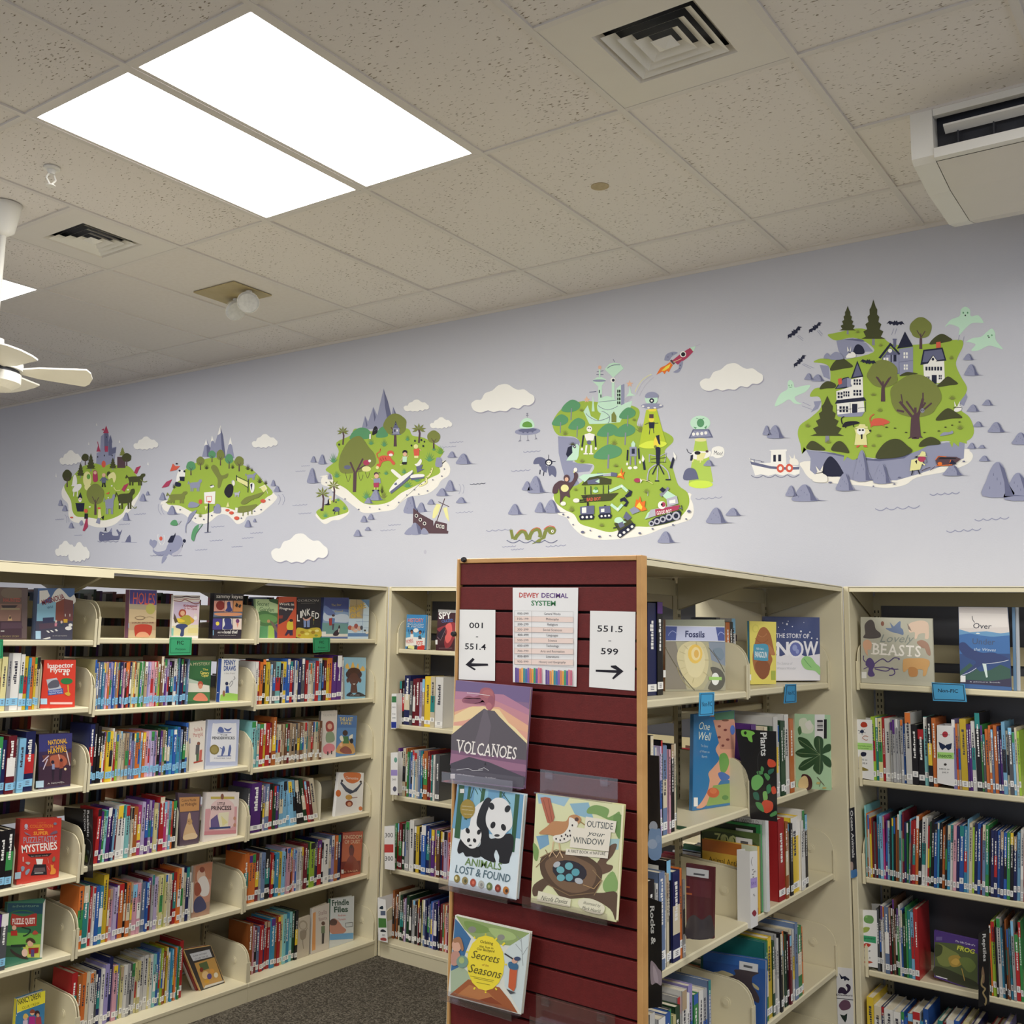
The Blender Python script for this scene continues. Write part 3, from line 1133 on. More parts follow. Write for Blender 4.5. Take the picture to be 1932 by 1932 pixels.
class Art:
    """mp(x, y, e) -> 3-D point, e = distance in front of the surface"""

    def __init__(s, mp, step=.00012, first=.0004):
        s.mp, s.step, s.e, s.mb = mp, step, first, MB()

    def poly(s, pts, c):
        s.e += s.step
        s.mb.add([s.mp(x, y, s.e) for x, y in pts], [tuple(range(len(pts)))], c)

    def ell(s, c, cx, cy, rx, ry, rot=0, n=16):
        a = math.radians(rot)
        s.poly([(cx + rx * math.cos(t) * math.cos(a) - ry * math.sin(t) * math.sin(a), cy + rx * math.cos(t) * math.sin(a) + ry * math.sin(t) * math.cos(a))
                for t in [2 * math.pi * k / n for k in range(n)]], c)

    def line(s, c, w, p):
        """mitred strip, so no two faces of one stroke lie in each other"""
        s.e += s.step
        p = [q for k, q in enumerate(p) if k == 0 or math.hypot(q[0] - p[k - 1][0], q[1] - p[k - 1][1]) > 1e-6]
        n = len(p)
        if n < 2:
            return
        closed = n > 3 and math.hypot(p[0][0] - p[-1][0], p[0][1] - p[-1][1]) < 3
        d = [((p[k + 1][0] - p[k][0]), (p[k + 1][1] - p[k][1])) for k in range(n - 1)]
        d = [(x / math.hypot(x, y), y / math.hypot(x, y)) for x, y in d]
        vs = []
        for k in range(n):
            if closed and k in (0, n - 1):
                a, b_ = d[-1], d[0]
            else:
                a, b_ = d[max(k - 1, 0)], d[min(k, n - 2)]
            mx_, my_ = -(a[1] + b_[1]), a[0] + b_[0]
            L = math.hypot(mx_, my_) or 1
            mx_, my_ = mx_ / L, my_ / L
            cs = max(abs(mx_ * -b_[1] + my_ * b_[0]), .5)
            for sg in (1, -1):
                vs.append(s.mp(p[k][0] + sg * mx_ * w / 2 / cs, p[k][1] + sg * my_ * w / 2 / cs, s.e))
        s.mb.add(vs, [(2 * k, 2 * k + 2, 2 * k + 3, 2 * k + 1) for k in range(n - 1)], c)

    def text(s, c, x, y, w, h, rot, st, bold=0.0, shear=0.0, serif=0):
        s.e += s.step
        v, f, x0, x1 = text_geo(st, round(bold * .5, 4), shear)
        a = math.radians(rot)
        sx, sy = w / max(x1 - x0, .01), h / CAPH
        P = []
        for vx, vy in v:
            X, Y = (vx - x0) * sx, -vy * sy
            P.append(s.mp(x + X * math.cos(a) - Y * math.sin(a), y + X * math.sin(a) + Y * math.cos(a), s.e))
        s.mb.add(P, f, c)

    def cmd(s, ln):
        txt = None
        if '|' in ln:
            ln, txt = ln.split('|', 1)
        t = ln.split()
        op, c = t[0], t[1]
        v = []
        extra = {}
        for q in t[2:]:
            if '=' in q:
                a, b_ = q.split('=')
                extra[a] = float(b_)
            else:
                v.append(float(q))
        pr = list(zip(v[0::2], v[1::2]))
        if op == 'P':
            s.poly(pr, c)
        elif op == 'S':
            s.poly(smooth_pts(pr, 4), c)
        elif op == 'R':
            x, y, w, h = v
            s.poly([(x, y), (x + w, y), (x + w, y + h), (x, y + h)], c)
        elif op == 'E':
            s.ell(c, *v)
        elif op == 'L':
            s.line(c, v[0], list(zip(v[1::2], v[2::2])))
        elif op == 'C':          # smooth open curve
            p = list(zip(v[1::2], v[2::2]))
            q = smooth_pts(p, 5)[:(len(p) - 1) * 5 + 1]
            s.line(c, v[0], [tuple(a) for a in q])
        elif op == 'T':
            s.text(c, *v[:4], v[4] if len(v) > 4 else 0, txt, extra.get('b', 0), extra.get('s', 0))
        elif op == 'F':          # seriffed capitals
            x, y, w, h, rot = v[:5]
            SER = dict(V=[(.1, 1), (.9, 1)], L=[(.14, 1), (.14, 0)], A=[(.06, 0), (.94, 0)], N=[(.12, 1), (.12, 0), (.88, 1)], E=[(.14, 1), (.14, 0)], B=[(.1, 1), (.1, 0)], T=[(.5, 0)])
            g = [text_geo(ch, round(extra.get('b', 0) * .5, 4)) for ch in txt]
            ws = [q[3] - q[2] for q in g]
            tot = sum(ws) + .09 * (len(ws) - 1)
            k_ = w / tot
            a = math.radians(rot)
            cur = 0
            e0 = s.e
            for ch, q, ww in zip(txt, g, ws):
                s.e = e0
                X0, Y0 = x + cur * k_ * math.cos(a), y + cur * k_ * math.sin(a)
                s.text(c, X0, Y0, ww * k_, h, rot, ch, extra.get('b', 0))
                s.e += s.step
                for fx, tp in SER.get(ch, ()):
                    cxx, hw, th = (cur + fx * ww) * k_, .17 * k_, h * .045
                    yy = -h * .955 if tp else -h * .045
                    P_ = [(cxx - hw, yy - th), (cxx + hw, yy - th), (cxx + hw, yy + th), (cxx - hw, yy + th)]
                    s.mb.add([s.mp(x + X * math.cos(a) - Y * math.sin(a), y + X * math.sin(a) + Y * math.cos(a), s.e) for X, Y in P_], [(0, 1, 2, 3)], c)
                cur += ww + .09
        elif op == 'tree':       # cx base w h ; trunk colour T
            cx, base, w, h = v
            s.poly([(cx - w * .07, base), (cx + w * .07, base), (cx + w * .05, base - h * .45), (cx - w * .05, base - h * .45)], 'T')
            q = [(cx + w / 2 * math.cos(a) * (1 + .07 * math.sin(a * 5 + cx)), base - h * .64 - h * .37 * math.sin(a) * (1.05 if math.sin(a) > 0 else .8)) for a in [2 * math.pi * k / 14 for k in range(14)]]
            s.poly(smooth_pts(q, 3), c)
            s.line('T', w * .05, [(cx, base - h * .1), (cx, base - h * .5)])
            s.line('T', w * .04, [(cx, base - h * .35), (cx + w * .2, base - h * .58)])
            s.line('T', w * .04, [(cx, base - h * .4), (cx - w * .18, base - h * .6)])
        elif op == 'pine':
            cx, base, w, h = v
            s.poly([(cx - w * .06, base), (cx + w * .06, base), (cx + w * .05, base - h * .2), (cx - w * .05, base - h * .2)], 'A')
            L, Rr = [], []
            for k in range(5):
                y = base - h * (.14 + .16 * k)
                ww = w / 2 * (1 - .17 * k)
                L += [(cx - ww, y), (cx - ww * .62, y - h * .05)]
                Rr += [(cx + ww, y), (cx + ww * .62, y - h * .05)]
            s.poly(L + [(cx, base - h)] + Rr[::-1], c)
        elif op == 'rock':
            x, base, w, h = v
            s.poly(smooth_pts([(x, base), (x + w * .1, base - h * .45), (x + w * .28, base - h * .9), (x + w * .45, base - h), (x + w * .6, base - h * .8), (x + w * .72, base - h * .35), (x + w * .85, base)], 3), c)
            s.poly([(x + w * .45, base - h * .98), (x + w * .6, base - h * .8), (x + w * .74, base - h * .3), (x + w * .84, base - h * .04), (x + w * 1.25, base), (x + w * .62, base), (x + w * .6, base - h * .4)], 'Q')
            for k in range(4):
                s.line('Q', w * .012 + .6, [(x + w * (.2 + .1 * k), base - h * (.2 + .13 * (k * 7 % 4))), (x + w * (.2 + .1 * k), base - h * (.28 + .13 * (k * 7 % 4)))])
        elif op == 'wave':
            x, y, w = v[:3]
            rot = v[3] if len(v) > 3 else -3
            lw = v[4] if len(v) > 4 else 3.2
            n = 4
            pts = []
            a = math.radians(rot)
            for k in range(n * 5 + 1):
                t = k / 5
                X = w * t / n
                Y = -abs(math.sin(math.pi * t)) ** .8 * 0 + (abs(math.sin(math.pi * t))) * w * .055
                pts.append((x + X * math.cos(a) - Y * math.sin(a), y + X * math.sin(a) + Y * math.cos(a)))
            s.line(c, lw, pts)
        elif op == 'cloud':
            x, y, w, h = v[:4]
            ph = v[4] if len(v) > 4 else 0
            base = [(0, .82), (-.02, .62), (.06, .5), (.14, .5), (.2, .28), (.32, .2), (.42, .02), (.56, 0), (.66, .15), (.74, .24), (.84, .24), (.93, .4), (1.0, .52), (1.0, .72), (.92, .84),
                    (.83, .82), (.75, .94), (.64, .88), (.55, 1.0), (.44, .96), (.34, 1.0), (.25, .92), (.15, .98), (.06, .94)]
            q = [(x + a * w, y + (b_ - .16 * (a - .5) * (1 if ph else 0)) * h) for a, b_ in base]
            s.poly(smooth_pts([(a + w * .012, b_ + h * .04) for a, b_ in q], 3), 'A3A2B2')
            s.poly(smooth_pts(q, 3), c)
        elif op == 'tuft':
            cx, base, w, h = v
            p = []
            for k in range(7):
                a = math.radians(-160 + k * 23.3)
                rr_ = 1.0
                p += [(cx + math.cos(a) * w / 2 * rr_, base + math.sin(a) * h), (cx + math.cos(a + .2) * w * .17, base + math.sin(a + .2) * h * .35)]
            s.poly(p + [(cx + w * .1, base), (cx - w * .1, base)], c)
        elif op == 'palm':
            cx, base, w, h = v
            s.line('T', w * .12, [(cx, base), (cx + w * .06, base - h * .5), (cx, base - h * .7)])
            for a in (-170, -130, -90, -50, -10, 25, 155):
                a = math.radians(a)
                tx, ty = cx + math.cos(a) * w * .5, base - h * .7 + math.sin(a) * h * .32
                nx, ny = -math.sin(a) * w * .07, math.cos(a) * w * .07
                mx_, my_ = (cx + tx) / 2, (base - h * .7 + ty) / 2
                s.poly([(cx, base - h * .7), (mx_ + nx, my_ + ny), (tx, ty), (mx_ - nx, my_ - ny)], c)
        elif op == 'bat':
            cx, cy, w, rot = v
            a = math.radians(rot)
            q = [(-.5, .02), (-.36, -.16), (-.12, -.1), (-.06, -.2), (0, -.12), (.06, -.2), (.12, -.1), (.36, -.16), (.5, .02), (.38, -.02), (.3, .07), (.2, .0), (.1, .1), (0, .05), (-.1, .1), (-.2, .0), (-.3, .07), (-.38, -.02)]
            s.poly([(cx + w * (x_ * math.cos(a) - y_ * math.sin(a)), cy + w * (x_ * math.sin(a) + y_ * math.cos(a))) for x_, y_ in q], c)
        elif op == 'tall':       # small standing figure: cx base h, colours: body, head hex via extra not needed
            cx, base, h = v[:3]
            s.line('k', h * .1, [(cx - h * .1, base), (cx - h * .04, base - h * .35)])
            s.line('k', h * .1, [(cx + h * .1, base), (cx + h * .04, base - h * .35)])
            s.poly([(cx - h * .16, base - h * .3), (cx + h * .16, base - h * .3), (cx + h * .12, base - h * .68), (cx - h * .12, base - h * .68)], c)
            s.line(c, h * .08, [(cx - h * .1, base - h * .62), (cx - h * .26, base - h * .42)])
            s.line(c, h * .08, [(cx + h * .1, base - h * .62), (cx + h * .26, base - h * .48)])
            s.ell('s', cx, base - h * .83, h * .13, h * .14)
        elif op == 'beast':      # four-legged animal: x y w h (box); faces left when w < 0
            x, y, w, h = v
            f = 1
            if w < 0:
                x, w, f = x - w, -w, -1
            X = lambda t: x + f * t * w
            s.poly(smooth_pts([(X(.1), y + h * .35), (X(.3), y + h * .25), (X(.7), y + h * .22), (X(.8), y + h * .05), (X(.98), y + h * .02), (X(1), y + h * .2), (X(.88), y + h * .35),
                               (X(.82), y + h * .65), (X(.2), y + h * .68)], 3), c)
            for t in (.18, .32, .66, .78):
                s.line(c, w * .09, [(X(t), y + h * .55), (X(t), y + h * .97)])
            s.line(c, w * .07, [(X(.13), y + h * .42), (X(0), y + h * .2), (X(-.05), y + h * .4)])
        elif op == 'win':        # x y w h cols rows
            x, y, w, h, nc, nr = v
            for i in range(int(nc)):
                for j in range(int(nr)):
                    s.e -= s.step
                    s.poly([(x + w * (i + .15) / nc, y + h * (j + .12) / nr), (x + w * (i + .85) / nc, y + h * (j + .12) / nr),
                            (x + w * (i + .85) / nc, y + h * (j + .88) / nr), (x + w * (i + .15) / nc, y + h * (j + .88) / nr)], c)
        else:
            raise ValueError(op)

    def run(s, src):
        for ln in src.split('\n'):
            for q in ln.split(';'):
                q = q.strip()
                if q:
                    s.cmd(q)
        return s


def frame(ox, oy, k):
    return lambda x, y: (ox + x / k, oy + y / k)


def plane_of(spec):
    k = spec[0]
    if k == 'X':
        return np.array([spec[1], 0, 0.]), np.array([1., 0, 0])
    if k == 'Y':
        return np.array([0, spec[1], 0.]), np.array([0., -1, 0])
    (ax, ay), (bx_, by_) = spec[1], spec[2]          # 'L': vertical plane through two floor points, left then right as seen
    d = np.array([bx_ - ax, by_ - ay, 0.])
    n = np.array([d[1], -d[0], 0.])
    return np.array([ax, ay, 0.]), n / np.linalg.norm(n)


def face_book(fr, quad, plane, thick, color, art, label, name='book', cat='book', group='books set face out', spine=None, spine_out=False, zfloor=None, material='wrap', pages=True, wide=None):
    """a book whose front cover lies exactly in the given upright plane; the outline is read off the photograph and laid on that plane"""
    fm = frame(*fr)
    p0, n = plane_of(plane)
    q = [onP(*fm(x, y), p0, n) for x, y in quad]     # tl tr br bl
    if zfloor is not None:
        for k in (2, 3):
            q[k][2] = zfloor + .0008
    mp = lambda x, y, e: onP(*fm(x, y), p0 + n * e, n)
    tl, tr, br, bl = q
    org = (bl + br) / 2 - n * thick / 2
    b = MB()

    def slab(e0, e1, a=q, c=color):
        b.add([p - n * e0 for p in a] + [p - n * e1 for p in a], [(0, 1, 2, 3), (7, 6, 5, 4), (0, 4, 5, 1), (1, 5, 6, 2), (2, 6, 7, 3), (3, 7, 4, 0)], c)
    if thick < .006:
        slab(0, thick)
        o = b.build(name, M[material], None, origin=org)
    else:
        slab(0, .0022)
        slab(thick - .0022, thick)
        ed = (tr - tl) / np.linalg.norm(tr - tl) * .0025
        slab(.0022, thick - .0022, [tl, tl + ed, bl + ed, bl], spine or color)
        o = b.build(name, M[material], None, origin=org)
        if pages:
            b = MB()
            ee, dn = (tr - tl) / np.linalg.norm(tr - tl), np.array([0, 0, .004])
            a = [tl + ee * .003 - dn, tr - ee * .004 - dn, br - ee * .004 + dn, bl + ee * .003 + dn]
            b.add([p - n * .0022 for p in a] + [p - n * (thick - .0022) for p in a], [(0, 1, 2, 3), (7, 6, 5, 4), (0, 4, 5, 1), (1, 5, 6, 2), (2, 6, 7, 3), (3, 7, 4, 0)])
            c = b.build('page_block', M['pages'], o, origin=org)
            c.location = (0, 0, 0)
    tag(o, label, cat, group)
    if art:
        A = Art(mp, .00006, .0001).run(art)
        c = A.mb.build('cover_print' if cat == 'book' else 'print', M['wrap' if material == 'wrap' else 'paper'], o, origin=org)
        c.location = (0, 0, 0)
    return o


def side_book(bay, lev, u0, thick, h, dep, color, art, label, spine=None, d=.062, material='wrap'):
    """big book shelved spine out whose front cover looks down the aisle; art in a 100 x 100 field, x to the spine side, y down"""
    r = RUN[bay]
    z = LEV[bay][lev] + .0008
    xf = r.front - d
    org = np.array([xf - dep / 2, u0 + thick / 2, z])
    b = MB()
    b.box(xf - dep, xf, u0, u0 + .002, z, z + h, color)
    b.box(xf - dep, xf, u0 + thick - .002, u0 + thick, z, z + h, color)
    b.box(xf - .003, xf, u0 + .002, u0 + thick - .002, z, z + h, spine or color)
    o = b.build('book', M[material], None, origin=org)
    tag(o, label, 'book', 'large books shelved cover towards the aisle end')
    b = MB()
    b.box(xf - dep + .004, xf - .003, u0 + .002, u0 + thick - .002, z + .004, z + h - .004)
    c = b.build('page_block', M['pages'], o, origin=org)
    c.location = (0, 0, 0)
    if art:
        A = Art(lambda x, y, e: np.array([xf - dep * (1 - x / 100), u0 - e, z + h * (1 - y / 100)]), .00006, .0001).run(art)
        c = A.mb.build('cover_print', M['wrap'], o, origin=org)
        c.location = (0, 0, 0)
    return o

# ------------------------------------------------------------------ maroon slatwall display board at the end of the right-hand run
DY = 2.60
DX0, DX1, DZ = -1.911, -1.283, 1.977
disp = empty('display_board', 'tall maroon slatted display board with oak edging', 'display board', None, ((DX0 + DX1) / 2, DY + .02, 0))


def dpart(mb, name, mt):
    return keep(disp, mb.build(name, M[mt]))


for x0, x1 in ((DX0, DX0 + .010), (DX1 - .016, DX1)):
    b = MB()
    b.box(x0, x1, DY, DY + .034, 0, DZ, None, .0015)
    dpart(b, 'edge_trim', 'wood')
b = MB()
b.box(DX0 + .010, DX1 - .016, DY, DY + .034, DZ - .014, DZ, None, .0015)
dpart(b, 'edge_trim', 'wood')
b = MB()
b.box(DX0 + .010, DX1 - .016, DY + .020, DY + .032, .02, DZ - .014)
dpart(b, 'back_board', 'groove')
zt = 1.894
edges = [DZ - .0145] + [zt - .0752 * k for k in range(25)]
src_slat = None
for k in range(len(edges) - 1):
    z1 = edges[k] - (.004 if k else 0)
    z0 = edges[k + 1] + .003
    b = MB()
    b.box(DX0 + .0105, DX1 - .0165, DY + .006, DY + .0195, z0, z1, None, .0012)
    if k in (0,):
        dpart(b, 'slat', 'maroon')
    elif src_slat is None:
        src_slat = dpart(b, 'slat', 'maroon')
    else:
        o = src_slat.copy()
        COL.objects.link(o)
        o.location.z -= .0752 * (k - 1)
for px, py, yy, lab in ((875, 1056, DY - .004, 'small black round magnet on the top oak edge of the display board'), (856, 1196, DY - .004, 'small black round magnet on the side oak edge of the display board')):
    p = onY(px, py, yy)
    b = MB()
    b.lathe([(0, .012), (.006, .012), (.0085, .006), (.0085, 0), (0, 0)], (0, 0, 0), 14)
    o = tag(b.build('magnet', M['black']), lab, 'magnet', 'black magnets on the display board')
    o.rotation_euler = (math.pi / 2, 0, 0)
    o.location = (p[0], DY - .0002, p[2])

D5, D6 = (820, 1030, 4.6), (820, 1440, 3.926)
# paper notices
face_book(D5, [(217, 552), (527, 556), (523, 1172), (209, 1158)], ('Y', DY + .0035), .0006, 'ECEAE6', '''
T k 300 712 118 50 1 b=.02|001
R k 358 786 20 6
T k 262 896 182 54 2 b=.02|551.4
P k 268 1030 330 972 348 985 318 1018 462 1022 465 1040 318 1046 360 1070 345 1080
''', 'white paper notice reading 001 to 551.4 with a left arrow', 'notice', 'notice', 'paper notices on the display board', material='paper')
face_book(D5, [(1350, 562), (1743, 572), (1735, 1258), (1341, 1224)], ('Y', DY + .0035), .0006, 'ECEAE6', '''
T k 1412 742 220 56 2 b=.02|551.5
R k 1508 822 24 6
T k 1442 938 150 56 3 b=.02|599
P k 1640 1088 1572 1036 1528 1040 1530 1052 1580 1078 1398 1074 1398 1092 1580 1102 1540 1148 1552 1158
''', 'white paper notice reading 551.5 to 599 with a right arrow', 'notice', 'notice', 'paper notices on the display board', material='paper')
tab = '''T c0392f 733 446 172 42 1 b=.045|DEWEY
T 5b2a7c 927 448 232 42 1 b=.045|DECIMAL
T 2b7a44 838 516 212 44 1 b=.045|SYSTEM
'''
rows_ = ['000-099|General Works', '100-199|Philosophy', '200-299|Religion', '300-399|Social Sciences', '400-499|Languages', '500-599|Science', '600-699|Technology', '700-799|Arts and Recreation', '800-899|Literature', '900-999|History and Geography']
for k, t in enumerate(rows_):
    a, b_ = t.split('|')
    y = 562 + k * 46.4
    if k % 2:
        tab += f'P f0d9cd 690 {y} 1204 {y + 8} 1204 {y + 56} 690 {y + 46}\n'
    w = len(b_) * 11
    tab += f'L a8a4a2 2 690 {y} 1204 {y + 8}\nT 45444a 718 {y + 33} 96 20 1|{a}\nT 45444a {1022 - w / 2:.0f} {y + 36} {w} 21 1|{b_}\n'
tab += 'L a8a4a2 2 690 1026 1204 1050\nL a8a4a2 2 692 562 692 1026\nL a8a4a2 2 840 564 840 1034\nL a8a4a2 2 1202 568 1202 1050\n'
for x0 in (698, 962):
    for k, c in enumerate('5a3b8a 6a4a9a e08a4a f0b45a 2f8f8f 3a6ab0 8a5aa8 d97a4a e8a23a 2a9a6a 6a4a9a e07a8a c8607a'.split()):
        x = x0 + k * 18
        t = 1056 + (k * 37 % 11) + (x0 - 698) * .07
        tab += f'P {c} {x} {t} {x + 15} {t + 1} {x + 15} {1184 + (x0 - 698) * .07 + k * .8} {x} {1182 + (x0 - 698) * .07 + k * .8}\n'
face_book(D5, [(678, 362), (1246, 362), (1230, 1222), (680, 1182)], ('Y', DY + .0025), .0008, 'EFEDEA', tab, 'laminated white chart titled Dewey decimal system', 'chart', 'chart', None, material='wrap')


# clear acrylic ledges
def ledge(fr, quad, label, depth=.045, lip=.03):
    fm = frame(*fr)
    q = [onY(*fm(x, y), DY - .004) for x, y in quad]
    x0, x1 = (q[0][0] + q[3][0]) / 2, (q[1][0] + q[2][0]) / 2
    z1, z0 = (q[0][2] + q[1][2]) / 2, (q[2][2] + q[3][2]) / 2
    t = empty('acrylic_ledge', label, 'display ledge', 'clear acrylic ledges', ((x0 + x1) / 2, DY, z0))
    b = MB()
    b.box(x0, x1, DY - .006, DY - .0035, z0, z1)
    keep(t, b.build('back_plate', M['clear']))
    b = MB()
    b.box(x0, x1, DY - .006 - depth, DY - .006, z0, z0 + .0025)
    keep(t, b.build('tray', M['clear']))
    b = MB()
    b.box(x0, x1, DY - .008 - depth, DY - .006 - depth, z0, z0 + lip)
    keep(t, b.build('front_lip', M['clear']))
    for x in (x0 + .03, x1 - .04):
        b = MB()
        b.box(x - .012, x + .012, DY - .0035, DY + .004, z1 - .02, z1 - .012)
        b.box(x - .012, x + .012, DY - .009, DY - .006, z1 - .024, z1 - .004)
        keep(t, b.build('hook', M['clear']))


ledge(D6, [(782, 38), (1360, 120), (1355, 292), (785, 215)], 'empty clear acrylic ledge above the nest picture book', .03, .004)
ledge(D6, [(752, 1722), (1340, 1850), (1335, 2050), (752, 1930)], 'empty clear acrylic ledge near the foot of the display board', .03, .02)
ledge(D6, [(120, 20), (640, 110), (650, 196), (128, 130)], 'clear acrylic ledge holding the volcano book')
ledge(D6, [(105, 820), (610, 900), (605, 1012), (100, 912)], 'clear acrylic ledge holding the panda book')
ledge(D6, [(720, 990), (1340, 1080), (1345, 1178), (714, 1040)], 'clear acrylic ledge holding the bird nest book')
ledge(D6, [(112, 1650), (640, 1760), (640, 1864), (106, 1728)], 'clear acrylic ledge holding the yellow sun book')

BK = ('Y', DY - .038)
face_book(D5, [(183, 1165), (832, 1228), (770, 2110), (155, 2036)], BK, .012, '8a6a8c', '''
P 75618c 186 1168 829 1230 818 1360 182 1300
P b98098 180 1260 600 1290 822 1420 816 1500 170 1400
P c98a92 176 1330 500 1330 818 1470 812 1600 168 1500
P e8b18c 172 1440 330 1390 560 1400 814 1560 806 1640 162 1560
P f2d6a0 170 1470 300 1400 420 1390 560 1420 640 1530 500 1520 300 1500 165 1560
P e5a58f 168 1530 420 1490 640 1560 808 1620 803 1700 160 1620
P f4e0a8 163 1560 330 1560 470 1500 520 1440 700 1580 803 1690 800 1740 150 1660
S 9b5a6c 250 1320 330 1330 400 1330 430 1360 500 1340 520 1300 490 1250 440 1235 400 1245 390 1290 340 1310 290 1300 240 1330 250 1360 320 1370 400 1375 470 1380 500 1330
S a8606a 395 1260 430 1230 490 1240 520 1290 522 1340 515 1390 490 1425 470 1430 445 1395 430 1350 395 1320
E 8a4f62 330 1345 75 20; E b46a6c 460 1285 48 38; E 9d5866 490 1340 28 40; E b97078 470 1390 26 32
P 5b5359 430 1412 455 1425 520 1432 560 1480 640 1560 800 1715 795 1890 140 1860 145 1640 260 1545 360 1465
P 6a6068 430 1412 455 1425 490 1560 470 1700 400 1850 300 1850 380 1600 410 1480
P 7c5672 143 1770 796 1860 788 2000 132 1900
P 9b6c86 143 1800 470 1850 794 1900 790 1960 134 1890
P 47414c 136 1890 300 1830 480 1880 790 2010 778 2075 152 2020
P 55505a 134 1930 770 2010 771 2100 156 2028
F f4ece4 188 1792 520 112 6.8 b=.012|VOLCANOES
P 26222a 430 1905 440 1870 450 1905
L e8e6e8 3 190 1945 290 1930 330 1950 420 1945
L e8e6e8 3 380 1940 430 1925 470 1950
T d8d4d8 195 1985 150 14 7|with illustrations
T d8d4d8 440 2012 92 14 7|in colour
R e9e6e0 137 1978 40 42
L ffffff 3 280 1275 330 1280 480 1298
''', 'large purple and pink picture book showing a volcano', spine='5d4468')
face_book(D6, [(168, 152), (670, 232), (605, 1012), (100, 905)], BK, .014, 'dbe6ea', '''
P 6fa3c4 172 156 666 234 640 560 128 480
P 8cc0d4 300 175 400 190 380 430 270 420; P 8cc0d4 520 215 620 230 590 640 560 640
P 35603f 182 160 222 165 186 560 145 550; P 35603f 252 172 272 175 240 420 220 415; P 35603f 352 186 378 190 360 300 335 298
P 2f5a3c 598 228 630 232 590 660 560 655; P 3f6d48 482 206 500 209 495 260 478 258
L 2c5234 5 290 180 265 260; L 2c5234 5 330 185 350 220; L 2c5234 5 300 190 320 230; L 2c5234 5 500 215 560 300; L 2c5234 4 520 215 500 250
P dce9ee 135 560 180 575 300 640 560 690 630 672 605 1010 102 903
P ece9e0 660 236 668 237 604 1008 600 1006
S ECEBE8 262 450 290 340 350 285 400 270 380 330 370 430 380 560 330 590 270 540
S 1f1f24 375 265 410 258 420 290 390 400 400 500 420 560 560 520 585 600 560 700 545 742 480 738 478 690 455 640 440 680 450 735 380 715 340 690 300 690 290 640 340 600 330 500 310 440 330 350
S ECEBE8 400 330 412 290 450 258 510 262 555 310 575 400 572 470 535 510 500 550 455 555 425 520 385 460 380 390
E 1f1f24 422 318 20 28 -20; E 1f1f24 540 338 20 28 25; E 1f1f24 432 458 18 26 20; E 1f1f24 510 475 18 26 -20; E 3a3a3e 462 535 20 10
S 1f1f24 168 640 185 575 205 560 250 600 290 600 330 640 340 690 300 700 270 690 230 690 210 660 180 670
S ECEBE8 195 560 195 510 230 480 245 500 260 460 310 462 345 510 340 570 310 620 270 632 235 610 215 590
E 1f1f24 245 500 15 22 -20; E 1f1f24 328 510 14 20 20; E 1f1f24 252 570 12 16 20; E 1f1f24 296 572 12 16 -20; E 333338 264 608 12 6
E a38a3a 244 338 55 72
T e8e0c0 205 320 75 10 6|extinction; T e8e0c0 200 345 86 10 6|conservation; T e8e0c0 215 378 60 9 6|survival
R e6e2da 188 190 32 30
T 6b8a4a 222 752 272 56 8.5 b=.02|ANIMALS
T 57707a 150 808 412 60 10.5 b=.02|LOST & FOUND
E 8a7a3a 165 855 22 30; E 9a8a5a 224 870 22 30; E b04a34 284 885 22 30; E b8b8ae 344 898 22 30; E 6a7a4a 405 913 22 30; E 8a3a2c 468 927 22 30; E c07a34 527 942 22 30
E e0d49a 160 850 9 13; E 5a5a3a 228 872 9 14; E d8705a 286 885 10 14; E 8a8a88 346 900 9 13; E aeb07a 402 912 9 13; E c0604a 468 928 9 12; E 3a2a24 533 945 10 13
''', 'picture book with two pandas in bamboo on the display board', spine='c9d4dc')
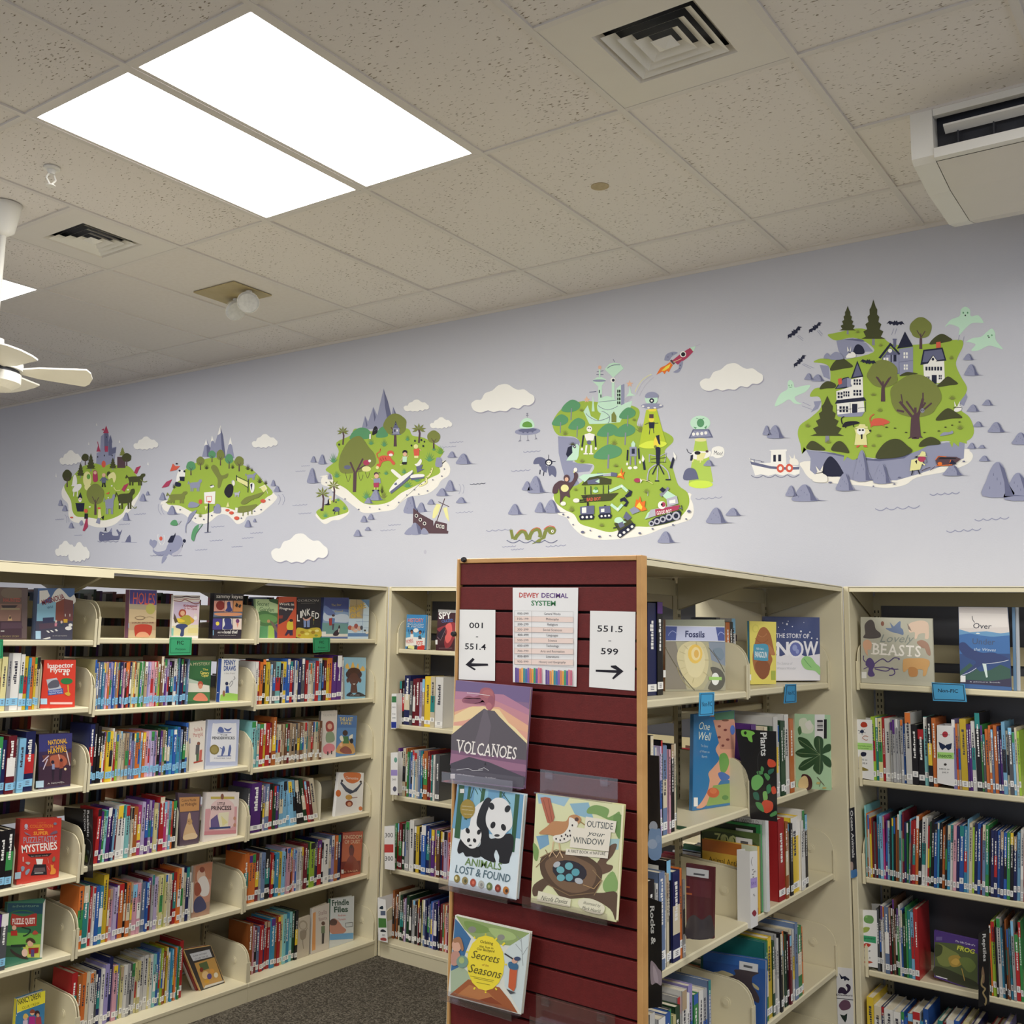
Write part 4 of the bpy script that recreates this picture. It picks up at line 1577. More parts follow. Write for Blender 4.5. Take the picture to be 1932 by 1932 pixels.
face_book(D6, [(752, 222), (1402, 308), (1345, 1178), (712, 1030)], BK, .012, 'd9d8a2', '''
P dfe0b0 752 224 1390 312 1335 1170 714 1028
P 9fc0d0 760 226 1000 256 960 320 860 290 770 300; P 8fb6c8 1000 300 1140 290 1180 420 1040 380; P 7fa8c4 752 540 840 530 850 600 780 640; P a8c8c8 1240 560 1370 560 1360 640 1240 640
S 7da05a 1140 330 1200 310 1290 340 1280 400 1330 380 1370 360 1375 440 1290 420 1200 380 1130 370
S 6f9450 1330 380 1395 400 1370 560 1330 480; S 8aac68 1250 880 1320 800 1360 900 1330 960 1260 950; S 7fa05c 730 590 770 640 760 720 735 700
S 6b5240 1180 780 1290 620 1350 600 1320 680 1270 740 1320 760 1300 800 1220 830 1200 830
S 5f4a3a 735 900 850 840 930 900 1200 960 1350 960 1340 1160 1300 1080 1150 1000 950 1000 850 900 780 970 730 980
S 594434 790 700 900 650 1050 660 1180 720 1240 800 1220 900 1150 990 1000 980 860 900 790 820
S 7a5f48 830 720 950 670 1060 700 1170 760 1200 830 1150 930 1020 960 900 900 830 800
E 2d2a34 1000 800 130 80 12
E 6fb0b8 932 790 30 26 20; E 6fb0b8 995 762 30 28; E 5fa4b0 1044 808 30 28; E 6fb0b8 935 848 30 26; E 62a8b4 997 845 28 28; E b8bcc0 1068 872 32 22 20; E b8bcc0 905 750 28 20 -30
L a08560 6 780 700 900 640 1080 680; L a08560 5 1170 790 1240 870 1180 980; L 8b7050 6 840 900 1000 980 1180 960; L 8b7050 5 750 770 830 690; L c09a6a 5 1100 900 1180 930 1230 870; L 8b7050 5 820 640 860 720
P b5654a 783 255 820 250 855 258 888 400 870 450 835 440 800 320
L 8f4a34 4 805 270 850 430; L 8f4a34 4 840 262 870 430
S c08a5c 772 520 830 470 880 430 970 430 1000 390 1050 382 1085 410 1075 440 1040 470 1000 520 940 550 850 530
S ece6d8 1000 400 1060 440 1045 490 1010 560 950 590 890 580 880 540 950 520 990 470
E 5a3a30 1052 416 15 15; L a07a40 7 1075 430 1130 470
E 3a3034 900 560 6 8; E 3a3034 930 570 6 8; E 3a3034 960 560 6 8; E 3a3034 985 540 6 8; E 3a3034 1000 500 6 8; E 3a3034 1020 460 6 8; E 3a3034 970 530 6 8; E 3a3034 1005 535 6 8; E 3a3034 1030 490 6 8; E 3a3034 940 540 6 7
L d8b890 8 880 580 870 650 850 690; L d8b890 8 920 590 930 660 950 700; L d8b890 5 870 650 900 690; L d8b890 5 930 650 900 700
P ece4d2 1120 395 1348 430 1335 515 1110 485; P ece4d2 1020 470 1306 510 1290 655 1000 622; P ece4d2 975 632 1288 660 1282 706 968 676
T 3f4a4c 1126 470 194 50 6.5|OUTSIDE; T 3f4a4c 1130 530 130 36 8 s=.3|your; T 3f4a4c 1024 588 230 48 5.5|WINDOW
T 5a5a50 985 660 280 24 4.5|A FIRST BOOK of NATURE
P e4dfc4 768 945 1010 1005 1003 1066 756 1020; S e4dfc4 1070 1010 1150 1002 1240 1040 1260 1080 1230 1120 1130 1100 1070 1060
T 4a4a44 785 1012 200 36 9 s=.4|Nicola Davies; T 6a6a5c 1100 1040 130 22 12 s=.3|illustrated by; T 6a6a5c 1090 1080 140 26 12 s=.3|Mark Hearld
P efe9c0 1388 312 1402 310 1360 1160 1345 1165
''', 'picture book with a brown bird above a nest of blue eggs', spine='e6e2b8')
face_book(D6, [(152, 1125), (708, 1252), (640, 1862), (98, 1722)], BK, .012, 'dfe0d4', '''
P 3f6f9c 152 1150 180 1180 270 1300 230 1400 200 1500 120 1540
P 93a86a 158 1130 700 1258 690 1300 560 1350 420 1340 300 1300 220 1230
S 7e9a54 220 1170 330 1190 420 1240 330 1260 250 1240; S a9bf7c 400 1220 560 1250 600 1300 480 1310
E 8a8a80 278 1232 30 24; E 8f8f86 492 1290 28 22
P cfdad8 700 1262 680 1480 640 1850 520 1650 500 1420 560 1350
L 9aa0a0 5 640 1290 655 1500; L 9aa0a0 4 650 1400 600 1340; L 9aa0a0 4 652 1420 690 1360; L 9aa0a0 3 640 1320 610 1280
P a8b89a 118 1540 200 1500 260 1560 280 1620 120 1700
P a05a34 112 1715 250 1600 480 1660 560 1760 615 1850; P b87848 160 1720 260 1640 400 1700 480 1780; P 8a4428 300 1760 420 1730 500 1790
E f2dc3c 378 1480 140 205
L f2dc3c 14 245 1400 235 1395; L f2dc3c 14 500 1350 520 1330
L f2dc3c 12 378 1270 378 1262; L f2dc3c 12 300 1300 292 1285; L f2dc3c 12 450 1310 460 1295; L f2dc3c 12 240 1480 225 1480; L f2dc3c 12 520 1490 535 1492; L f2dc3c 12 300 1660 290 1675; L f2dc3c 12 450 1665 460 1680; L f2dc3c 12 378 1690 378 1702
T 4a4420 336 1330 96 22 9|Orbiting; T 4a4420 330 1362 104 18 9|the Sun in; T 4a4420 312 1382 130 20 9|Our Backyard
T 5a5424 270 1440 210 62 12 s=.25|Secrets; T b08040 350 1498 50 16 10|of the; T 5a5424 248 1545 245 66 12 s=.25|Seasons
L 8a8230 3 262 1575 440 1610; L 8a8230 3 290 1590 430 1620; L 8a8230 3 310 1622 410 1642
S d8a890 130 1330 160 1290 190 1310 195 1370 165 1400 135 1380; S c09080 128 1400 180 1400 190 1470 150 1500 120 1480; S a87858 140 1300 190 1290 215 1370 200 1390 180 1330 145 1330
E 7a9a8a 205 1470 44 46; E a8b878 200 1460 20 24
P c8603a 556 1520 612 1530 600 1660 585 1690 545 1660; S 3f6a8c 545 1480 570 1470 615 1490 610 1530 555 1520; E d8a890 592 1462 22 22; E 3a4a6a 612 1448 24 16
L 3a3a40 10 518 1410 580 1450; P 4a4a50 530 1670 600 1700 560 1710
''', 'square picture book with a big yellow sun on the display board', spine='e2e0d4')

# ------------------------------------------------------------------ books standing face out on the shelves
Fa, Fb, Fc, Fd, Fe, Ff = (0, 1060, 8.05), (220, 1060, 7.43), (440, 1080, 6.9), (0, 1300, 8.05), (0, 1480, 8.05), (0, 1692, 8.05)
Z1, Z2, Z3, Z4 = (0, 1050, 4.025), (380, 1050, 4.025), (0, 1452, 4.025), (380, 1452, 4.025)
Z7, Z8 = (1200, 1040, 4.39), (1200, 1452, 4.025)
G1f, G3f, Wf = (1560, 1060, 5.19), (1560, 1700, 5.19), (640, 1060, 8.78)
LX = ('X', -3.862)
face_book(Fa, [(-150, 380), (425, 395), (408, 1168), (-170, 1168)], LX, .022, '5d4a44', '''
P 6b564c -140 390 420 400 410 700 -150 700; P 8a6a5c -140 640 330 640 310 900 -150 900; P 4a3640 -150 900 408 900 405 1160 -160 1160
S 7a6a5a 40 420 200 390 330 430 360 520 200 560 30 520; P 3a2f34 20 660 270 660 230 700 40 700; P 9a8a6c 10 700 300 700 300 730 10 730
P c9a878 125 860 150 805 175 860 190 895 115 895; P 2d2428 140 830 165 830 165 865 140 865; P 6a5a58 330 400 420 402 405 1160 330 1160; P 5a4450 20 920 320 920 350 1010 10 1020
T b0584c 50 610 260 60 0 b=.03|HAUNTED; T a89868 0 1145 290 26 0|A SPOOKY STORY; R d8d4cc 10 1045 55 14
''', 'dim brown face-out book with a house, at the very picture edge', zfloor=1.668)
face_book(Fa, [(575, 400), (1135, 400), (1095, 1178), (530, 1176)], LX, .03, '4c5a7c', '''
P 4f6f9e 580 402 1133 402 1120 620 566 640; P 8fc0d4 566 640 860 600 850 900 555 900; P e9e6dc 600 440 720 430 760 520 700 570 600 640; S e9e6dc 800 600 820 470 900 400 990 470 1060 540 1130 500 1120 640
P 8a4a3c 850 620 975 560 970 900 840 900; P 7a4a48 975 560 1112 590 1108 900 970 900; P 4a4a5c 545 900 1108 900 1098 1175 532 1174; P 3a3f5e 650 850 820 840 815 920 650 930
R e4b53c 965 870 60 55; R e8e4dc 985 790 12 40; R e8e4dc 1055 790 12 40; P 5c4a5a 590 940 800 930 900 990 600 1030; E e8d4c4 850 905 16 22; E e4c8b8 935 915 16 22; P d88a9a 830 930 870 930 860 980 830 980; P 3a4a5a 915 935 960 935 960 980 915 980
P f0eee8 700 1045 730 1045 760 1075 730 1075; P f0eee8 760 1040 790 1040 820 1068 790 1068; P f0eee8 830 1025 860 1022 880 1050 850 1054; E f0eee8 1040 1010 52 30; E f0eee8 1070 960 30 26; P e8e6e0 640 1170 760 1140 770 1160 700 1176
T 8c2f3f 650 660 350 84 -17 b=.03|MAGNOLIA; T 4a6a8c 720 720 90 40 -14|WU; R b8dcf0 540 1050 80 120; T c8c4c0 800 1130 220 20 0|an old city mystery
''', 'face-out picture-cover book with blue sky, brick building and crossing dogs', spine='6a7a9c', zfloor=1.668)
face_book(Fb, [(185, 388), (566, 400), (548, 1055), (165, 1055)], LX, .03, 'c9b48a', '''
P 4a3f86 186 390 564 402 558 604 182 590; P c8b088 182 592 558 606 548 1053 166 1053; P b89a78 176 840 552 840 549 960 170 960; P a89a80 182 592 558 606 556 680 180 660
T d8624c 228 590 306 172 3|HOLES
E b3ab5c 474 660 66 76; C 7a6248 5 260 790 290 765 350 760 410 790; E 8a7258 330 790 70 26; E c8b088 326 786 58 18; C 7a6248 4 420 780 470 770 520 790
S b8402f 250 910 300 880 400 875 480 890 500 920 480 1010 430 1050 280 1050 255 1010; S e0a078 290 1010 330 985 400 985 440 1010 450 1052 280 1052; T 6b4438 215 862 310 20 0 b=.03|LOUIS SACHAR
R 9cc8e0 168 860 8 70
''', 'tan and purple face-out book with a red cap on its cover', spine='8a5a78', zfloor=1.677)
face_book(Fb, [(795, 465), (1170, 470), (1143, 1048), (765, 1046)], LX, .014, 'efe6dc', '''
P c9b8cc 806 560 1160 560 1150 800 790 800; P e6cdd6 960 620 1158 620 1148 880 960 880; P e8dca8 780 900 1148 880 1140 1035 776 1035; P e8d890 1000 930 1144 930 1140 1000 1000 1000
C 4a2434 14 815 490 900 495 980 485 1060 495 1155 490; C 8a4a44 12 815 540 900 555 960 530 1030 560 1110 590 1155 560; C c8908a 8 815 515 900 525 980 515 1060 530 1155 520
S b04a34 880 690 910 665 960 675 975 720 950 770 900 775 870 740; E e8b48c 925 720 32 36
S b4a83c 870 800 960 750 1030 760 1060 840 1000 890 930 870 870 860 850 820; S e8c83c 850 790 900 800 960 830 900 850 850 830; S d8a83c 1030 770 1090 820 1050 860
S 3a4674 850 880 950 870 1000 900 950 940 940 1035 890 1035 900 950 830 920; P 5a4a3a 810 720 860 840 820 860 800 800; E e8d8cc 1105 750 22 26; E f2eae4 1105 790 26 30
T a03a44 940 628 190 34 2 b=.04|Kidnapped; T a03a44 950 662 176 30 4|at the Capital; P 8ac4b4 768 930 800 930 795 1035 770 1035
''', 'white-bordered face-out book with a running red-haired child', zfloor=1.677)
face_book(Fb, [(1372, 440), (1782, 450), (1745, 1045), (1346, 1042)], LX, .03, '2b2434', '''
P 1e1a22 1374 442 1780 452 1776 540 1368 532; T efeae2 1398 505 370 56 1.5 b=.012|sammy keyes
P d89a8a 1368 545 1510 545 1506 695 1362 695; E 8c2f2c 1455 612 62 66; P e8b49c 1515 545 1630 545 1626 698 1510 698; S 3a3f7c 1550 570 1590 560 1600 620 1620 690 1525 690 1550 640; P d8935c 1640 545 1768 545 1764 700 1634 700
P 2a2226 1680 570 1710 600 1690 640 1660 620; P 2a2226 1730 590 1750 610 1730 650 1700 630; P 6a7a94 1360 705 1764 705 1758 790 1354 790; S e09a72 1380 720 1560 710 1740 720 1740 750 1560 760 1400 750; P 3a4250 1354 770 1560 760 1758 780 1757 790 1354 792
P 4a3f8a 1352 795 1482 795 1478 950 1344 950; E f2dc5a 1415 865 26 28; P e8e4dc 1487 795 1625 795 1620 950 1482 950; S 3a3f7c 1510 800 1600 800 1610 860 1620 940 1490 940 1520 880; P f0dccc 1632 795 1754 795 1750 950 1628 950
E 7c3f74 1696 830 26 30; P e8927c 1680 860 1712 860 1696 930; R d8b8a8 1400 900 4 4
T efeae2 1415 1000 90 22 0 b=.03|AND THE; T f6f2ea 1512 1004 184 44 0 b=.04|hotel thief; T c8c4bc 1425 1036 250 14 0|a novel by the author; R 8cc4e4 1350 960 10 70
''', 'black face-out paperback with nine small picture squares', spine='1c1820', zfloor=1.677)
face_book(Fc, [(290, 345), (602, 352), (582, 866), (325, 866)], LX, .016, '9cba8c', '''
P b8cf9a 292 347 600 354 594 520 296 520; S 4f7a4a 320 520 420 500 500 530 590 540 588 640 520 690 420 700 330 680 310 600; S 6a9a5a 340 560 440 540 560 580 560 640 450 660 360 640; P 5fa06a 340 700 450 700 445 862 332 862; P a8cc5c 460 690 590 700 584 862 455 862
S 2f5a34 470 350 560 350 598 380 596 420 540 400 480 380; P 4a3f7c 530 690 590 660 582 864 540 864; P 7a6a5a 470 620 510 640 560 700 590 760 580 800 520 720; E c89a6a 460 635 20 22
T 2f5a3a 305 430 160 60 4 s=.15|Secret; T 2f5a3a 340 500 190 56 4 s=.15|Garden
''', 'light green face-out book covered in garden leaves', zfloor=1.682)
face_book(Fc, [(592, 315), (826, 320), (816, 852), (578, 857)], ('X', -3.858), .014, 'cc5638', '''
P 35303a 596 400 790 380 800 460 700 620 590 680; P 8c3a34 594 560 650 560 640 600 592 600; T ede6da 596 425 194 34 2 b=.03|Work in; T ede6da 604 480 176 34 4 b=.03|Progress
S d8c23c 715 640 770 640 780 680 775 745 710 745 695 700; E 3a2a28 755 625 26 18; P 3a2a48 705 750 775 750 775 820 735 820 730 790 690 825 668 820
''', 'orange face-out book with a walking figure in a yellow shirt', zfloor=1.682)
face_book(Fc, [(836, 325), (1141, 325), (1134, 846), (824, 848)], ('X', -3.862), .028, '24232a', '''
S c9b23c 828 730 880 720 960 740 1040 720 1130 730 1132 845 826 846; E a8842c 900 780 30 20; E e4d66a 960 800 30 18; E a8842c 1040 780 26 22; E e8dc8a 1090 760 26 16; E c8742c 860 820 20 16; E e4d66a 1000 760 22 14; E 8a9a3c 1080 820 24 14
P 7f92bc 915 620 950 620 950 710 918 715; P 7f92bc 960 620 998 620 995 712 962 712; S d0a090 905 585 950 610 1015 575 1000 610 960 630 920 620; L 8a9a5a 4 1050 570 1045 680; R e8a04c 1042 610 12 14
T efece4 832 635 34 90 0 b=.03|L; T efece4 872 590 20 90 0 b=.03|I; T efece4 900 570 46 90 0 b=.03|N; T efece4 958 560 48 92 0 b=.03|K; T efece4 1018 570 36 70 4 b=.03|E; T efece4 1062 600 52 84 5 b=.03|D; T b8b4ac 835 380 280 30 0 s=.2|GORDON; L a8a49c 3 880 402 1070 398
''', 'black face-out book with folded hands over golden leaves', zfloor=1.682)
face_book(Fc, [(1186, 325), (1506, 330), (1490, 838), (1150, 838)], ('X', -3.862), .03, '5a6ea0', '''
P 3f4a84 1188 327 1504 332 1500 480 1180 470; P 8aa4c4 1180 470 1500 520 1492 660 1165 660; S c8d4e0 1190 520 1300 560 1400 540 1495 560 1490 650 1300 640 1180 620; P 6f9c96 1160 655 1493 665 1490 800 1155 800; P e0dccc 1152 800 1490 800 1488 836 1152 836; S 6a7cae 1190 430 1260 470 1330 540 1240 560 1180 500
S 2a2a34 1300 800 1330 760 1360 740 1375 690 1392 700 1385 760 1365 820 1310 825; P e8e6e0 1372 730 1384 730 1378 780 1368 780; E 4a3a3a 1303 560 20 16; P 5f86b4 1285 590 1325 600 1318 660 1285 670; P a8403a 1245 600 1288 590 1285 690 1250 690; P 4a4a5c 1288 670 1318 668 1305 750 1288 750
T b8a85c 1280 440 130 30 -3 s=.2|The Star; T b8a85c 1320 520 110 26 -3 s=.2|Road; R e8e4dc 1152 770 55 58
''', 'blue face-out book with a hiker and a black and white dog', spine='3f4a7c', zfloor=1.682)
face_book(Fc, [(1518, 350), (1772, 355), (1760, 836), (1492, 836)], ('X', -3.862), .016, 'c8dce8', '''
P b8a47c 1520 352 1700 354 1690 600 1512 600; P 5f8cb8 1660 354 1770 357 1768 460 1720 400; P 5f86b4 1496 790 1760 790 1758 834 1494 834; L 4a4a4c 3 1605 352 1600 600; L 4a4a4c 3 1520 440 1690 440; L 5f86b4 3 1690 360 1685 790; L 5f86b4 3 1520 545 1765 560; L 5f86b4 3 1600 640 1765 640; L 5f86b4 3 1600 720 1765 720
T e0b83c 1520 520 220 70 -16 b=.03|SQUARE; T e0b83c 1540 600 130 60 -14 b=.03|ONE; E b85a4a 1520 720 28 30; E d8a88a 1560 730 26 30; E a8503f 1600 700 26 34; E d8b09a 1640 730 26 32; E 3a3a44 1670 720 18 28; E e4c0a8 1590 760 30 20; E 2a2a30 1715 755 14 12; E e8e0d0 1740 785 20 16
''', 'pale blue and tan face-out book with a grid of squares', zfloor=1.682)
face_book(Z1, [(337, 786), (576, 785), (568, 1134), (305, 1138)], ('X', -3.87), .02, 'd8402f', '''
T efe6de 362 848 196 38 -2 b=.05|Inspector; T efe6de 382 878 150 38 0 b=.05|Flytrap; P b8bcc4 352 935 430 920 470 1005 370 1020; S 5c5c68 365 970 400 940 440 940 450 985 400 1000 370 1000; P 35509c 362 1018 478 1000 482 1042 366 1055; T dfe2ee 370 1034 104 14 -7|THE PRESIDENTS; T dfe2ee 372 1050 104 13 -7|MISSING MANE
E 2f7a44 506 946 46 24; L e0d8cc 3 488 905 488 890; E efe6de 486 892 9 10; E efe6de 514 894 9 10; L d8a83c 10 516 975 520 1040; S d8a83c 490 1040 520 1060 535 1045 520 1030; R efc9c0 380 1106 170 16; R b8daee 308 1078 50 44
''', 'red face-out book with a green plant and a blue label strip', spine='8c2822', zfloor=1.391)
face_book(Z1, [(1434, 790), (1606, 790), (1592, 1100), (1424, 1101)], ('X', -3.87), .018, '2f5f3c', '''
P 35683f 1436 792 1604 792 1600 930 1432 930; P b8c8b4 1432 925 1510 950 1520 1000 1430 1010; P e0dccc 1430 960 1500 965 1590 980 1594 1040 1428 1035; P 4a7a4a 1428 1030 1594 1030 1592 1098 1426 1098
E b8503c 1522 970 20 24; E d89072 1522 985 16 20; S e0866a 1470 1090 1490 1050 1520 1035 1555 1050 1575 1095; T c8c49c 1438 830 158 24 -2|A MYSTERY; T e8dc6a 1540 865 40 16 0|The; T f0e070 1520 890 68 22 4 b=.03|Canary; T f0e070 1530 910 54 20 4 b=.03|Caper
''', 'green face-out book with a sunburnt boy by the shore', spine='e0dccc', zfloor=1.377)
face_book(Z1, [(1686, 777), (1813, 777), (1804, 1096), (1668, 1099)], ('X', -3.87), .028, 'dddcd8', '''
P 9cca5c 1674 1050 1740 1035 1806 1045 1804 1094 1670 1097; T 2a4a8c 1702 822 88 38 0 b=.06|PENNY; T 2a4a8c 1700 866 90 38 0 b=.06|DRAWS; T 9a9a98 1704 892 80 14 0|a best friend; E 2a3050 1722 965 12 14; P 2f4a8c 1716 985 1736 985 1740 1035 1712 1035; C 4a4a50 3 1740 975 1760 945 1768 960 1745 990; C 4a4a50 3 1775 910 1785 925 1772 935; E 9a6a4a 1700 1040 10 24; R efede6 1650 1030 8 6
''', 'white face-out book with a green hill and bold blue capitals', spine='2f52a0', zfloor=1.377)
face_book(Z2, [(1083, 765), (1250, 768), (1244, 1062), (1092, 1066)], ('X', -3.865), .018, '8cc0d8', '''
P 94bccc 1086 768 1248 770 1247 860 1088 860; S e0b45c 1100 850 1110 810 1130 850 1150 800 1170 850 1190 810 1200 860 1225 830 1235 870; E 3f2c30 1158 895 62 42; E 4a3028 1158 870 48 26; E 5c3a30 1158 930 38 48; E 5c3a30 1112 940 11 18; E 5c3a30 1204 940 11 18; P 5c3a30 1138 970 1178 970 1186 1035 1130 1035; S 2f2a34 1105 1060 1130 1030 1160 1050 1190 1030 1230 1045 1240 1062; P e8e0d8 1148 965 1170 965 1160 975; T e8e4dc 1130 1054 70 8 0|a true crown
''', 'light blue face-out book with a crowned child seen from behind', spine='d8d4c8', zfloor=1.357)
face_book(Fd, [(592, 692), (1098, 668), (1070, 1452), (585, 1505)], ('X', -3.87), .034, '3a2d50', '''
P 3a3a74 594 694 1096 670 1090 900 592 960; P 6a3f3a 640 1010 1080 960 1075 1180 700 1200; P 3f2a3c 592 1180 1078 1150 1070 1448 588 1500; S b06048 760 1040 850 1000 960 1010 1020 1100 960 1180 800 1180
P cfc0d0 640 1100 735 1005 745 1020 650 1110; P cfc0d0 650 1220 715 1060 730 1065 665 1225; P d8c8c8 1000 940 1018 940 1068 1160 1058 1168; P e0b09c 880 990 895 985 920 1090 905 1090; E 2a2434 800 1110 26 28; P 8a94b4 790 1140 830 1140 830 1220 790 1225; P 2a2030 785 1220 830 1220 815 1390 795 1400; E 3a2430 930 1080 24 26; P 9c4f3c 905 1110 960 1100 960 1200 905 1210; P 2a2030 905 1210 950 1200 930 1380 895 1380; E f4dca8 992 1215 18 20
T e8b23c 735 850 290 74 -6 b=.04|NATIONAL; T e0a23c 770 905 230 40 -6 b=.04|FOUND; T e8b23c 735 985 280 74 -7 b=.04|HUNTERS; T d0ccc8 720 1450 260 24 -6|A NOVEL
P b8d4e4 545 1400 665 1390 662 1492 545 1500
''', 'dark purple face-out book with golden capitals and two runners', spine='17151c', zfloor=1.07)
face_book(Z1, [(1440, 1262), (1562, 1246), (1548, 1586), (1436, 1610)], ('X', -3.87), .02, 'e6ddd0', '''
T b86a64 1475 1330 66 30 -8|Stella &; T b86a64 1470 1372 72 34 -8|Marigold; E 8a5a48 1508 1420 12 14; P 5c5a5c 1488 1430 1516 1430 1512 1500 1484 1505; P 4a6a4c 1490 1500 1512 1496 1508 1560 1490 1562; P c8685c 1516 1470 1536 1465 1530 1550 1510 1556; P b0463c 1470 1560 1540 1545 1538 1556 1470 1572; P 6a74a0 1438 1380 1446 1380 1446 1420 1438 1420
''', 'cream face-out paperback with a mother and child drawing', spine='d8d0b8', zfloor=1.071)
face_book(Z1, [(1582, 1240), (1819, 1238), (1804, 1588), (1560, 1590)], ('X', -3.868), .02, 'cdd2e2', '''
P b4bcd8 1584 1242 1817 1240 1802 1586 1562 1588; S e6e6ea 1612 1290 1640 1268 1770 1266 1796 1290 1788 1530 1770 1556 1620 1558 1594 1535
L 5f6ea4 6 1650 1340 1756 1336; S 5f6ea4 1655 1330 1665 1295 1690 1300 1700 1332; S 5f6ea4 1700 1300 1730 1310 1760 1300 1740 1325 1720 1325; L 4f5f9c 6 1650 1516 1756 1514; S 5f6ea4 1680 1510 1690 1450 1702 1440 1708 1470 1690 1512; S 5f6ea4 1730 1510 1740 1440 1750 1430 1756 1460 1745 1510; L 5f6ea4 6 1670 1450 1700 1470 1680 1510
T 3f4650 1672 1362 54 14 0|THE; T 2f3640 1612 1388 170 22 0 b=.03|PENDERWICKS; T 8a8a94 1625 1536 130 10 0|A SUMMER TALE; E 8a7c44 1628 1466 36 38; E a3945a 1628 1466 26 28
''', 'pale blue face-out book with silhouettes and a gold medal seal', zfloor=1.071)
face_book(Z2, [(912, 1176), (1033, 1167), (1020, 1511), (904, 1523)], ('X', -3.87), .018, 'd8d0c6', '''
T a8a49c 925 1216 96 18 -3|THE HOPE LIST; S a04a44 945 1270 970 1248 1000 1262 1006 1310 985 1330 950 1325; E d8a890 975 1290 18 22; S 8a9a7c 950 1340 1000 1335 1010 1400 950 1410; S d8848c 925 1450 960 1420 1005 1430 1010 1470 960 1500 930 1490; P 3a2f34 955 1480 965 1480 965 1508 955 1508; P 3a2f34 985 1475 993 1475 993 1502 985 1502
''', 'pale face-out book with a small girl in a pink skirt', spine='6a6460', zfloor=1.055)
face_book(Z2, [(1042, 1204), (1183, 1208), (1166, 1507), (1022, 1492)], ('X', -3.87), .032, '5f88b8', '''
P 4f74a8 1044 1206 1181 1210 1175 1300 1036 1300; S c89a5c 1030 1450 1060 1410 1100 1390 1150 1420 1165 1490 1100 1500 1026 1488; S 8a4a3c 1050 1470 1090 1440 1130 1460 1140 1495 1080 1495; E 4a3a34 1092 1340 20 22; P 4f7a4c 1075 1365 1115 1365 1120 1420 1075 1420; S e8e2cc 1050 1370 1070 1360 1080 1400 1060 1400; S e8e2cc 1120 1370 1150 1350 1140 1400; E 2a2a30 1140 1400 14 20; E e8b48c 1060 1430 12 14
T e0cc6a 1050 1250 100 30 0 b=.03|THE LAST; T e0cc6a 1060 1276 80 20 0|FIRE
''', 'thick blue face-out book with a crowd of adventurers', zfloor=1.055)
face_book(Fe, [(312, 532), (936, 508), (890, 1404), (255, 1462)], ('X', -3.872), .034, 'c83a30', '''
P b8342c 314 534 330 534 280 1456 258 1458
T e07a34 455 660 350 50 -1 b=.04|COLLECTION; T d8703a 560 596 140 22 -2|VERY; R e8b43c 575 678 90 16; T f09a3c 510 770 226 54 -2 b=.06|SUPER; T a8909c 358 895 508 96 -3 b=.04|PUZZLETASTIC; T f4ece4 335 1040 540 118 -6 b=.04|MYSTERIES
P 2f2428 410 1060 470 1060 700 1048 790 1044 740 1090 470 1108; T b8a49c 470 1102 260 22 -4|for clever minds
P efece4 545 1130 655 1130 640 1215 560 1215; P 26222a 520 1215 700 1212 715 1370 465 1384; P e8e4dc 525 1342 655 1338 655 1348 525 1352; P 6a5a5c 525 1270 680 1262 690 1322 510 1330; L 26222a 3 515 1290 690 1284; L 26222a 3 512 1308 690 1302
S e8963c 770 1215 790 1230 815 1215 812 1260 845 1290 845 1340 820 1362 760 1362 775 1300; E b8b0bc 398 630 26 30; R b8b0bc 388 650 20 20; L b8b0bc 6 370 690 430 655; L b8b0bc 6 370 655 430 690; E 7a7a8c 838 596 26 20; S 8c7080 370 720 430 750 470 780 400 760; S 7a5a6c 760 760 800 720 860 700 870 740 800 760
R ece0d8 345 1100 12 74; S 8a9cac 320 1260 345 1240 375 1260 360 1310 330 1320; S 8a9cac 385 1330 420 1290 455 1290 430 1350 395 1375; S 7a7c5c 795 1130 820 1090 840 1120 830 1165 800 1170; L d8a49c 5 725 1120 740 1200; L d8a49c 5 715 1240 750 1300; S b0a8a4 385 1190 420 1175 460 1190 430 1220; P a8c4d4 230 1340 322 1325 312 1430 225 1440
''', 'bright red face-out book with a typewriter and orange cat', spine='9c2c26', zfloor=.712)
face_book(Z3, [(1352, 176), (1526, 190), (1510, 530), (1368, 546)], ('X', -3.87), .02, '5a4a58', '''
P c8925c 1362 212 1515 205 1512 310 1366 322; T 3a2430 1380 245 110 22 -3|Colors Nudie; T 3a2430 1378 278 116 26 -4|at Midnight; P 6a5568 1368 330 1510 320 1500 500 1375 510; S d8b488 1420 400 1430 340 1445 330 1455 400 1470 440 1490 500 1440 530 1390 530 1400 460; E c49a6a 1440 395 20 24; E 3a2a2c 1434 392 4 4; S e4c8a0 1400 500 1470 480 1500 500 1480 525 1400 530
''', 'purple-brown face-out book with a dog and an orange title panel', zfloor=.742)
face_book(Z3, [(1570, 175), (1817, 172), (1802, 490), (1548, 506)], ('X', -3.868), .028, 'e8ddd4', '''
P d8a0a4 1560 300 1800 280 1794 460 1552 470; S e8c8c4 1600 330 1610 260 1690 215 1770 255 1780 330 1760 440 1600 450; P ece4c4 1660 330 1740 320 1730 440 1650 440; P 6a5a8c 1600 380 1650 340 1670 440 1600 450; P e8dc9c 1680 350 1730 400 1690 430; P 3a4a7c 1590 440 1750 430 1750 445 1590 455; P d08890 1552 470 1794 458 1792 485 1550 498; R c8b45c 1600 205 180 18
T 3a2a34 1652 270 56 24 0 b=.03|LITTLE; T 3a2a34 1605 308 152 32 -1 b=.04|PRINCESS; E c89078 1782 370 10 14; E c89078 1782 420 10 14; E 8a5a4a 1688 205 12 22
''', 'pink and cream face-out book with a kneeling girl', zfloor=.742)
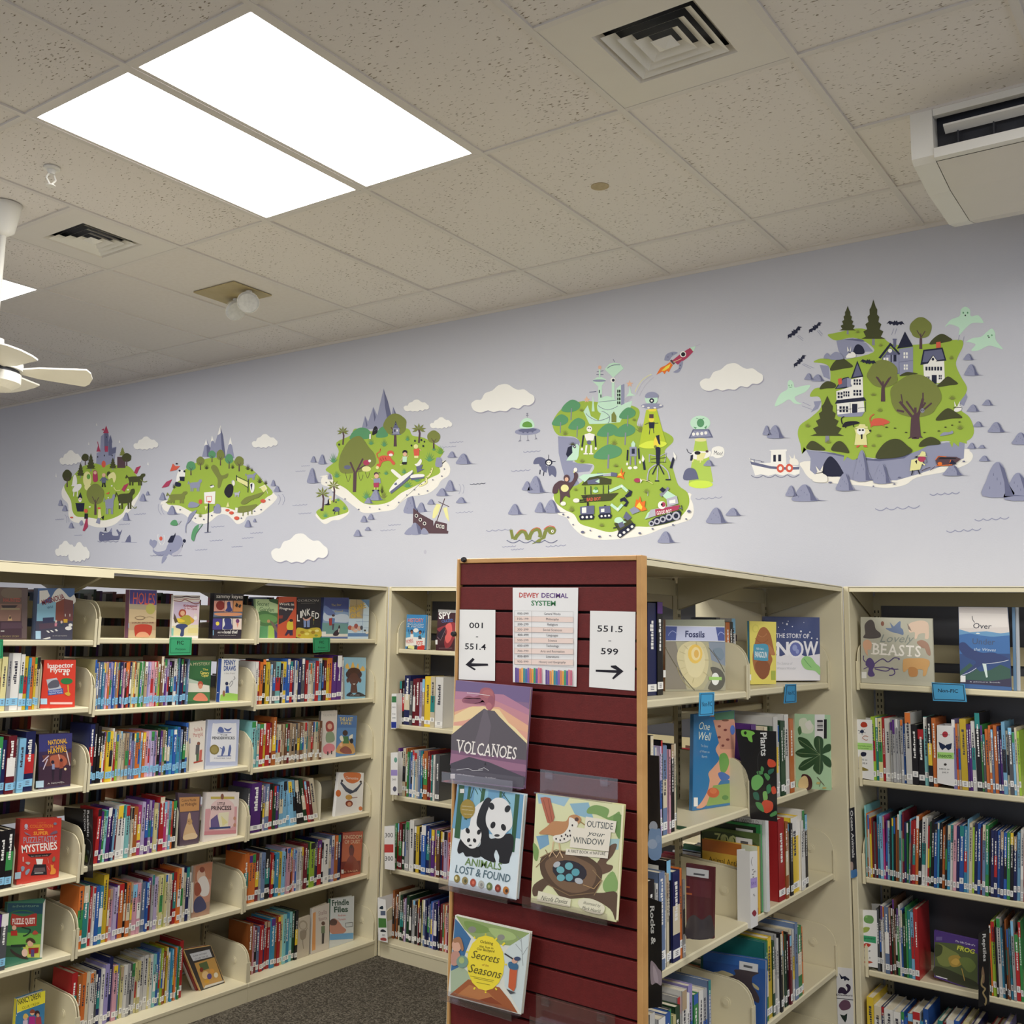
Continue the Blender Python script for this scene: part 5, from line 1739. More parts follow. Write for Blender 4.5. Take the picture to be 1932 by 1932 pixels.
face_book(Z4, [(1045, 22), (1234, 25), (1222, 310), (1014, 312)], ('X', -3.868), .02, 'ece9e4', '''
S d8743a 1084 26 1204 28 1200 80 1150 105 1100 85; T f0e8dc 1095 72 96 22 3|Clementine; E d8743a 1040 180 20 26; E d8743a 1208 295 14 16
P 3a4258 1060 90 1110 140 1150 160 1185 130 1215 95 1220 105 1180 165 1130 185 1095 165 1055 105; E d0a050 1120 210 26 20; E 8c3f2c 1122 258 28 24; E d89a78 1124 262 16 16; E 3a2a2a 1068 85 8 10; E 3a2a2a 1210 92 9 8; L 8a3a34 4 1140 215 1185 210
''', 'white face-out book with an upside-down child and orange circles', zfloor=.745)
face_book(Ff, [(118, 92), (692, 30), (640, 925), (75, 915)], ('X', -3.872), .02, '3f7c62', '''
P 1f4a5c 120 96 655 100 648 260 112 250; P 35704c 112 250 648 260 625 560 95 540; P 6fae4a 95 540 625 560 610 740 82 740; P c8cc5c 330 740 610 720 600 922 420 922; P 35563c 82 740 300 740 420 920 78 912; P dcdcd0 657 98 692 34 640 924 604 924
C 2f6a3c 16 180 250 260 215 400 212 500 250; S a8342c 175 280 200 260 360 300 540 250 560 300 550 420 540 440 190 450; T efe6dc 190 418 345 90 -2 b=.05|PUZZLE QUEST; T 7aa48c 190 160 400 40 -1|adventure
E e0b094 215 470 34 36; P b8342c 165 520 260 510 265 590 165 590; C 24382c 20 330 470 400 480 460 500 430 560 350 590; P 24382c 165 730 390 720 390 760 165 765; S 3a2f2c 160 790 260 860 440 945 300 930 180 850
E e0b090 460 710 46 50; S 4a3428 400 650 460 620 520 650 540 700 500 700 450 665 400 700; P 9c2c2c 430 780 590 770 580 850 440 870; E e8c4b0 375 850 46 60; P 5a4a7c 470 800 520 800 520 910 470 910; S b84a3c 490 560 530 510 580 550 540 575
''', 'green face-out puzzle book with two cartoon children', spine='2a5c54', zfloor=.409)
face_book(Z3, [(1470, 736), (1616, 698), (1590, 1062), (1452, 1112)], ('X', -3.872), .018, 'b08a74', '''
P b87a5c 1485 735 1612 702 1605 830 1480 850; P c89078 1480 850 1604 830 1592 1000 1470 1030; S d8b49c 1500 780 1540 750 1560 800 1540 850 1500 850; S e4dcd4 1510 830 1560 810 1590 880 1580 950 1530 960 1505 900; S 9c4f3c 1480 870 1510 860 1530 920 1500 960 1478 940; S 4a4a6c 1475 1000 1520 960 1560 1010 1560 1060 1480 1085; P e8e2d8 1455 860 1470 855 1466 1085 1452 1090; E 8a4a3a 1535 760 20 22
''', 'brownish face-out paperback with a family picture', spine='dcd6cc', zfloor=.413)
face_book(Z4, [(1075, 482), (1228, 468), (1206, 776), (1058, 802)], ('X', -3.87), .024, 'b8523a', '''
P c4623c 1070 560 1215 550 1206 700 1064 710; P 7c2f2a 1062 700 1206 690 1204 774 1060 798; T e8c8a4 1078 528 140 30 -2 b=.03|KINGDOM; T e8c8a4 1088 562 118 28 -1 b=.03|OF DUST; S 6c2a28 1120 600 1140 570 1160 600 1150 660 1130 660; S 8c3a2c 1080 760 1110 680 1140 650 1180 690 1195 760 1140 780; E 4a2424 1138 585 12 14; T e0b890 1080 785 110 14 -7|A SAGA; R e8e4dc 1062 760 18 30
''', 'rust red face-out book with desert figures', spine='5c2f44', zfloor=.418)
face_book(Ff, [(262, 1562), (690, 1420), (668, 2080), (215, 2210)], ('X', -3.872), .024, '3a78a0', '''
P e8dc3c 262 1562 688 1422 684 1610 258 1762; T 26242a 280 1640 370 88 -17 s=.15 b=.03|NANCY DREW; T 7a7424 340 1710 280 40 -17|CLUE CREW; P dcdcd4 258 1762 300 1740 330 1740 258 1770
E d8a890 385 1835 34 40; E e0b090 490 1760 34 40; E 3a2428 565 1770 40 44; E d09878 575 1800 24 30; S d8b45c 350 1840 370 1780 410 1780 430 1830; S 8a4434 450 1760 480 1710 520 1720 530 1760; P a8287c 440 1820 530 1815 540 2020 425 2050; P c8b4c4 350 1880 420 1870 420 2060 340 2080; P a03a4c 540 1830 620 1820 640 1990 545 2010; R efefe8 250 1790 6 20
''', 'yellow and blue face-out paperback with three girls', spine='e0d43c', zfloor=.085)
face_book(Z4, [(732, 1138), (826, 1104), (816, 1386), (724, 1420)], ('X', -3.86), .012, 'c4b8a4', '''
E a89a84 772 1180 34 36; E c4b8a4 772 1184 24 26; S 9a8c78 750 1230 795 1220 790 1280 755 1290; L 8a7c6a 4 768 1290 775 1360; L 8a7c6a 3 790 1240 805 1200
''', 'beige face-out paperback with a pencil sketch of a figure', zfloor=.085)
face_book(Z4, [(848, 1058), (972, 1012), (970, 1332), (838, 1378)], ('X', -3.86), .022, 'd6cbbd', '''
P e09c5c 846 1090 868 1080 866 1368 840 1376; T a88a84 890 1110 66 34 -14 s=.3|Stella; T a88a84 895 1150 62 26 -14|Batts; E 5a3a2c 925 1168 14 16; P 6a7a5a 910 1190 938 1186 938 1240 910 1244; P 3a3434 915 1244 934 1240 930 1320 914 1324
''', 'cream and orange face-out paperback with a thin girl', spine='d8cfc0', zfloor=.085)
face_book(Z4, [(984, 985), (1160, 960), (1155, 1288), (974, 1296)], ('X', -3.86), .02, 'd8dcda', '''
T 2f4f3c 992 1034 130 44 -4 b=.06|Frindle; T 2f4f3c 1008 1084 106 44 -3 b=.06|Files; T d87a74 1036 1116 60 18 -3|Andrew; T d87a74 1036 1146 60 18 -3|Clements; S c88a74 978 1160 1010 1130 1050 1160 1070 1190 1100 1220 1060 1250 980 1240; S 5a3a34 976 1150 1000 1132 1030 1150 1020 1180 980 1180; P 6aa8d8 976 1250 1154 1240 1152 1285 975 1294; L 5a5a5c 3 1095 1165 1148 1160 1148 1190 1098 1196 1095 1165
''', 'white and blue face-out book with a bold green title', spine='3a6a4c', zfloor=.085)
# wall bay
face_book(Wf, [(1120, 872), (1440, 880), (1410, 1462), (1094, 1440)], ('Y', 4.60), .016, '3f8cc0', '''
P 3a88c0 1122 874 1438 882 1428 1180 1110 1160; P 5aa4cc 1110 1160 1428 1180 1420 1300 1104 1280; P ece8e0 1104 1260 1200 1240 1420 1260 1416 1390 1098 1400; T e8e0d4 1135 1000 262 66 0 b=.05|HISTORY; T d84a3c 1138 996 256 58 0 b=.02|HISTORY; T e8e0d4 1128 1078 270 60 2 b=.05|SMASHERS; T 3f8cc0 1130 1072 266 46 2|SMASHERS
E efece4 1270 1135 44 36; E 2a2426 1200 1150 24 28; E 9c5a3f 1202 1170 20 24; P efe9e0 1180 1200 1230 1200 1230 1260 1180 1260; E 2a2426 1342 1160 24 26; E a8643f 1340 1180 20 22; P 3a4a5c 1310 1230 1345 1215 1370 1280 1310 1280; L 24283c 8 1160 1200 1145 1120; L 24283c 8 1380 1210 1400 1140; T c8402f 1115 1360 120 70 -12|WOMENS; T d84a34 1270 1380 110 76 3 b=.04|VOTE
P c83a30 1296 1400 1412 1380 1408 1458 1290 1456; P 3a3f48 1130 1400 1290 1380 1290 1450 1110 1440; P e0dc94 1145 1380 1245 1395 1240 1452 1140 1430
''', 'blue and white face-out book about votes on the wall shelving', spine='2f74a8', zfloor=1.63)
face_book(Wf, [(1452, 890), (1495, 894), (1480, 1462), (1425, 1462)], ('Y', 4.62), .018, 'b4ae9c', '', 'grey book standing behind the blue history book', zfloor=1.63, material='cover')
face_book(Wf, [(1640, 786), (2010, 800), (1975, 1440), (1600, 1440)], ('Y', 4.62), .02, '3f1c26', '''
P b8b6b2 1642 788 2008 802 2006 850 1640 836; T efece6 1650 945 210 110 -3 b=.06|SPY; T 4a7cc0 1700 1010 190 50 -6|CRAZED; S 8c3038 1620 1110 1760 1050 1870 1000 1960 1050 1970 1200 1900 1280 1840 1400 1760 1430 1740 1300 1800 1200 1700 1180; S d8605c 1760 1060 1840 1010 1870 1100 1860 1260 1790 1350 1750 1260 1790 1160; S 2a1a2c 1620 1230 1740 1080 1760 1160 1680 1290; L c8a4a8 3 1620 1240 1680 1300 1760 1120; L c8a4a8 3 1650 1430 1870 1430; R e8e6e2 1594 1292 34 76
''', 'dark red face-out spy book half hidden by the display board', zfloor=1.63)
# right-hand run
face_book(Z7, [(246, 566), (734, 566), (742, 1148), (243, 1153)], ('L', (-1.520, 3.253), (-1.411, 3.497)), .014, 'a8a48c', '''
P 9a9c84 248 568 732 568 733 620 246 618; P 8a94a0 560 750 738 750 740 950 620 900; P 8c8474 246 750 330 750 400 1000 420 1144 246 1144; P b4ae8c 330 750 600 750 640 1000 560 1144 420 1144; S d8cc9c 340 900 360 800 430 750 540 750 590 830 600 950 560 1080 480 1130 400 1050; S e4d8a8 400 880 420 800 500 770 560 830 570 940 520 1040 440 1020
E f0c85c 490 850 60 80; E f4dc9c 495 850 38 56; E e8b858 500 850 20 34; C 6a6248 6 250 800 300 900 400 1050 480 1140; C 6a6248 5 600 800 680 900 730 1000; C a89c6c 5 345 960 380 1060 450 1130; L c8bc8c 4 360 830 410 850; L c8bc8c 4 350 900 400 910; L c8bc8c 4 355 980 410 960; L c8bc8c 4 400 780 430 810; L c8bc8c 4 380 1040 430 1000; L c8bc8c 4 560 1000 600 1030; L c8bc8c 4 570 900 610 900; L c8bc8c 4 560 800 600 770; L c8bc8c 4 500 750 505 780; L c8bc8c 4 470 1090 480 1050; S 5f5c50 620 960 700 980 738 1060 700 1144 600 1140 640 1040; S 7c8c98 640 820 700 800 732 860 700 900
P c8cce4 246 618 733 628 735 745 246 740; P 4a5898 246 622 340 624 330 738 246 738; P 4a5898 660 628 733 630 734 742 680 740; C a8b0dc 5 270 700 300 660 340 690; C a8b0dc 5 680 700 700 670 730 690; L f0f0f0 4 246 618 733 628; L f0f0f0 4 246 740 735 747; T 262c5c 408 710 160 54 1.5 b=.05|Fossils
E f2f2ea 657 1058 32 52; P a4d46c 605 1040 710 1042 710 1068 605 1066; R e8e6e0 226 985 20 60
''', 'face-out book about fossils with a fossil shell cover', spine='8c5a3c', zfloor=1.573)
face_book(Z7, [(1062, 540), (1520, 548), (1526, 1072), (1062, 1076)], ('L', (-1.526, 4.18), (-1.388, 4.455)), .012, '3f4a7c', '''
P 44507f 1064 542 1518 550 1522 850 1062 850; P e9e6ea 1062 850 1110 850 1200 870 1300 830 1400 870 1523 850 1524 1070 1062 1074
T eceaf0 1160 716 274 38 1 b=.03|THE STORY OF; T f2f0f4 1075 860 100 110 0 b=.06|S; T f2f0f4 1165 860 100 112 0 b=.06|N; T f2f0f4 1385 862 122 120 1 b=.06|W; E f2f0f4 1322 812 66 74; E 6a74b4 1322 812 48 58; E 9aa4d4 1315 800 20 26; E 9aa4d4 1336 830 14 20
T c8c8cc 1166 940 130 24 0 s=.2|The Science of; T c8c8cc 1166 980 160 24 0 s=.2|Winters Wonder; S 9cd084 1370 900 1400 870 1450 880 1490 930 1522 960 1522 1024 1480 990 1410 980 1375 940; C 5a9a5c 4 1390 890 1430 940 1450 960
E e8e8f0 1180 630 4 5; E e8e8f0 1215 595 4 5; E e8e8f0 1250 604 8 9; E e8e8f0 1295 624 5 5; E e8e8f0 1366 664 8 8; E e8e8f0 1440 670 6 6; E e8e8f0 1260 580 4 4; E e8e8f0 1455 720 6 7; E e8e8f0 1500 726 5 8; E e8e8f0 1390 590 3 4; E e8e8f0 1230 650 3 4
''', 'face-out winter book, dark blue above white with a green glove', spine='4a5488', zfloor=1.583)
face_book(Z7, [(940, 578), (1161, 585), (1160, 1098), (948, 1102)], ('L', (-1.462, 3.925), (-1.410, 4.060)), .014, 'e4d66a', '''
S a5683f 1000 700 1030 640 1070 630 1110 680 1130 760 1145 850 1120 860 1130 900 1110 960 1100 1020 1060 1060 1020 1040 980 980 965 880 980 780
S 8a4f30 985 940 1030 900 1090 920 1110 980 1060 1060 1010 1030; C 8a5434 4 990 720 1040 760 1090 730; C 8a5434 4 985 780 1040 820 1100 790; S b87c50 1095 770 1140 820 1152 860 1110 850; C c48a5c 4 1010 690 1050 710 1080 680; E d8cc60 990 640 28 34; E e4d66a 990 640 20 26
S 4f9cb8 974 780 1000 770 1090 776 1094 880 1085 908 985 900 976 880; T eef2f0 996 815 60 20 2|Hello I am a; T eef2f0 984 878 100 50 2 b=.04|PANGOLIN; R a8b44c 1120 990 36 76; R efece4 942 1020 12 50
''', 'yellow face-out book with a brown scaly pangolin', spine='3a8cb0', zfloor=1.579)
face_book(Z7, [(478, 1352), (815, 1318), (810, 2085), (468, 2132)], ('L', (-1.470, 3.36), (-1.421, 3.585)), .014, '2f74a8', '''
P 2f78ac 480 1354 620 1340 600 1700 640 1850 560 2120 470 2130; S e0a484 610 1370 660 1360 700 1450 700 1560 660 1640 690 1720 640 1790 600 1840 610 1900 590 1990 540 2080 500 2126 560 2120 640 2030 700 1900 780 1900 800 1950 812 1800 815 1400 700 1360
P c89078 640 1400 812 1360 812 1640 700 1640; P 4a7a5c 640 1345 814 1320 812 1390 660 1400; S 6aa04c 690 1700 730 1670 760 1700 770 1760 740 1830 700 1820; S 3f6ab0 680 1840 720 1830 780 1870 740 1900 700 1890; P 8aa85c 640 1940 800 1920 800 2080 580 2112; E c8603a 640 2000 50 42; E d8784a 640 1985 30 24; E 7a3f3a 690 1450 14 10; E 7a3f3a 740 1480 14 10; E 7a3f3a 690 1540 14 10; E 7a3f3a 760 1560 14 10; E 7a3f3a 720 1610 12 10; E 5a7ac0 800 1480 20 40; E 7a4a3a 740 1400 30 8; E 5a8a4a 740 2040 26 20
T e8ecd8 520 1475 90 66 5 s=.2|One; T e8ecd8 515 1560 104 70 5 s=.2|Well; T b8d4e4 535 1620 60 22 5|The Story; T b8d4e4 528 1666 80 22 5|of Water on; T b8d4e4 545 1710 44 22 5|Earth; R efece6 478 2040 34 74
''', 'tall blue and peach face-out book about water', spine='2f6a9c', zfloor=1.183)
LEAF = '''
S e4ecd0 1350 1400 1400 1380 1430 1420 1470 1440 1460 1500 1400 1510 1360 1480; S f0efe0 1400 1430 1440 1400 1460 1450 1430 1480; S 4a7a4a 1340 1470 1360 1450 1372 1500 1350 1520
R efefec 1480 1352 82 200; R 1f2024 1556 1392 24 160; R 3a3a40 1500 1398 48 20; R 3a3a40 1500 1428 48 6; R 3a3a40 1500 1440 48 12; R 3a3a40 1500 1460 48 5; R 3a3a40 1500 1472 48 16
S 2f5434 1525 1684 1480 1640 1420 1560 1345 1540 1360 1600 1430 1650; S 2f5434 1525 1684 1480 1620 1475 1560 1500 1530 1545 1550 1550 1620; S 2f5434 1525 1684 1550 1630 1580 1600 1612 1600 1612 1650 1570 1670; S 2f5434 1525 1684 1450 1640 1370 1635 1320 1670 1370 1705 1450 1705; S 2f5434 1525 1684 1450 1710 1380 1740 1345 1800 1400 1815 1480 1760; S 2f5434 1525 1684 1470 1780 1480 1820 1524 1850 1550 1800 1545 1740; S 2f5434 1525 1684 1560 1690 1612 1730 1614 1790 1560 1760
L 8aa878 3 1525 1684 1345 1560; L 8aa878 3 1525 1684 1330 1670; L 8aa878 3 1525 1684 1360 1790; L 8aa878 3 1525 1684 1520 1840; L 8aa878 3 1525 1684 1515 1550
S 4a2428 1370 1860 1410 1848 1450 1880 1460 1940 1440 1975 1390 1970; S e4c890 1350 1900 1390 1860 1420 1880 1425 1950 1380 1972 1345 1950; L 5a4a34 5 1500 1870 1560 1940; L 5a4a34 4 1530 1905 1520 1950; E c8b870 1510 1920 16 10; E c8b870 1560 1960 18 8
'''
face_book(Z7, [(1312, 1346), (1601, 1358), (1613, 1982), (1325, 1958)], ('Y', 4.17), .012, 'b4d8ac', LEAF, 'big pale green book with a dark seven-fingered leaf', spine='d8cca8')
face_book((1200, 1400, 6.44), [(608, 1472), (952, 1524), (940, 2390), (612, 2390)], ('Y', 3.02), .010, '5c2226', '''
P dddcd8 612 1520 884 1560 882 1660 614 1620; P 5a585a 700 1590 835 1606 832 1628 698 1612; P 6a2a30 640 1660 920 1700 910 1900 640 1860; S 4a4244 620 2180 700 2100 800 2160 900 2100 935 2200 930 2380 620 2380; P c86a34 610 1750 655 1756 652 1775 612 1770; P c86a34 612 1830 680 1838 678 1858 612 1850
''', 'large dark maroon book with a barcode label, at the end of its shelf', spine='70323a', material='wrap')
face_book((1200, 1660, 7.1), [(900, 955), (1735, 1082), (1730, 2050), (900, 2000)], ('Y', 3.62), .02, '2f5aa0', '''
P 3568b0 902 960 1733 1086 1731 1200 902 1080; S c9bc90 1030 1240 1100 1230 1150 1215 1210 1230 1300 1270 1300 1310 1200 1340 1030 1330; S 4a3f44 1190 1320 1330 1270 1330 1200 1640 1240 1560 1300 1560 1420 1600 1480 1650 1580 1640 1650 1560 1600 1460 1480 1420 1420 1330 1390; P e6e6e6 1385 1085 1636 1132 1632 1242 1382 1196; P 66686c 1440 1136 1560 1160 1558 1190 1440 1166; S c9bc90 1560 1380 1640 1440 1640 1480 1580 1440
''', 'large bright blue book with a brown bear and barcode label', spine='2a4f94', material='wrap')
BAR = 'R e2e1dc 60 {y} 28 10; R 5a5a5c 68 {z} 13 4'
ub = y_at(-1.362, .82, 1431)
side_book('F', 2, ub, .020, .222, .20, 'e0b040', 'P c8742c 0 0 100 0 100 18 0 18; P e8bc48 0 18 100 18 100 88 0 88; R e4e8c8 72 -1 28 14; T 5a4a28 12 34 60 9 0|Animal Antics; P c03a34 0 90 100 90 100 100 0 100', 'short yellow and orange animal book beside the magazine file', 'eabc3c')
side_book('F', 2, ub + .021, .010, .262, .21, '4f6434', 'S 3a4a2c 0 10 40 4 80 8 100 20 80 40 30 34; E a8b070 38 14 5 7; E a8b070 52 15 5 7; T b4bc7c 22 22 40 16 0 b=.03|ZOO; ' + BAR.format(y=8, z=12), 'olive green book standing behind the short yellow one')
side_book('F', 2, ub + .032, .016, .290, .22, '1c2b20', 'P 2f8a48 0 0 100 0 100 3 0 3; P 2f8a48 93 0 100 0 100 100 93 100; ' + BAR.format(y=7, z=11), 'tall near-black book with a bright green border', '2f9a4c')
side_book('F', 2, ub + .049, .030, .318, .235, 'dcdcd8', 'T 8e8a84 14 9 76 4 0|THE ANCIENT WORLD; L b8b6b0 1 0 3 100 3; L c4c4be 1 96 5 96 100', 'tallest white book beside the black and green one', 'e6e8e6', d=.05)
# animal bay
face_book(G1f, [(330, 540), (1032, 555), (1050, 1182), (335, 1142)], ('Y', 4.59), .014, 'bcb9a6', '''
P b8b5a2 333 543 1030 558 1047 1178 338 1138
S 57504e 375 700 370 620 405 575 440 568 465 600 480 660 525 700 520 740 440 752 360 745 365 720; E 8a5a48 545 605 16 24; S 6f7f9c 575 650 640 645 700 590 722 585 722 640 745 665 748 715 690 700 630 685; P 6f7f9c 615 590 660 640 640 660
S dfc4ac 800 620 840 590 930 575 990 600 1000 680 995 750 960 750 960 700 900 710 880 750 860 750 860 690 810 690; P 8a7a70 785 600 800 660 830 680 812 640
T 8a9088 520 785 335 80 1 s=.35|Lovely; F f2ece0 448 905 470 112 3.2 b=.03|BEASTS
S d8a888 352 810 370 770 410 765 440 800 430 860 400 860 400 920 375 880; S a88470 880 790 930 765 990 800 1015 880 1010 920 980 900 960 850 930 840; S 57467a 390 960 420 940 450 960 470 1010 450 1060 470 1110 430 1125 400 1100 410 1040 380 1010; C 57467a 10 460 1020 540 950 600 980 660 940 700 960; C 57467a 10 470 1040 560 1030 640 1050 690 1050; C 57467a 10 470 1050 580 1070 640 1040 665 1090 610 1110; C 57467a 8 400 990 360 960 365 920; C 57467a 8 400 1030 360 1050
S d4a468 745 990 760 950 860 945 940 945 1000 965 1005 1010 990 1040 970 1110 940 1115 940 1060 880 1060 860 1120 810 1120 800 1050 760 1080 745 1060; S c08850 800 1040 850 1030 890 1060 880 1120 810 1115; R e6e4de 340 1078 48 62
''', 'wide grey-green face-out book with painted beasts', spine='c8c4b0', zfloor=1.578)
face_book(G1f, [(1288, 440), (1770, 445), (1806, 1228), (1306, 1190)], ('Y', 4.59), .012, '3a5f94', '''
P d8cfc8 1290 442 1768 447 1790 720 1296 700; P e4dcd4 1300 500 1760 510 1775 640 1300 650; P 6a9ac0 1294 660 1400 690 1560 680 1700 700 1788 690 1790 740 1296 720; P 3f6ea8 1296 715 1400 700 1500 720 1620 735 1789 720 1796 940 1300 930; P 2f4a7c 1300 900 1796 900 1800 1100 1304 1100; P 35584a 1303 1070 1400 990 1500 1075 1600 1060 1700 1005 1798 1050 1803 1190 1306 1170; P 35304a 1306 1150 1600 1170 1804 1140 1805 1226 1307 1188
S 2f3f70 1300 800 1350 790 1420 850 1520 890 1640 890 1780 950 1700 985 1560 990 1500 1020 1420 1080 1310 1120 1400 1040 1460 980 1360 930 1300 860; C d8dce4 5 1540 1000 1680 985 1775 962; C d8dce4 5 1315 1112 1400 1080 1460 1040; P d4e4dc 1522 995 1560 998 1576 1130 1560 1134
E f0efe8 1480 700 20 6; T 3a3a44 1432 650 180 56 2 s=.1|Over; T 4a5a78 1425 805 220 60 2|Under; T c8d8e8 1440 870 215 30 2 s=.2|the Waves; C 3a3a44 5 1425 530 1430 570 1450 590; R ebe9e4 1308 1115 50 62; T c8ccd4 1400 1178 300 14 2|a picture book
''', 'white and blue face-out book with a diving whale', spine='3a5488', zfloor=1.578)
for k, dx in enumerate((1835, 1868)):
    face_book(G1f, [(dx - 22, 446), (dx + 6, 446), (dx + 22, 1228), (dx - 8, 1228)], ('Y', 4.60 + k * .012), .018, '5f7f9c' if k == 0 else 'c8ccd0', '', ('blue-grey' if k == 0 else 'pale grey') + ' book standing behind the whale book', zfloor=1.578, material='cover')
face_book(G3f, [(1050, 290), (1480, 388), (1480, 890), (1052, 745)], ('Y', 4.60), .02, '4a2f7c', '''
P 4a2f7c 1052 292 1478 390 1478 470 1054 400; P 4f5c34 1056 400 1300 420 1478 520 1478 880 1056 730; S 7a8444 1080 420 1200 470 1300 540 1200 640 1090 600; S a88c3c 1190 560 1240 530 1300 540 1330 600 1290 640 1220 640; S c8a44c 1215 600 1260 560 1300 590 1270 630; S 2f3420 1060 640 1160 660 1300 720 1470 800 1470 870 1300 820 1060 720; S 3a4424 1060 430 1130 440 1120 520 1060 540; L b89a4c 8 1320 660 1350 780; S 6a7a3c 1300 560 1400 560 1460 640 1400 700 1330 640
T efe6f4 1256 398 200 18 13 b=.02|The Life Cycle of a; T d4d84c 1272 476 176 44 14 b=.06|FROG; P e8e4f0 1070 728 1180 760 1180 768 1070 738; R 6a5a94 1070 350 60 36
''', 'purple face-out book about frogs with a green photograph', spine='5a3c94')


# ------------------------------------------------------------------ shelf signs, sign boards, label boxes, bookends
def board(fr, quad, plane, color, art, label, th=.004, name='shelf_sign', cat='sign', group=None, mt='paper'):
    return face_book(fr, quad, plane, th, color, art, label, name, cat, group, material=mt)


SG = 'green fiction signs on shelf edges'
board(Fb, [(748, 1052), (1056, 1058), (1048, 1305), (734, 1310)], ('X', -3.836), '3f9c6c', '''
L 1f3a2c 5 762 1078 1036 1082 1028 1275 754 1278 762 1076; T 1f2f28 848 1158 94 52 0 b=.03|FIC; T 1f3a2c 828 1238 136 30 0|Fiction
''', 'green fiction sign below the running child book', group=SG, th=.002)
board(Fc, [(1040, 848), (1262, 846), (1258, 1030), (1046, 1046)], ('X', -3.836), '348a5c', '''
L 1f3a2c 5 1054 866 1246 862 1242 1012 1058 1024 1054 864; T 1f2f28 1122 925 62 36 0 b=.03|FIC; T 1f3a2c 1106 988 90 24 0|Fiction
''', 'green fiction sign below the black folded-hands book', group=SG, th=.002)
board(Fa, [(-190, 1180), (50, 1182), (42, 1468), (-200, 1480)], ('X', -3.836), '2f9060', '''
L 1f3a2c 6 -170 1204 34 1206 26 1444 -176 1450 -170 1204; T 1f2f28 -120 1300 100 50 0 b=.03|FIC
''', 'green fiction sign cut by the picture edge', group=SG, th=.002)
SB = 'blue nonfiction signs on shelf edges'
board(Z7, [(527, 1172), (650, 1168), (645, 1358), (520, 1366)], ('L', (-1.36, 2.94), (-1.325, 3.04)), '4698c4', '''
L 2a3a4c 5 538 1184 640 1182 636 1346 530 1352 538 1182; T 2a3a4c 548 1286 82 40 -2|Non-FIC
''', 'blue nonfiction sign under the fossil book', group=SB, th=.002)
board(Z7, [(1240, 1102), (1328, 1100), (1330, 1252), (1226, 1262)], ('X', -1.352), '3f8cb8', '''
L 2a3a4c 5 1250 1114 1320 1112 1318 1242 1236 1250 1250 1112; T 2a3a4c 1258 1190 56 34 -2|Non-FIC
''', 'blue nonfiction sign under the pangolin book', group=SB, th=.002)
board(G1f, [(1025, 1180), (1348, 1195), (1372, 1372), (1040, 1360)], ('Y', 4.545), '4a94bc', '''
L 26303c 7 1036 1192 1336 1206 1350 1356 1050 1346 1034 1190; T 26343f 1088 1276 196 36 2 b=.03|Non-FIC
''', 'blue nonfiction sign below the whale book', group=SB, th=.002)

BD = 'black section boards between the books'
board(Fe, [(975, 345), (1400, 380), (1402, 1420), (1000, 1390)], ('Y', 2.690), '17161a', '''
T e4e2e0 1322 395 400 34 90 b=.02|Realistic; T e4e2e0 1268 385 320 34 88 b=.02|Fiction; C 8a8a8c 4 1250 860 1310 825 1370 870 1385 980 1360 1150 1310 1265 1260 1190 1240 1050 1250 860; S 6a7a2c 1250 1020 1290 990 1300 1060 1260 1110; S 4a5a5c 1320 1000 1350 1010 1340 1060; S 55642c 1280 1100 1320 1080 1330 1180 1290 1170
''', 'black realistic fiction board standing out from the fiction shelves', th=.003, group=BD, mt='wrap')
board(Z7, [(822, 1470), (1160, 1492), (1168, 2240), (950, 2216)], ('Y', 3.56), '1d1c1f', '''
S 8ad05c 870 1490 900 1480 960 1490 985 1510 960 1530 965 1580 935 1570 920 1540 880 1530; E 1d1c1f 905 1505 12 14; T efefec 1030 1502 195 54 88 b=.04|Plants
S e0573c 1100 1720 1150 1740 1155 1780 1110 1790 1088 1760; S 5a9c5c 1040 1780 1060 1800 1050 1830 1032 1810; S 5a9c5c 1000 1825 1040 1820 1050 1845 1010 1850; S 35705c 1095 1815 1140 1800 1135 1830 1100 1850; S 7ac06c 960 1880 1010 1850 1050 1880 1050 1930 1000 1980 960 1960; S 5a9c5c 1060 1850 1080 1840 1110 1870 1090 1900; S e0573c 1120 1960 1150 1950 1162 2000 1130 2010; S 3f8c5c 1080 1950 1110 1930 1120 1980 1090 2010; S 8ac46c 1050 2000 1080 1990 1090 2050 1060 2070; S e0573c 1040 2090 1070 2060 1130 2080 1130 2140 1080 2170 1045 2140; S 5a9c5c 990 2080 1040 2090 1060 2160 1010 2130; S 5a9c5c 1110 2180 1160 2150 1165 2180 1120 2200; S 35705c 970 2000 1010 2000 1020 2060 980 2050; C 3a3a3c 6 1020 1850 1010 1700 1060 1640
''', 'black plants board with leaves and red tulips', th=.003, group=BD, mt='wrap')
board((1200, 1660, 7.1), [(40, 190), (338, 300), (345, 1700), (40, 1740)], ('Y', 2.735), '15141a', '''
T efefec 188 350 520 60 88 b=.05|Rocks &; S b4a4b0 195 1100 250 1120 300 1190 340 1240 340 1410 270 1380 200 1390; S d0c0cc 230 1150 280 1240 300 1380 240 1340
''', 'black rocks board half hidden by the oak edge', th=.003, group=BD, mt='wrap')
board((1200, 1400, 6.44), [(40, 150), (275, 168), (303, 1405), (40, 1410)], ('Y', 2.76), '1e171a', '''
E b8c0d0 210 1030 52 70; S 8cacd8 160 1080 240 1060 302 1080 302 1400 160 1400; E b4c8e8 200 1240 60 60; E 9cb8e0 270 1180 34 50
''', 'dark board with pale clouds beside the oak edge', th=.003, group=BD, mt='wrap')
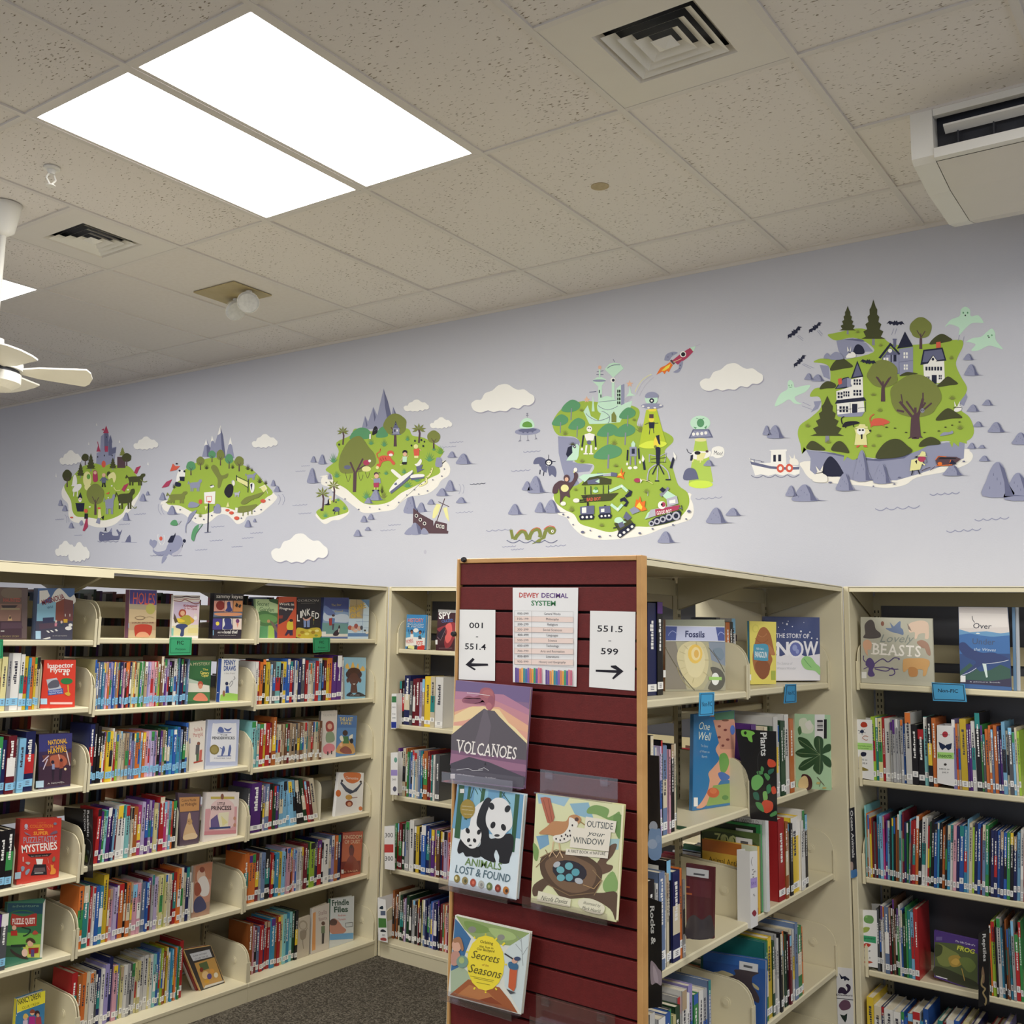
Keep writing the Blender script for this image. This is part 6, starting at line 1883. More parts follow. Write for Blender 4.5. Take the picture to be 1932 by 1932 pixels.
board((1380, 1480, 8.05), [(1742, 378), (1862, 345), (1905, 1400), (1778, 1430)], ('L', (-1.278, 4.49), (-1.20, 4.47)), '1c1f2e', '''
T e8e8ec 1806 395 720 40 87.5 b=.03|Ocean Animals; S b09a94 1795 1190 1840 1180 1850 1260 1830 1320 1795 1290; S 3f7ab8 1780 1320 1850 1300 1900 1290 1904 1395 1780 1425
''', 'black ocean animals board at the corner post', th=.003, group=BD, mt='wrap')
board(G3f, [(1484, 318), (1590, 262), (1588, 1010), (1484, 1040)], ('L', (-.905, 4.50), (-.845, 4.48)), '18171a', '''
T ececea 1524 322 270 34 88 b=.03|Reptiles; S 8a7058 1528 640 1544 720 1540 800 1520 790 1514 700; C a89468 16 1530 740 1515 820 1550 860 1530 900 1560 960 1548 1000
''', 'black reptiles board with a snake beside the frog book', th=.003, group=BD, mt='wrap')


def label_box(fr, quad, plane, art, label, color='e8e6e2', side=None):
    return face_book(fr, quad, plane, .13, color, art, label, 'label_box', 'sign box', 'white label boxes among the books', spine=color, material='paper', pages=False)


label_box(G1f, [(265, 1540), (442, 1548), (462, 2140), (275, 2105)], ('Y', 4.56), '''
S b0402c 330 1590 350 1568 385 1575 396 1610 360 1622 335 1612; E 26304c 344 1662 20 16; L 26304c 4 305 1650 380 1675; L 26304c 4 312 1682 372 1640; L 26304c 4 344 1635 346 1695; C b87860 6 405 1715 370 1705 350 1725 380 1745 400 1740; P a8d878 270 1768 446 1780 448 1845 272 1835; T 3f6a34 290 1806 140 16 3|Invertebrates
T 3f6a34 300 1828 110 12 3|and parasites; S 26283c 330 1880 350 1862 385 1870 380 1900 345 1905; T 4a4a50 325 1945 70 18 2|592 to; T 4a4a50 335 1980 60 18 2|595.4; S 8a7a3c 310 2020 350 2010 410 2040 350 2045
''', 'white invertebrates label box at the corner of the animal shelves')
label_box(G1f, [(1078, 1600), (1240, 1606), (1250, 2200), (1082, 2165)], ('Y', 4.56), '''
E b03a44 1158 1690 28 30; L 3a2a30 4 1112 1692 1204 1694; P 26304c 1094 1762 1150 1790 1160 1800 1170 1790 1224 1775 1218 1830 1190 1845 1162 1820 1130 1845 1106 1815; P a8d878 1082 1862 1242 1870 1244 1932 1084 1925; T 2f5a2c 1092 1912 130 36 2 b=.03|Insects; E 3a3434 1160 1985 14 12; T 4a4a50 1100 2035 100 16 2|595.5 to; T 4a4a50 1130 2070 60 16 2|595.9
''', 'white insects label box with a black butterfly')
label_box(G3f, [(302, 82), (488, 92), (498, 655), (318, 628)], ('Y', 4.56), '''
S 6f9c5c 365 160 385 140 440 145 460 185 440 220 390 215 365 195; E 8ab870 388 155 12 10; S 9cac54 340 290 370 255 420 262 400 300 350 310; P 3f9c6c 312 330 480 350 482 415 314 388; T 1f4a34 330 366 136 20 5|Amphibians; S b83a2c 345 440 380 412 430 425 410 450 370 460; T 4a4a50 355 492 70 16 4|597.8
T 4a4a50 380 526 24 16 4|to; T 4a4a50 360 562 66 18 4|597.9; S b8503c 340 600 400 585 450 600 400 612
''', 'white amphibians label box with a green frog')
board(G3f, [(90, 645), (250, 662), (262, 1205), (108, 1205)], ('Y', 4.4785), 'dcdad8', '''
P 24283c 118 705 150 740 180 735 222 765 215 782 190 770 175 785 165 760 140 765; S 35283c 110 880 130 845 170 850 195 880 200 850 185 825 205 812 232 835 230 870 205 900 180 915 150 905 115 905; T 3a2a30 92 925 160 18 3 b=.03|Dinosaurs; S 6a4a5c 118 1020 160 970 215 980 235 1030 210 1060 150 1070; L 26242c 6 95 950 258 968; P 26332c 130 1110 170 1120 200 1100 195 1160 180 1190 150 1150
''', 'white dinosaurs strip label on the corner post', th=.001)
label_box(Z4, [(1388, 430), (1466, 428), (1468, 765), (1392, 755)], ('Y', 4.505), '''
R c04440 1390 568 68 62; T 3a3a3c 1394 515 60 36 0|300; T 3a3a3c 1394 692 62 36 0|300
''', 'white label box reading 300 twice with a red band')
label_box((660, 1700, 9.66), [(505, -60), (650, -20), (690, 760), (518, 715)], ('Y', 4.468), '''
S 26303a 540 120 590 85 610 120 600 150 545 140; R 5a6478 560 180 90 80; P 4a7a3c 520 310 660 318 668 485 522 485; S 2a2c34 560 535 600 515 650 540 655 565 565 560; T 5a585c 585 640 56 40 2|385; S a04844 560 680 610 665 660 680 660 725 570 715
''', 'white vehicle label box on the bottom corner shelf')
label_box(Z2, [(1445, 1042), (1480, 1042), (1482, 1305), (1440, 1308)], ('Y', 4.495), '''
R 3f7a4c 1446 1062 34 46; R 2a3a8c 1442 1256 38 46; T 3a3a3c 1450 1150 24 12 0|001; T 3a3a3c 1450 1200 24 12 0|to; T 3a3a3c 1450 1232 24 12 0|099
''', 'narrow white, green and blue label box on the corner shelf')
label_box(Z2, [(1438, 1490), (1490, 1488), (1490, 1812), (1436, 1808)], ('Y', 4.485), '''
E 6a9c8c 1475 1545 12 20; R 9c8cc4 1440 1620 48 44; T 4a4a50 1448 1700 30 14 0|200; E 5a5a6c 1468 1765 14 20
''', 'white and lilac label box on the corner shelf')
# grey magazine file on the right-hand run
face_book((1200, 1400, 6.44), [(1382, 1330), (1474, 1322), (1482, 2225), (1394, 2270)], ('X', -1.35), .045, 'dcdad6', '''
C 3a3034 4 1420 1400 1400 1450 1415 1500; T 3a3034 1408 1550 50 30 60|s E; T 3a3034 1410 1600 50 30 80|a s; P a894cc 1392 1660 1470 1640 1472 1760 1394 1780; T 5a4a8c 1402 1740 60 40 -4|597; T 4a4448 1420 1850 30 26 60|to; S 8c3440 1410 2080 1440 2040 1465 2080 1440 2120
''', 'grey magazine file box with a white spine on the nonfiction shelves', name='magazine_file', cat='file box', group=None, material='paper', pages=False)


# bookends: thin bent steel plates with a rounded top
def bookend(run, u, z, label, h=.19, w=.12, c='metalp', hole=False, d=.075, foot=.05):
    r = RUN[run]
    b = MB()
    rad = .045 if not hole else .058
    dz = [(d, z + .001), (d, z + h - rad)]
    for k in range(1, 6):
        a = k * math.pi / 10
        dz.append((d + rad - rad * math.cos(a), z + h - rad + rad * math.sin(a)))
    for k in range(1, 6):
        a = math.pi / 2 + k * math.pi / 10
        dz.append((d + w - rad - rad * math.cos(a), z + h - rad + rad * math.sin(a)))
    dz += [(d + w, z + .001)]
    if hole:
        dz = dz[:-1] + [(d + w, z + .001), (d + w * .72, z + .001), (d + w * .72, z + h * .62), (d + w * .5, z + h * .7), (d + w * .28, z + h * .62), (d + w * .28, z + .001)]
    r.poly(b, u, .0015, dz)
    b2 = MB()
    r.box(b2, u, u + foot, d - .01, d + w * .8, z + .0005, z + .002)
    o = b.build('bookend', M[c])
    tag(o, label, 'bookend', 'steel bookends')
    b2.build('foot', M[c], o)
    return o


rf = rL
bookend('C', y_at(-3.855, 1.391, 73), 1.391, 'cream bookend beside the red plant book', .2)
bookend('C', y_at(-3.855, 1.07, 63), 1.07, 'cream bookend beside the dark purple book', .2)
bookend('C', y_at(-3.855, .712, 23), .712, 'cream bookend beside the red typewriter book', .17)
bookend('B', y_at(-3.855, 1.071, 353), 1.071, 'tall cream bookend closing the third fiction shelf', .215)
bookend('B', y_at(-3.855, .742, 333), .742, 'cream bookend next to the dog book', .19)
bookend('B', y_at(-3.855, .413, 358), .413, 'cream bookend before the family paperback', .19)
bookend('A', y_at(-3.855, .745, 604), .745, 'pale bookend holding the leaning books', .2)
bookend('H', x_at(4.575, .807, 1738), .807, 'white bookend with a long slot near the frog book', .2, .13, 'white', True)
bookend('E', y_at(-1.365, 1.183, 1283), 1.183, 'dark green bookend near the display board', .2, .12, 'greenp')

# books tipped over on the bottom shelf of the middle bay
for k, (dx, c, lab) in enumerate(((0, 'd8b070', 'tilted comic book with a tan and black cover on the bottom fiction shelf'), (-26, '8a2f34', 'thin dark red book tilted behind the comic book'), (-46, 'd8d4ca', 'thin white book tilted behind the dark red one'))):
    art = ''
    if k == 0:
        art = '''
P 3a3634 1398 1372 1600 1338 1706 1618 1532 1696; P cfd0d4 1440 1400 1590 1365 1612 1420 1468 1455; T 55555c 1466 1424 110 12 -13|SUPER MYSTERY; T 55555c 1480 1444 104 12 -13|CLUB TALES; P c89a54 1476 1470 1628 1425 1690 1600 1545 1660; P 5a6a44 1510 1475 1570 1455 1590 1510 1530 1530; E e8c48c 1560 1560 26 30; E 5a4a8c 1590 1570 18 22; E e0a04c 1610 1530 18 18; E 8a3a2c 1530 1520 14 18; E e8dcc4 1640 1560 16 20; E d8a030 1570 1610 20 14; P dcd8d0 1545 1665 1560 1640 1700 1600 1700 1612
'''
    face_book(Z3, [(1390 + dx, 1372), (1602 + dx, 1336), (1710 + dx, 1620), (1528 + dx, 1700)], ('X', -3.865 - .016 * k), .012, c, art, lab, group='tipped books on the bottom shelf', spine=c)

# ------------------------------------------------------------------ vinyl mural stickers on the back wall
M1, M2, M3, M4 = (80, 780, 4.025), (500, 700, 4.6), (880, 640, 3.45), (1400, 540, 3.632)
GM = 'vinyl mural stickers on the lavender wall'


def sticker(fr, art, label, name='wall_decal', group=GM, cat='wall decal', first=.0006):
    fm = frame(*fr)

    def mp(x, y, e):
        return onY(*fm(x, y), WALL - e)
    A = Art(mp, .00003, first).run(art)
    v = np.array(A.mb.v)
    org = (v.max(0) + v.min(0)) / 2
    org[1] = WALL
    o = A.mb.build(name, M['print'], None, origin=org)
    return tag(o, label, cat, group)


def many(fr, op, color, items, labels, name, group):
    for it, lab in zip(items, labels):
        sticker(fr, f'{op} {color} ' + ' '.join(map(str, it)), lab, name, group)


# --- clouds
for fr, it, lab in (
        (M1, (134, 280, 162, 112), 'small white cloud decal left of the castle island, low and overlapping'),
        (M1, (696, 176, 182, 100), 'double white cloud decal to the right of the castle towers'),
        (M1, (1595, 158, 190, 104), 'white cloud decal beside the snowy peaks'),
        (M1, (100, 968, 150, 118), 'left half of the low white double cloud above the fiction shelves'),
        (M1, (200, 978, 158, 150), 'right half of the low white double cloud above the fiction shelves'),
        (M2, (64, 1412, 478, 252), 'big low white cloud decal above the fiction shelving corner'),
        (M2, (1208, 248, 214, 104), 'small white cloud decal right of the tallest grey peak'),
        (M2, (1436, 402, 186, 98), 'small white cloud decal above the palm of the jungle island'),
        (M3, (40, 294, 400, 176, 1), 'big white cloud decal between jungle island and robot island'),
        (M3, (1528, 158, 400, 172, 1), 'big white cloud decal between the rocket and the haunted island')):
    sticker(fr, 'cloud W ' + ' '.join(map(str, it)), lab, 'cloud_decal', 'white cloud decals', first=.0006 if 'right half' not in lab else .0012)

# --- castle island
sticker(M1, '''
S N 150 575 152 640 195 690 200 780 240 825 330 838 400 862 480 864 550 842 610 790 690 710 735 620 742 560 700 520 400 560 200 540
S G 165 560 200 510 250 455 310 400 400 380 480 368 570 395 650 400 700 450 748 540 722 620 640 700 605 760 525 800 455 812 390 796 330 788 260 782 228 740 215 660
P R 408 380 412 300 438 290 444 175 470 150 500 150 520 200 530 260 560 252 556 300 548 370 470 400
R Q 470 150 30 130; R R 445 210 24 90; R Q 502 220 26 100; P I 460 150 485 92 504 150; P I 410 290 425 235 442 290; P Q 500 222 518 162 532 220; P I 448 124 468 114 466 132; R I 474 248 24 44; P Q 520 270 562 256 556 300 524 310; E k 420 330 4 7; E k 470 320 4 7; E k 530 320 4 7; E k 486 180 3 6; L I 5 430 262 418 214; E J 465 385 16 26
tree D 188 560 72 130; pine D 290 490 62 118; tree D 325 392 56 84; pine D 368 440 76 138; pine O 608 330 56 74; R T 568 330 62 84; tree D 640 400 72 96; pine D 535 430 62 96
E e 340 500 32 60; E g 350 480 14 20; E e 345 560 26 26; S W 225 540 235 480 250 465 262 500 258 545 220 552; beast W 228 545 -2 60; S W 230 580 250 545 290 535 296 560 270 590 235 595; L W 7 240 590 236 630; L W 7 268 590 264 632
S I 385 440 412 438 420 480 418 515 386 515; E s 400 450 12 13; tall Q 466 560 110; E D 504 462 16 22; S e 500 470 540 445 560 480 550 520 540 522 530 490 505 500; beast D 640 455 140 95; P I 695 450 712 410 748 398 730 430 716 462; C O 6 745 500 770 520 792 512
tree O 402 770 132 230; P V 268 644 288 598 304 644; E W 286 656 12 18; P V 250 680 320 680 312 745 264 745; E s 286 652 9 8
beast D 560 570 140 160; P I 600 580 620 545 656 528 640 560 622 595; beast R 470 610 80 160; P J 480 610 510 595 505 612; C O 5 680 700 700 720 712 706; P I 305 890 320 840 330 800 342 800 345 860 330 880 318 895; E J 330 740 14 16; P k 320 760 345 760 345 800 318 800; S R 280 830 300 810 310 840 290 850; P e 425 720 440 720 450 790 420 800; P k 446 790 468 775 462 810; P R 405 830 420 790 440 800 435 840; E J 430 720 12 8
E W 527 550 6 6; E W 650 580 6 6; E W 588 690 7 7; E W 360 710 8 6; E W 500 640 5 5; E J 222 790 12 6; L Q 2 300 420 310 410; C e 5 545 560 560 585 590 580
''', 'mural island with a grey castle, red roofs and dragons', 'island_decal')
# --- snowy peak island
sticker(M1, '''
S N 930 660 915 720 960 750 1060 760 1120 800 1180 838 1260 830 1340 770 1400 770 1440 800 1480 840 1530 822 1560 780 1640 770 1720 710 1778 650 1770 620 1700 600 1300 640
S G 960 640 1000 560 1060 450 1140 390 1230 348 1320 335 1420 345 1520 390 1610 440 1680 520 1750 600 1700 640 1640 700 1560 740 1480 740 1400 716 1340 716 1280 750 1200 768 1120 740 1040 700 950 690
P R 1212 330 1244 192 1276 260 1288 170 1310 230 1352 90 1390 330 1400 300 1428 180 1458 340
P W 1228 246 1244 192 1256 246 1246 236; P W 1278 216 1288 168 1302 212 1290 206; P W 1330 164 1352 88 1368 160 1354 148 1342 160; P W 1412 240 1428 178 1442 244 1430 230; P Q 1352 100 1372 170 1392 335 1370 340 1360 240; P Q 1246 240 1258 240 1276 262 1264 330 1250 330
tree O 1200 430 62 100; tree K 1288 370 56 86; tree O 1352 396 60 118; tree K 1128 470 72 104; tree K 1418 420 62 110; tree O 1494 440 72 112; tuft D 1246 424 50 46; tuft D 1444 420 40 44; tuft D 1560 430 50 54; tuft D 1650 530 56 60; tuft D 1000 570 36 50; tuft D 1695 540 40 40; tuft D 1590 440 30 36
S O 1280 410 1300 390 1330 410 1360 470 1410 455 1400 490 1370 500 1350 560 1330 560 1330 500 1300 450; beast R 1110 500 100 95; S k 1380 600 1400 550 1430 535 1450 560 1440 620 1410 640; E S 1448 522 12 16; beast R 1545 450 80 56; beast O 950 590 150 95; S O 935 680 960 660 1000 640 990 670
S W 1030 440 1060 430 1082 445 1078 490 1040 510 1015 520; E V 1042 435 8 8; E V 1078 440 8 8; P V 1040 480 1080 480 1078 515 1045 510; S V 1012 520 1050 530 1045 555 1010 550; P J 968 440 990 380 1010 400 1045 400 1015 430 990 435; P I 905 565 940 520 985 500 960 550 940 560; E k 1020 382 9 6
P W 1228 600 1314 592 1310 688 1230 684; L J 4 1246 632 1284 630 1284 668 1248 670 1246 632; R J 1256 664 22 14; L V 9 1262 682 1255 900; L Q 4 1230 905 1280 900; E J 1200 670 14 18; E V 1290 552 16 10; P W 1270 555 1300 545 1306 558 1280 566
L V 4 1472 475 1565 520; L V 4 1472 500 1560 565; P e 1476 484 1558 522 1560 556 1480 514; L V 5 1474 468 1472 510; L V 5 1564 500 1560 600; S W 1575 540 1590 525 1610 540 1605 590 1585 600; P V 1578 540 1595 530 1590 590; E N 1452 530 10 20; beast S 1455 590 46 46
S O 1505 680 1540 640 1600 620 1680 598 1640 640 1600 650 1540 690; S O 1490 710 1560 700 1630 690 1600 730 1540 750 1480 750; L O 7 1525 745 1522 778; L O 7 1560 740 1560 772; L O 7 1590 735 1590 765; L O 6 1555 670 1550 686; L O 6 1600 640 1600 660; P e 1650 560 1690 540 1710 570 1680 600; L W 3 1645 565 1690 545 1712 610
E J 1675 665 20 14; E J 1475 795 20 14; E J 1435 755 18 12; E J 1405 735 16 10; P N 1465 715 1485 718 1480 755 1462 750; P e 1395 710 1410 670 1420 708; R Q 1300 705 34 50; S R 1300 750 1320 690 1350 700 1350 755; tuft O 1198 788 40 40; P e 1232 705 1254 705 1240 740; E Q 1160 795 6 5; E Q 1225 805 6 5; E Q 1285 775 6 5; E Q 1510 795 6 5; E Q 1660 730 6 5; E Q 1722 655 6 5; E Q 1610 742 6 5; E Q 1045 730 6 5
S R 1105 700 1130 670 1190 690 1170 712 1120 716; S R 1100 830 1110 780 1135 750 1172 735 1140 790 1110 830; C R 6 1105 820 1088 860 1090 905; S K 970 840 985 815 1010 808 1030 830 1020 850 990 850; P S 1020 820 1055 815 1035 845
S K 1130 950 1140 890 1170 850 1218 838 1190 880 1165 920 1150 968; P S 1190 845 1216 838 1185 880
''', 'mural island with four snowy grey peaks, dinosaurs and sports', 'island_decal')
sticker(M1, '''S R 812 990 820 955 836 965 850 960 872 975 860 1010 842 1030 870 1050 930 1040 950 1000 970 970 985 940 1030 925 1060 950 1065 990 1040 1030 1020 1070 990 1082 960 1070 945 1085 925 1080 900 1085 870 1075 840 1050 838 1020
S R 915 1085 945 1090 930 1120 905 1140; S S 985 1065 1030 1040 1062 1000 1056 1040 1020 1080 990 1082; P V 950 975 975 930 1000 925 1010 905 1012 925 990 980 960 982; E V 1078 968 12 14; L V 4 1070 985 1060 1020; E V 974 1042 4 6; E J 900 950 12 16
C W 3 905 1000 880 960 880 920; C W 3 910 1000 930 960 920 925; wave Q 820 1078 100; wave Q 990 1080 70''', 'grey whale decal wearing a black striped cap', 'whale_decal', 'mural sea animals')
sticker(M1, '''S Q 435 900 432 965 470 968 540 962 580 960 590 930 606 882 588 900 570 880 562 890 578 925 550 930 530 920 526 870 505 900 470 905
R V 474 868 12 22; L V 4 466 892 492 894; E W 460 920 4 4; P R 520 876 528 872 530 900 515 900; wave Q 418 968 160 0 4''', 'dark blue whale decal with a small top hat under the castle island', 'whale_decal', 'mural sea animals')
sticker(M1, 'P Q 628 978 645 940 664 920 672 945 672 978; L R 3 600 978 718 980', 'dark shark fin decal below the castle island', 'shark_fin_decal', 'mural sea animals')

# --- jungle island
sticker(M2, '''
P R 840 495 868 388 895 440 940 310 975 385 1030 150 1098 390 1112 308 1142 380 1100 500 900 505; P Q 1030 160 1066 260 1100 400 1060 420 1040 300 1036 220; P Q 868 392 890 470 880 490 872 440; P Q 940 318 962 400 950 440 942 380; P Q 1112 314 1142 378 1126 390
S N 486 960 500 920 560 900 1480 790 1560 780 1604 830 1598 900 1530 950 1490 1010 1400 1070 1260 1090 1180 1140 1120 1200 1010 1220 860 1232 780 1180 700 1120 600 1060 560 1010 500 990
S G 526 855 600 790 640 700 620 620 740 560 780 500 880 520 1000 520 1100 500 1240 500 1280 560 1380 580 1500 650 1550 700 1500 790 1520 880 1430 930 1300 1000 1180 1060 1090 1130 980 1160 860 1150 780 1090 700 1020 600 960 580 900
S K 735 590 760 530 830 490 900 510 920 570 880 590 800 590; S K 965 575 985 510 1030 480 1060 520 1060 570; S k 930 555 940 500 960 478 978 500 970 540; L Q 2 945 520 972 505
tree O 1130 655 200 278; P V 1100 540 1134 432 1172 540; P Q 1108 500 1134 444 1164 500; R R 1110 495 56 56; R k 1130 460 8 10; R k 1122 506 10 22; R W 1142 508 10 16; L Q 6 1098 552 1182 550
palm O 676 640 110 160; palm O 1335 625 130 170; tree O 1464 680 112 160; P T 762 1050 790 1050 796 880 766 880; S O 640 830 650 740 700 640 760 580 820 565 860 600 900 660 950 720 960 800 900 850 850 870 720 890 660 880; L T 20 778 1050 782 880; L T 16 782 890 740 790; L T 14 790 880 850 760; L T 12 800 860 900 800
C T 3 700 880 720 960 740 900; C T 3 810 880 830 950 850 900; C T 3 870 870 890 930 905 880; E Q 715 835 30 18; E e 880 850 40 24; E I 880 795 30 24; E W 908 780 12 12; E e 860 858 16 12
tuft K 920 640 70 60; tuft K 1034 655 72 76; tuft K 1236 605 56 56; tuft K 592 795 90 90; tuft K 622 925 76 66; tuft K 1050 900 60 46; tuft K 1428 785 100 90; tuft K 1206 890 60 56; tuft K 1320 960 90 66; tuft K 1235 1010 110 70; tuft g 1520 720 90 80; tuft K 880 1110 90 84; tuft O 1030 1105 70 84; tuft K 960 1125 80 50; tuft K 1465 690 50 30; tuft Q 560 930 60 50; tuft D 1015 1060 40 90
S J 985 760 1010 735 1060 735 1085 740 1100 765 1130 800 1110 815 1080 780 1020 790 1000 830 970 835 970 810 990 800; E J 1088 715 30 26; E W 1092 728 18 12; C J 8 985 755 970 720 995 700 1000 680; E e 975 838 14 14; L k 3 1020 750 1030 770; L k 3 1045 750 1050 770; L k 3 1000 760 1010 780
E k 1214 705 22 20; E s 1214 722 18 18; P M 1192 742 1232 742 1230 790 1195 790; P k 1190 790 1232 788 1228 812 1184 812; L s 5 1196 750 1176 780; L s 5 1232 750 1244 730; L e 5 1195 812 1170 815; E e 1310 655 20 20; P J 1288 680 1340 670 1336 735 1294 735; L s 5 1340 680 1356 690; R e 1295 735 36 20
E T 965 895 20 18; E s 968 912 20 20; P R 940 935 1000 930 1005 975 945 975; P I 940 972 990 968 985 1010 945 1010; L s 5 940 940 924 930; L e 6 950 1010 948 1030; L e 6 980 1010 976 1030; R k 930 1030 26 14; R k 968 1030 22 14; L T 6 1000 885 985 880
S W 1095 870 1110 852 1160 890 1190 920 1160 930; S W 1080 1030 1150 940 1260 870 1280 862 1270 890 1180 980 1100 1050; P Q 1085 1045 1180 970 1260 900 1296 870 1260 930 1180 1000 1095 1066; S W 1260 925 1280 900 1370 895 1380 915 1300 930; P Q 1262 930 1380 918 1380 930 1270 948; S W 1298 810 1320 800 1350 762 1360 790 1330 830; P Q 1312 830 1370 810 1355 850 1385 850 1320 882; P Q 1120 980 1140 965 1148 985 1128 992
C e 14 1340 990 1400 970 1400 930 1430 900 1445 850; E k 1390 960 4 4; E k 1405 925 4 4; E k 1435 880 4 4; E k 1360 985 4 4
rock R 912 1120 120 90; rock R 865 1148 80 50; S R 1486 760 1500 750 1530 760 1534 828 1480 826; rock R 545 938 40 44; E V 642 638 7 9;  E V 1300 606 7 9; E V 1356 598 7 9; E V 1372 650 7 9; E V 1270 646 7 9; E V 1382 612 6 8; P W 905 550 920 545 918 590 904 590
E Q 530 968 6 5; E Q 590 1050 6 5; E Q 694 1110 6 5; E Q 812 1200 8 5; E Q 992 1198 8 5; E Q 1160 1140 6 5; E Q 1296 1030 7 5; E Q 1410 1040 7 5; E Q 1456 944 6 5; E Q 1534 912 6 5; E Q 1556 850 6 5; E Q 908 1182 6 4; E Q 1334 1068 6 5; E Q 1230 1076 6 5; E Q 1066 1166 6 4
''', 'mural jungle island with tall grey peaks, tree house and crashed plane', 'island_decal')
sticker(M2, '''
S N 440 1240 480 1300 525 1328 590 1296 650 1290 722 1240 715 1200 560 1200
S G 445 1220 500 1180 570 1130 640 1110 700 1160 722 1220 640 1250 560 1270 500 1290 465 1260
palm O 500 1215 130 210; palm O 596 1140 120 200; S k 510 1160 540 1150 545 1120 560 1110 570 1150 550 1165; E e 568 1095 12 12; P e 555 1115 572 1110 575 1150 560 1155; E V 488 1205 8 10; E V 616 1138 6 8; tuft K 525 1270 70 60; tuft K 690 1205 56 50; tuft K 635 1130 44 40; E Q 622 1200 28 22; E V 596 1210 10 10; L V 6 610 1215 600 1245; L V 6 640 1215 640 1250
''', 'small mural islet with two palms and a penguin', 'island_decal')
sticker(M2, '''P T 1286 1190 1350 1240 1460 1300 1462 1345 1480 1300 1580 1325 1578 1384 1592 1390 1588 1412 1400 1410 1300 1370 1284 1330
L T 7 1490 1305 1560 1106; L T 6 1504 1134 1598 1178; P e 1452 1276 1460 1210 1490 1150 1528 1160 1500 1240 1470 1280; P e 1545 1190 1580 1180 1600 1310 1570 1270; E W 1314 1256 14 16; E k 1314 1256 9 11; E W 1348 1290 14 16; E k 1348 1290 9 11; E W 1384 1323 14 16; E k 1384 1323 9 11
R W 1486 1328 20 30; R W 1513 1334 18 30; R W 1537 1338 18 30; R k 1491 1333 10 20; R k 1518 1339 9 20; R k 1541 1343 9 20
S R 1262 1416 1270 1350 1300 1316 1340 1350 1360 1414; S R 1210 1416 1240 1370 1276 1355 1280 1416; P Q 1310 1320 1345 1350 1362 1414 1330 1414; S R 1355 1414 1365 1370 1390 1366 1420 1414''', 'dark wrecked ship decal with torn cream sails on rocks', 'shipwreck_decal')

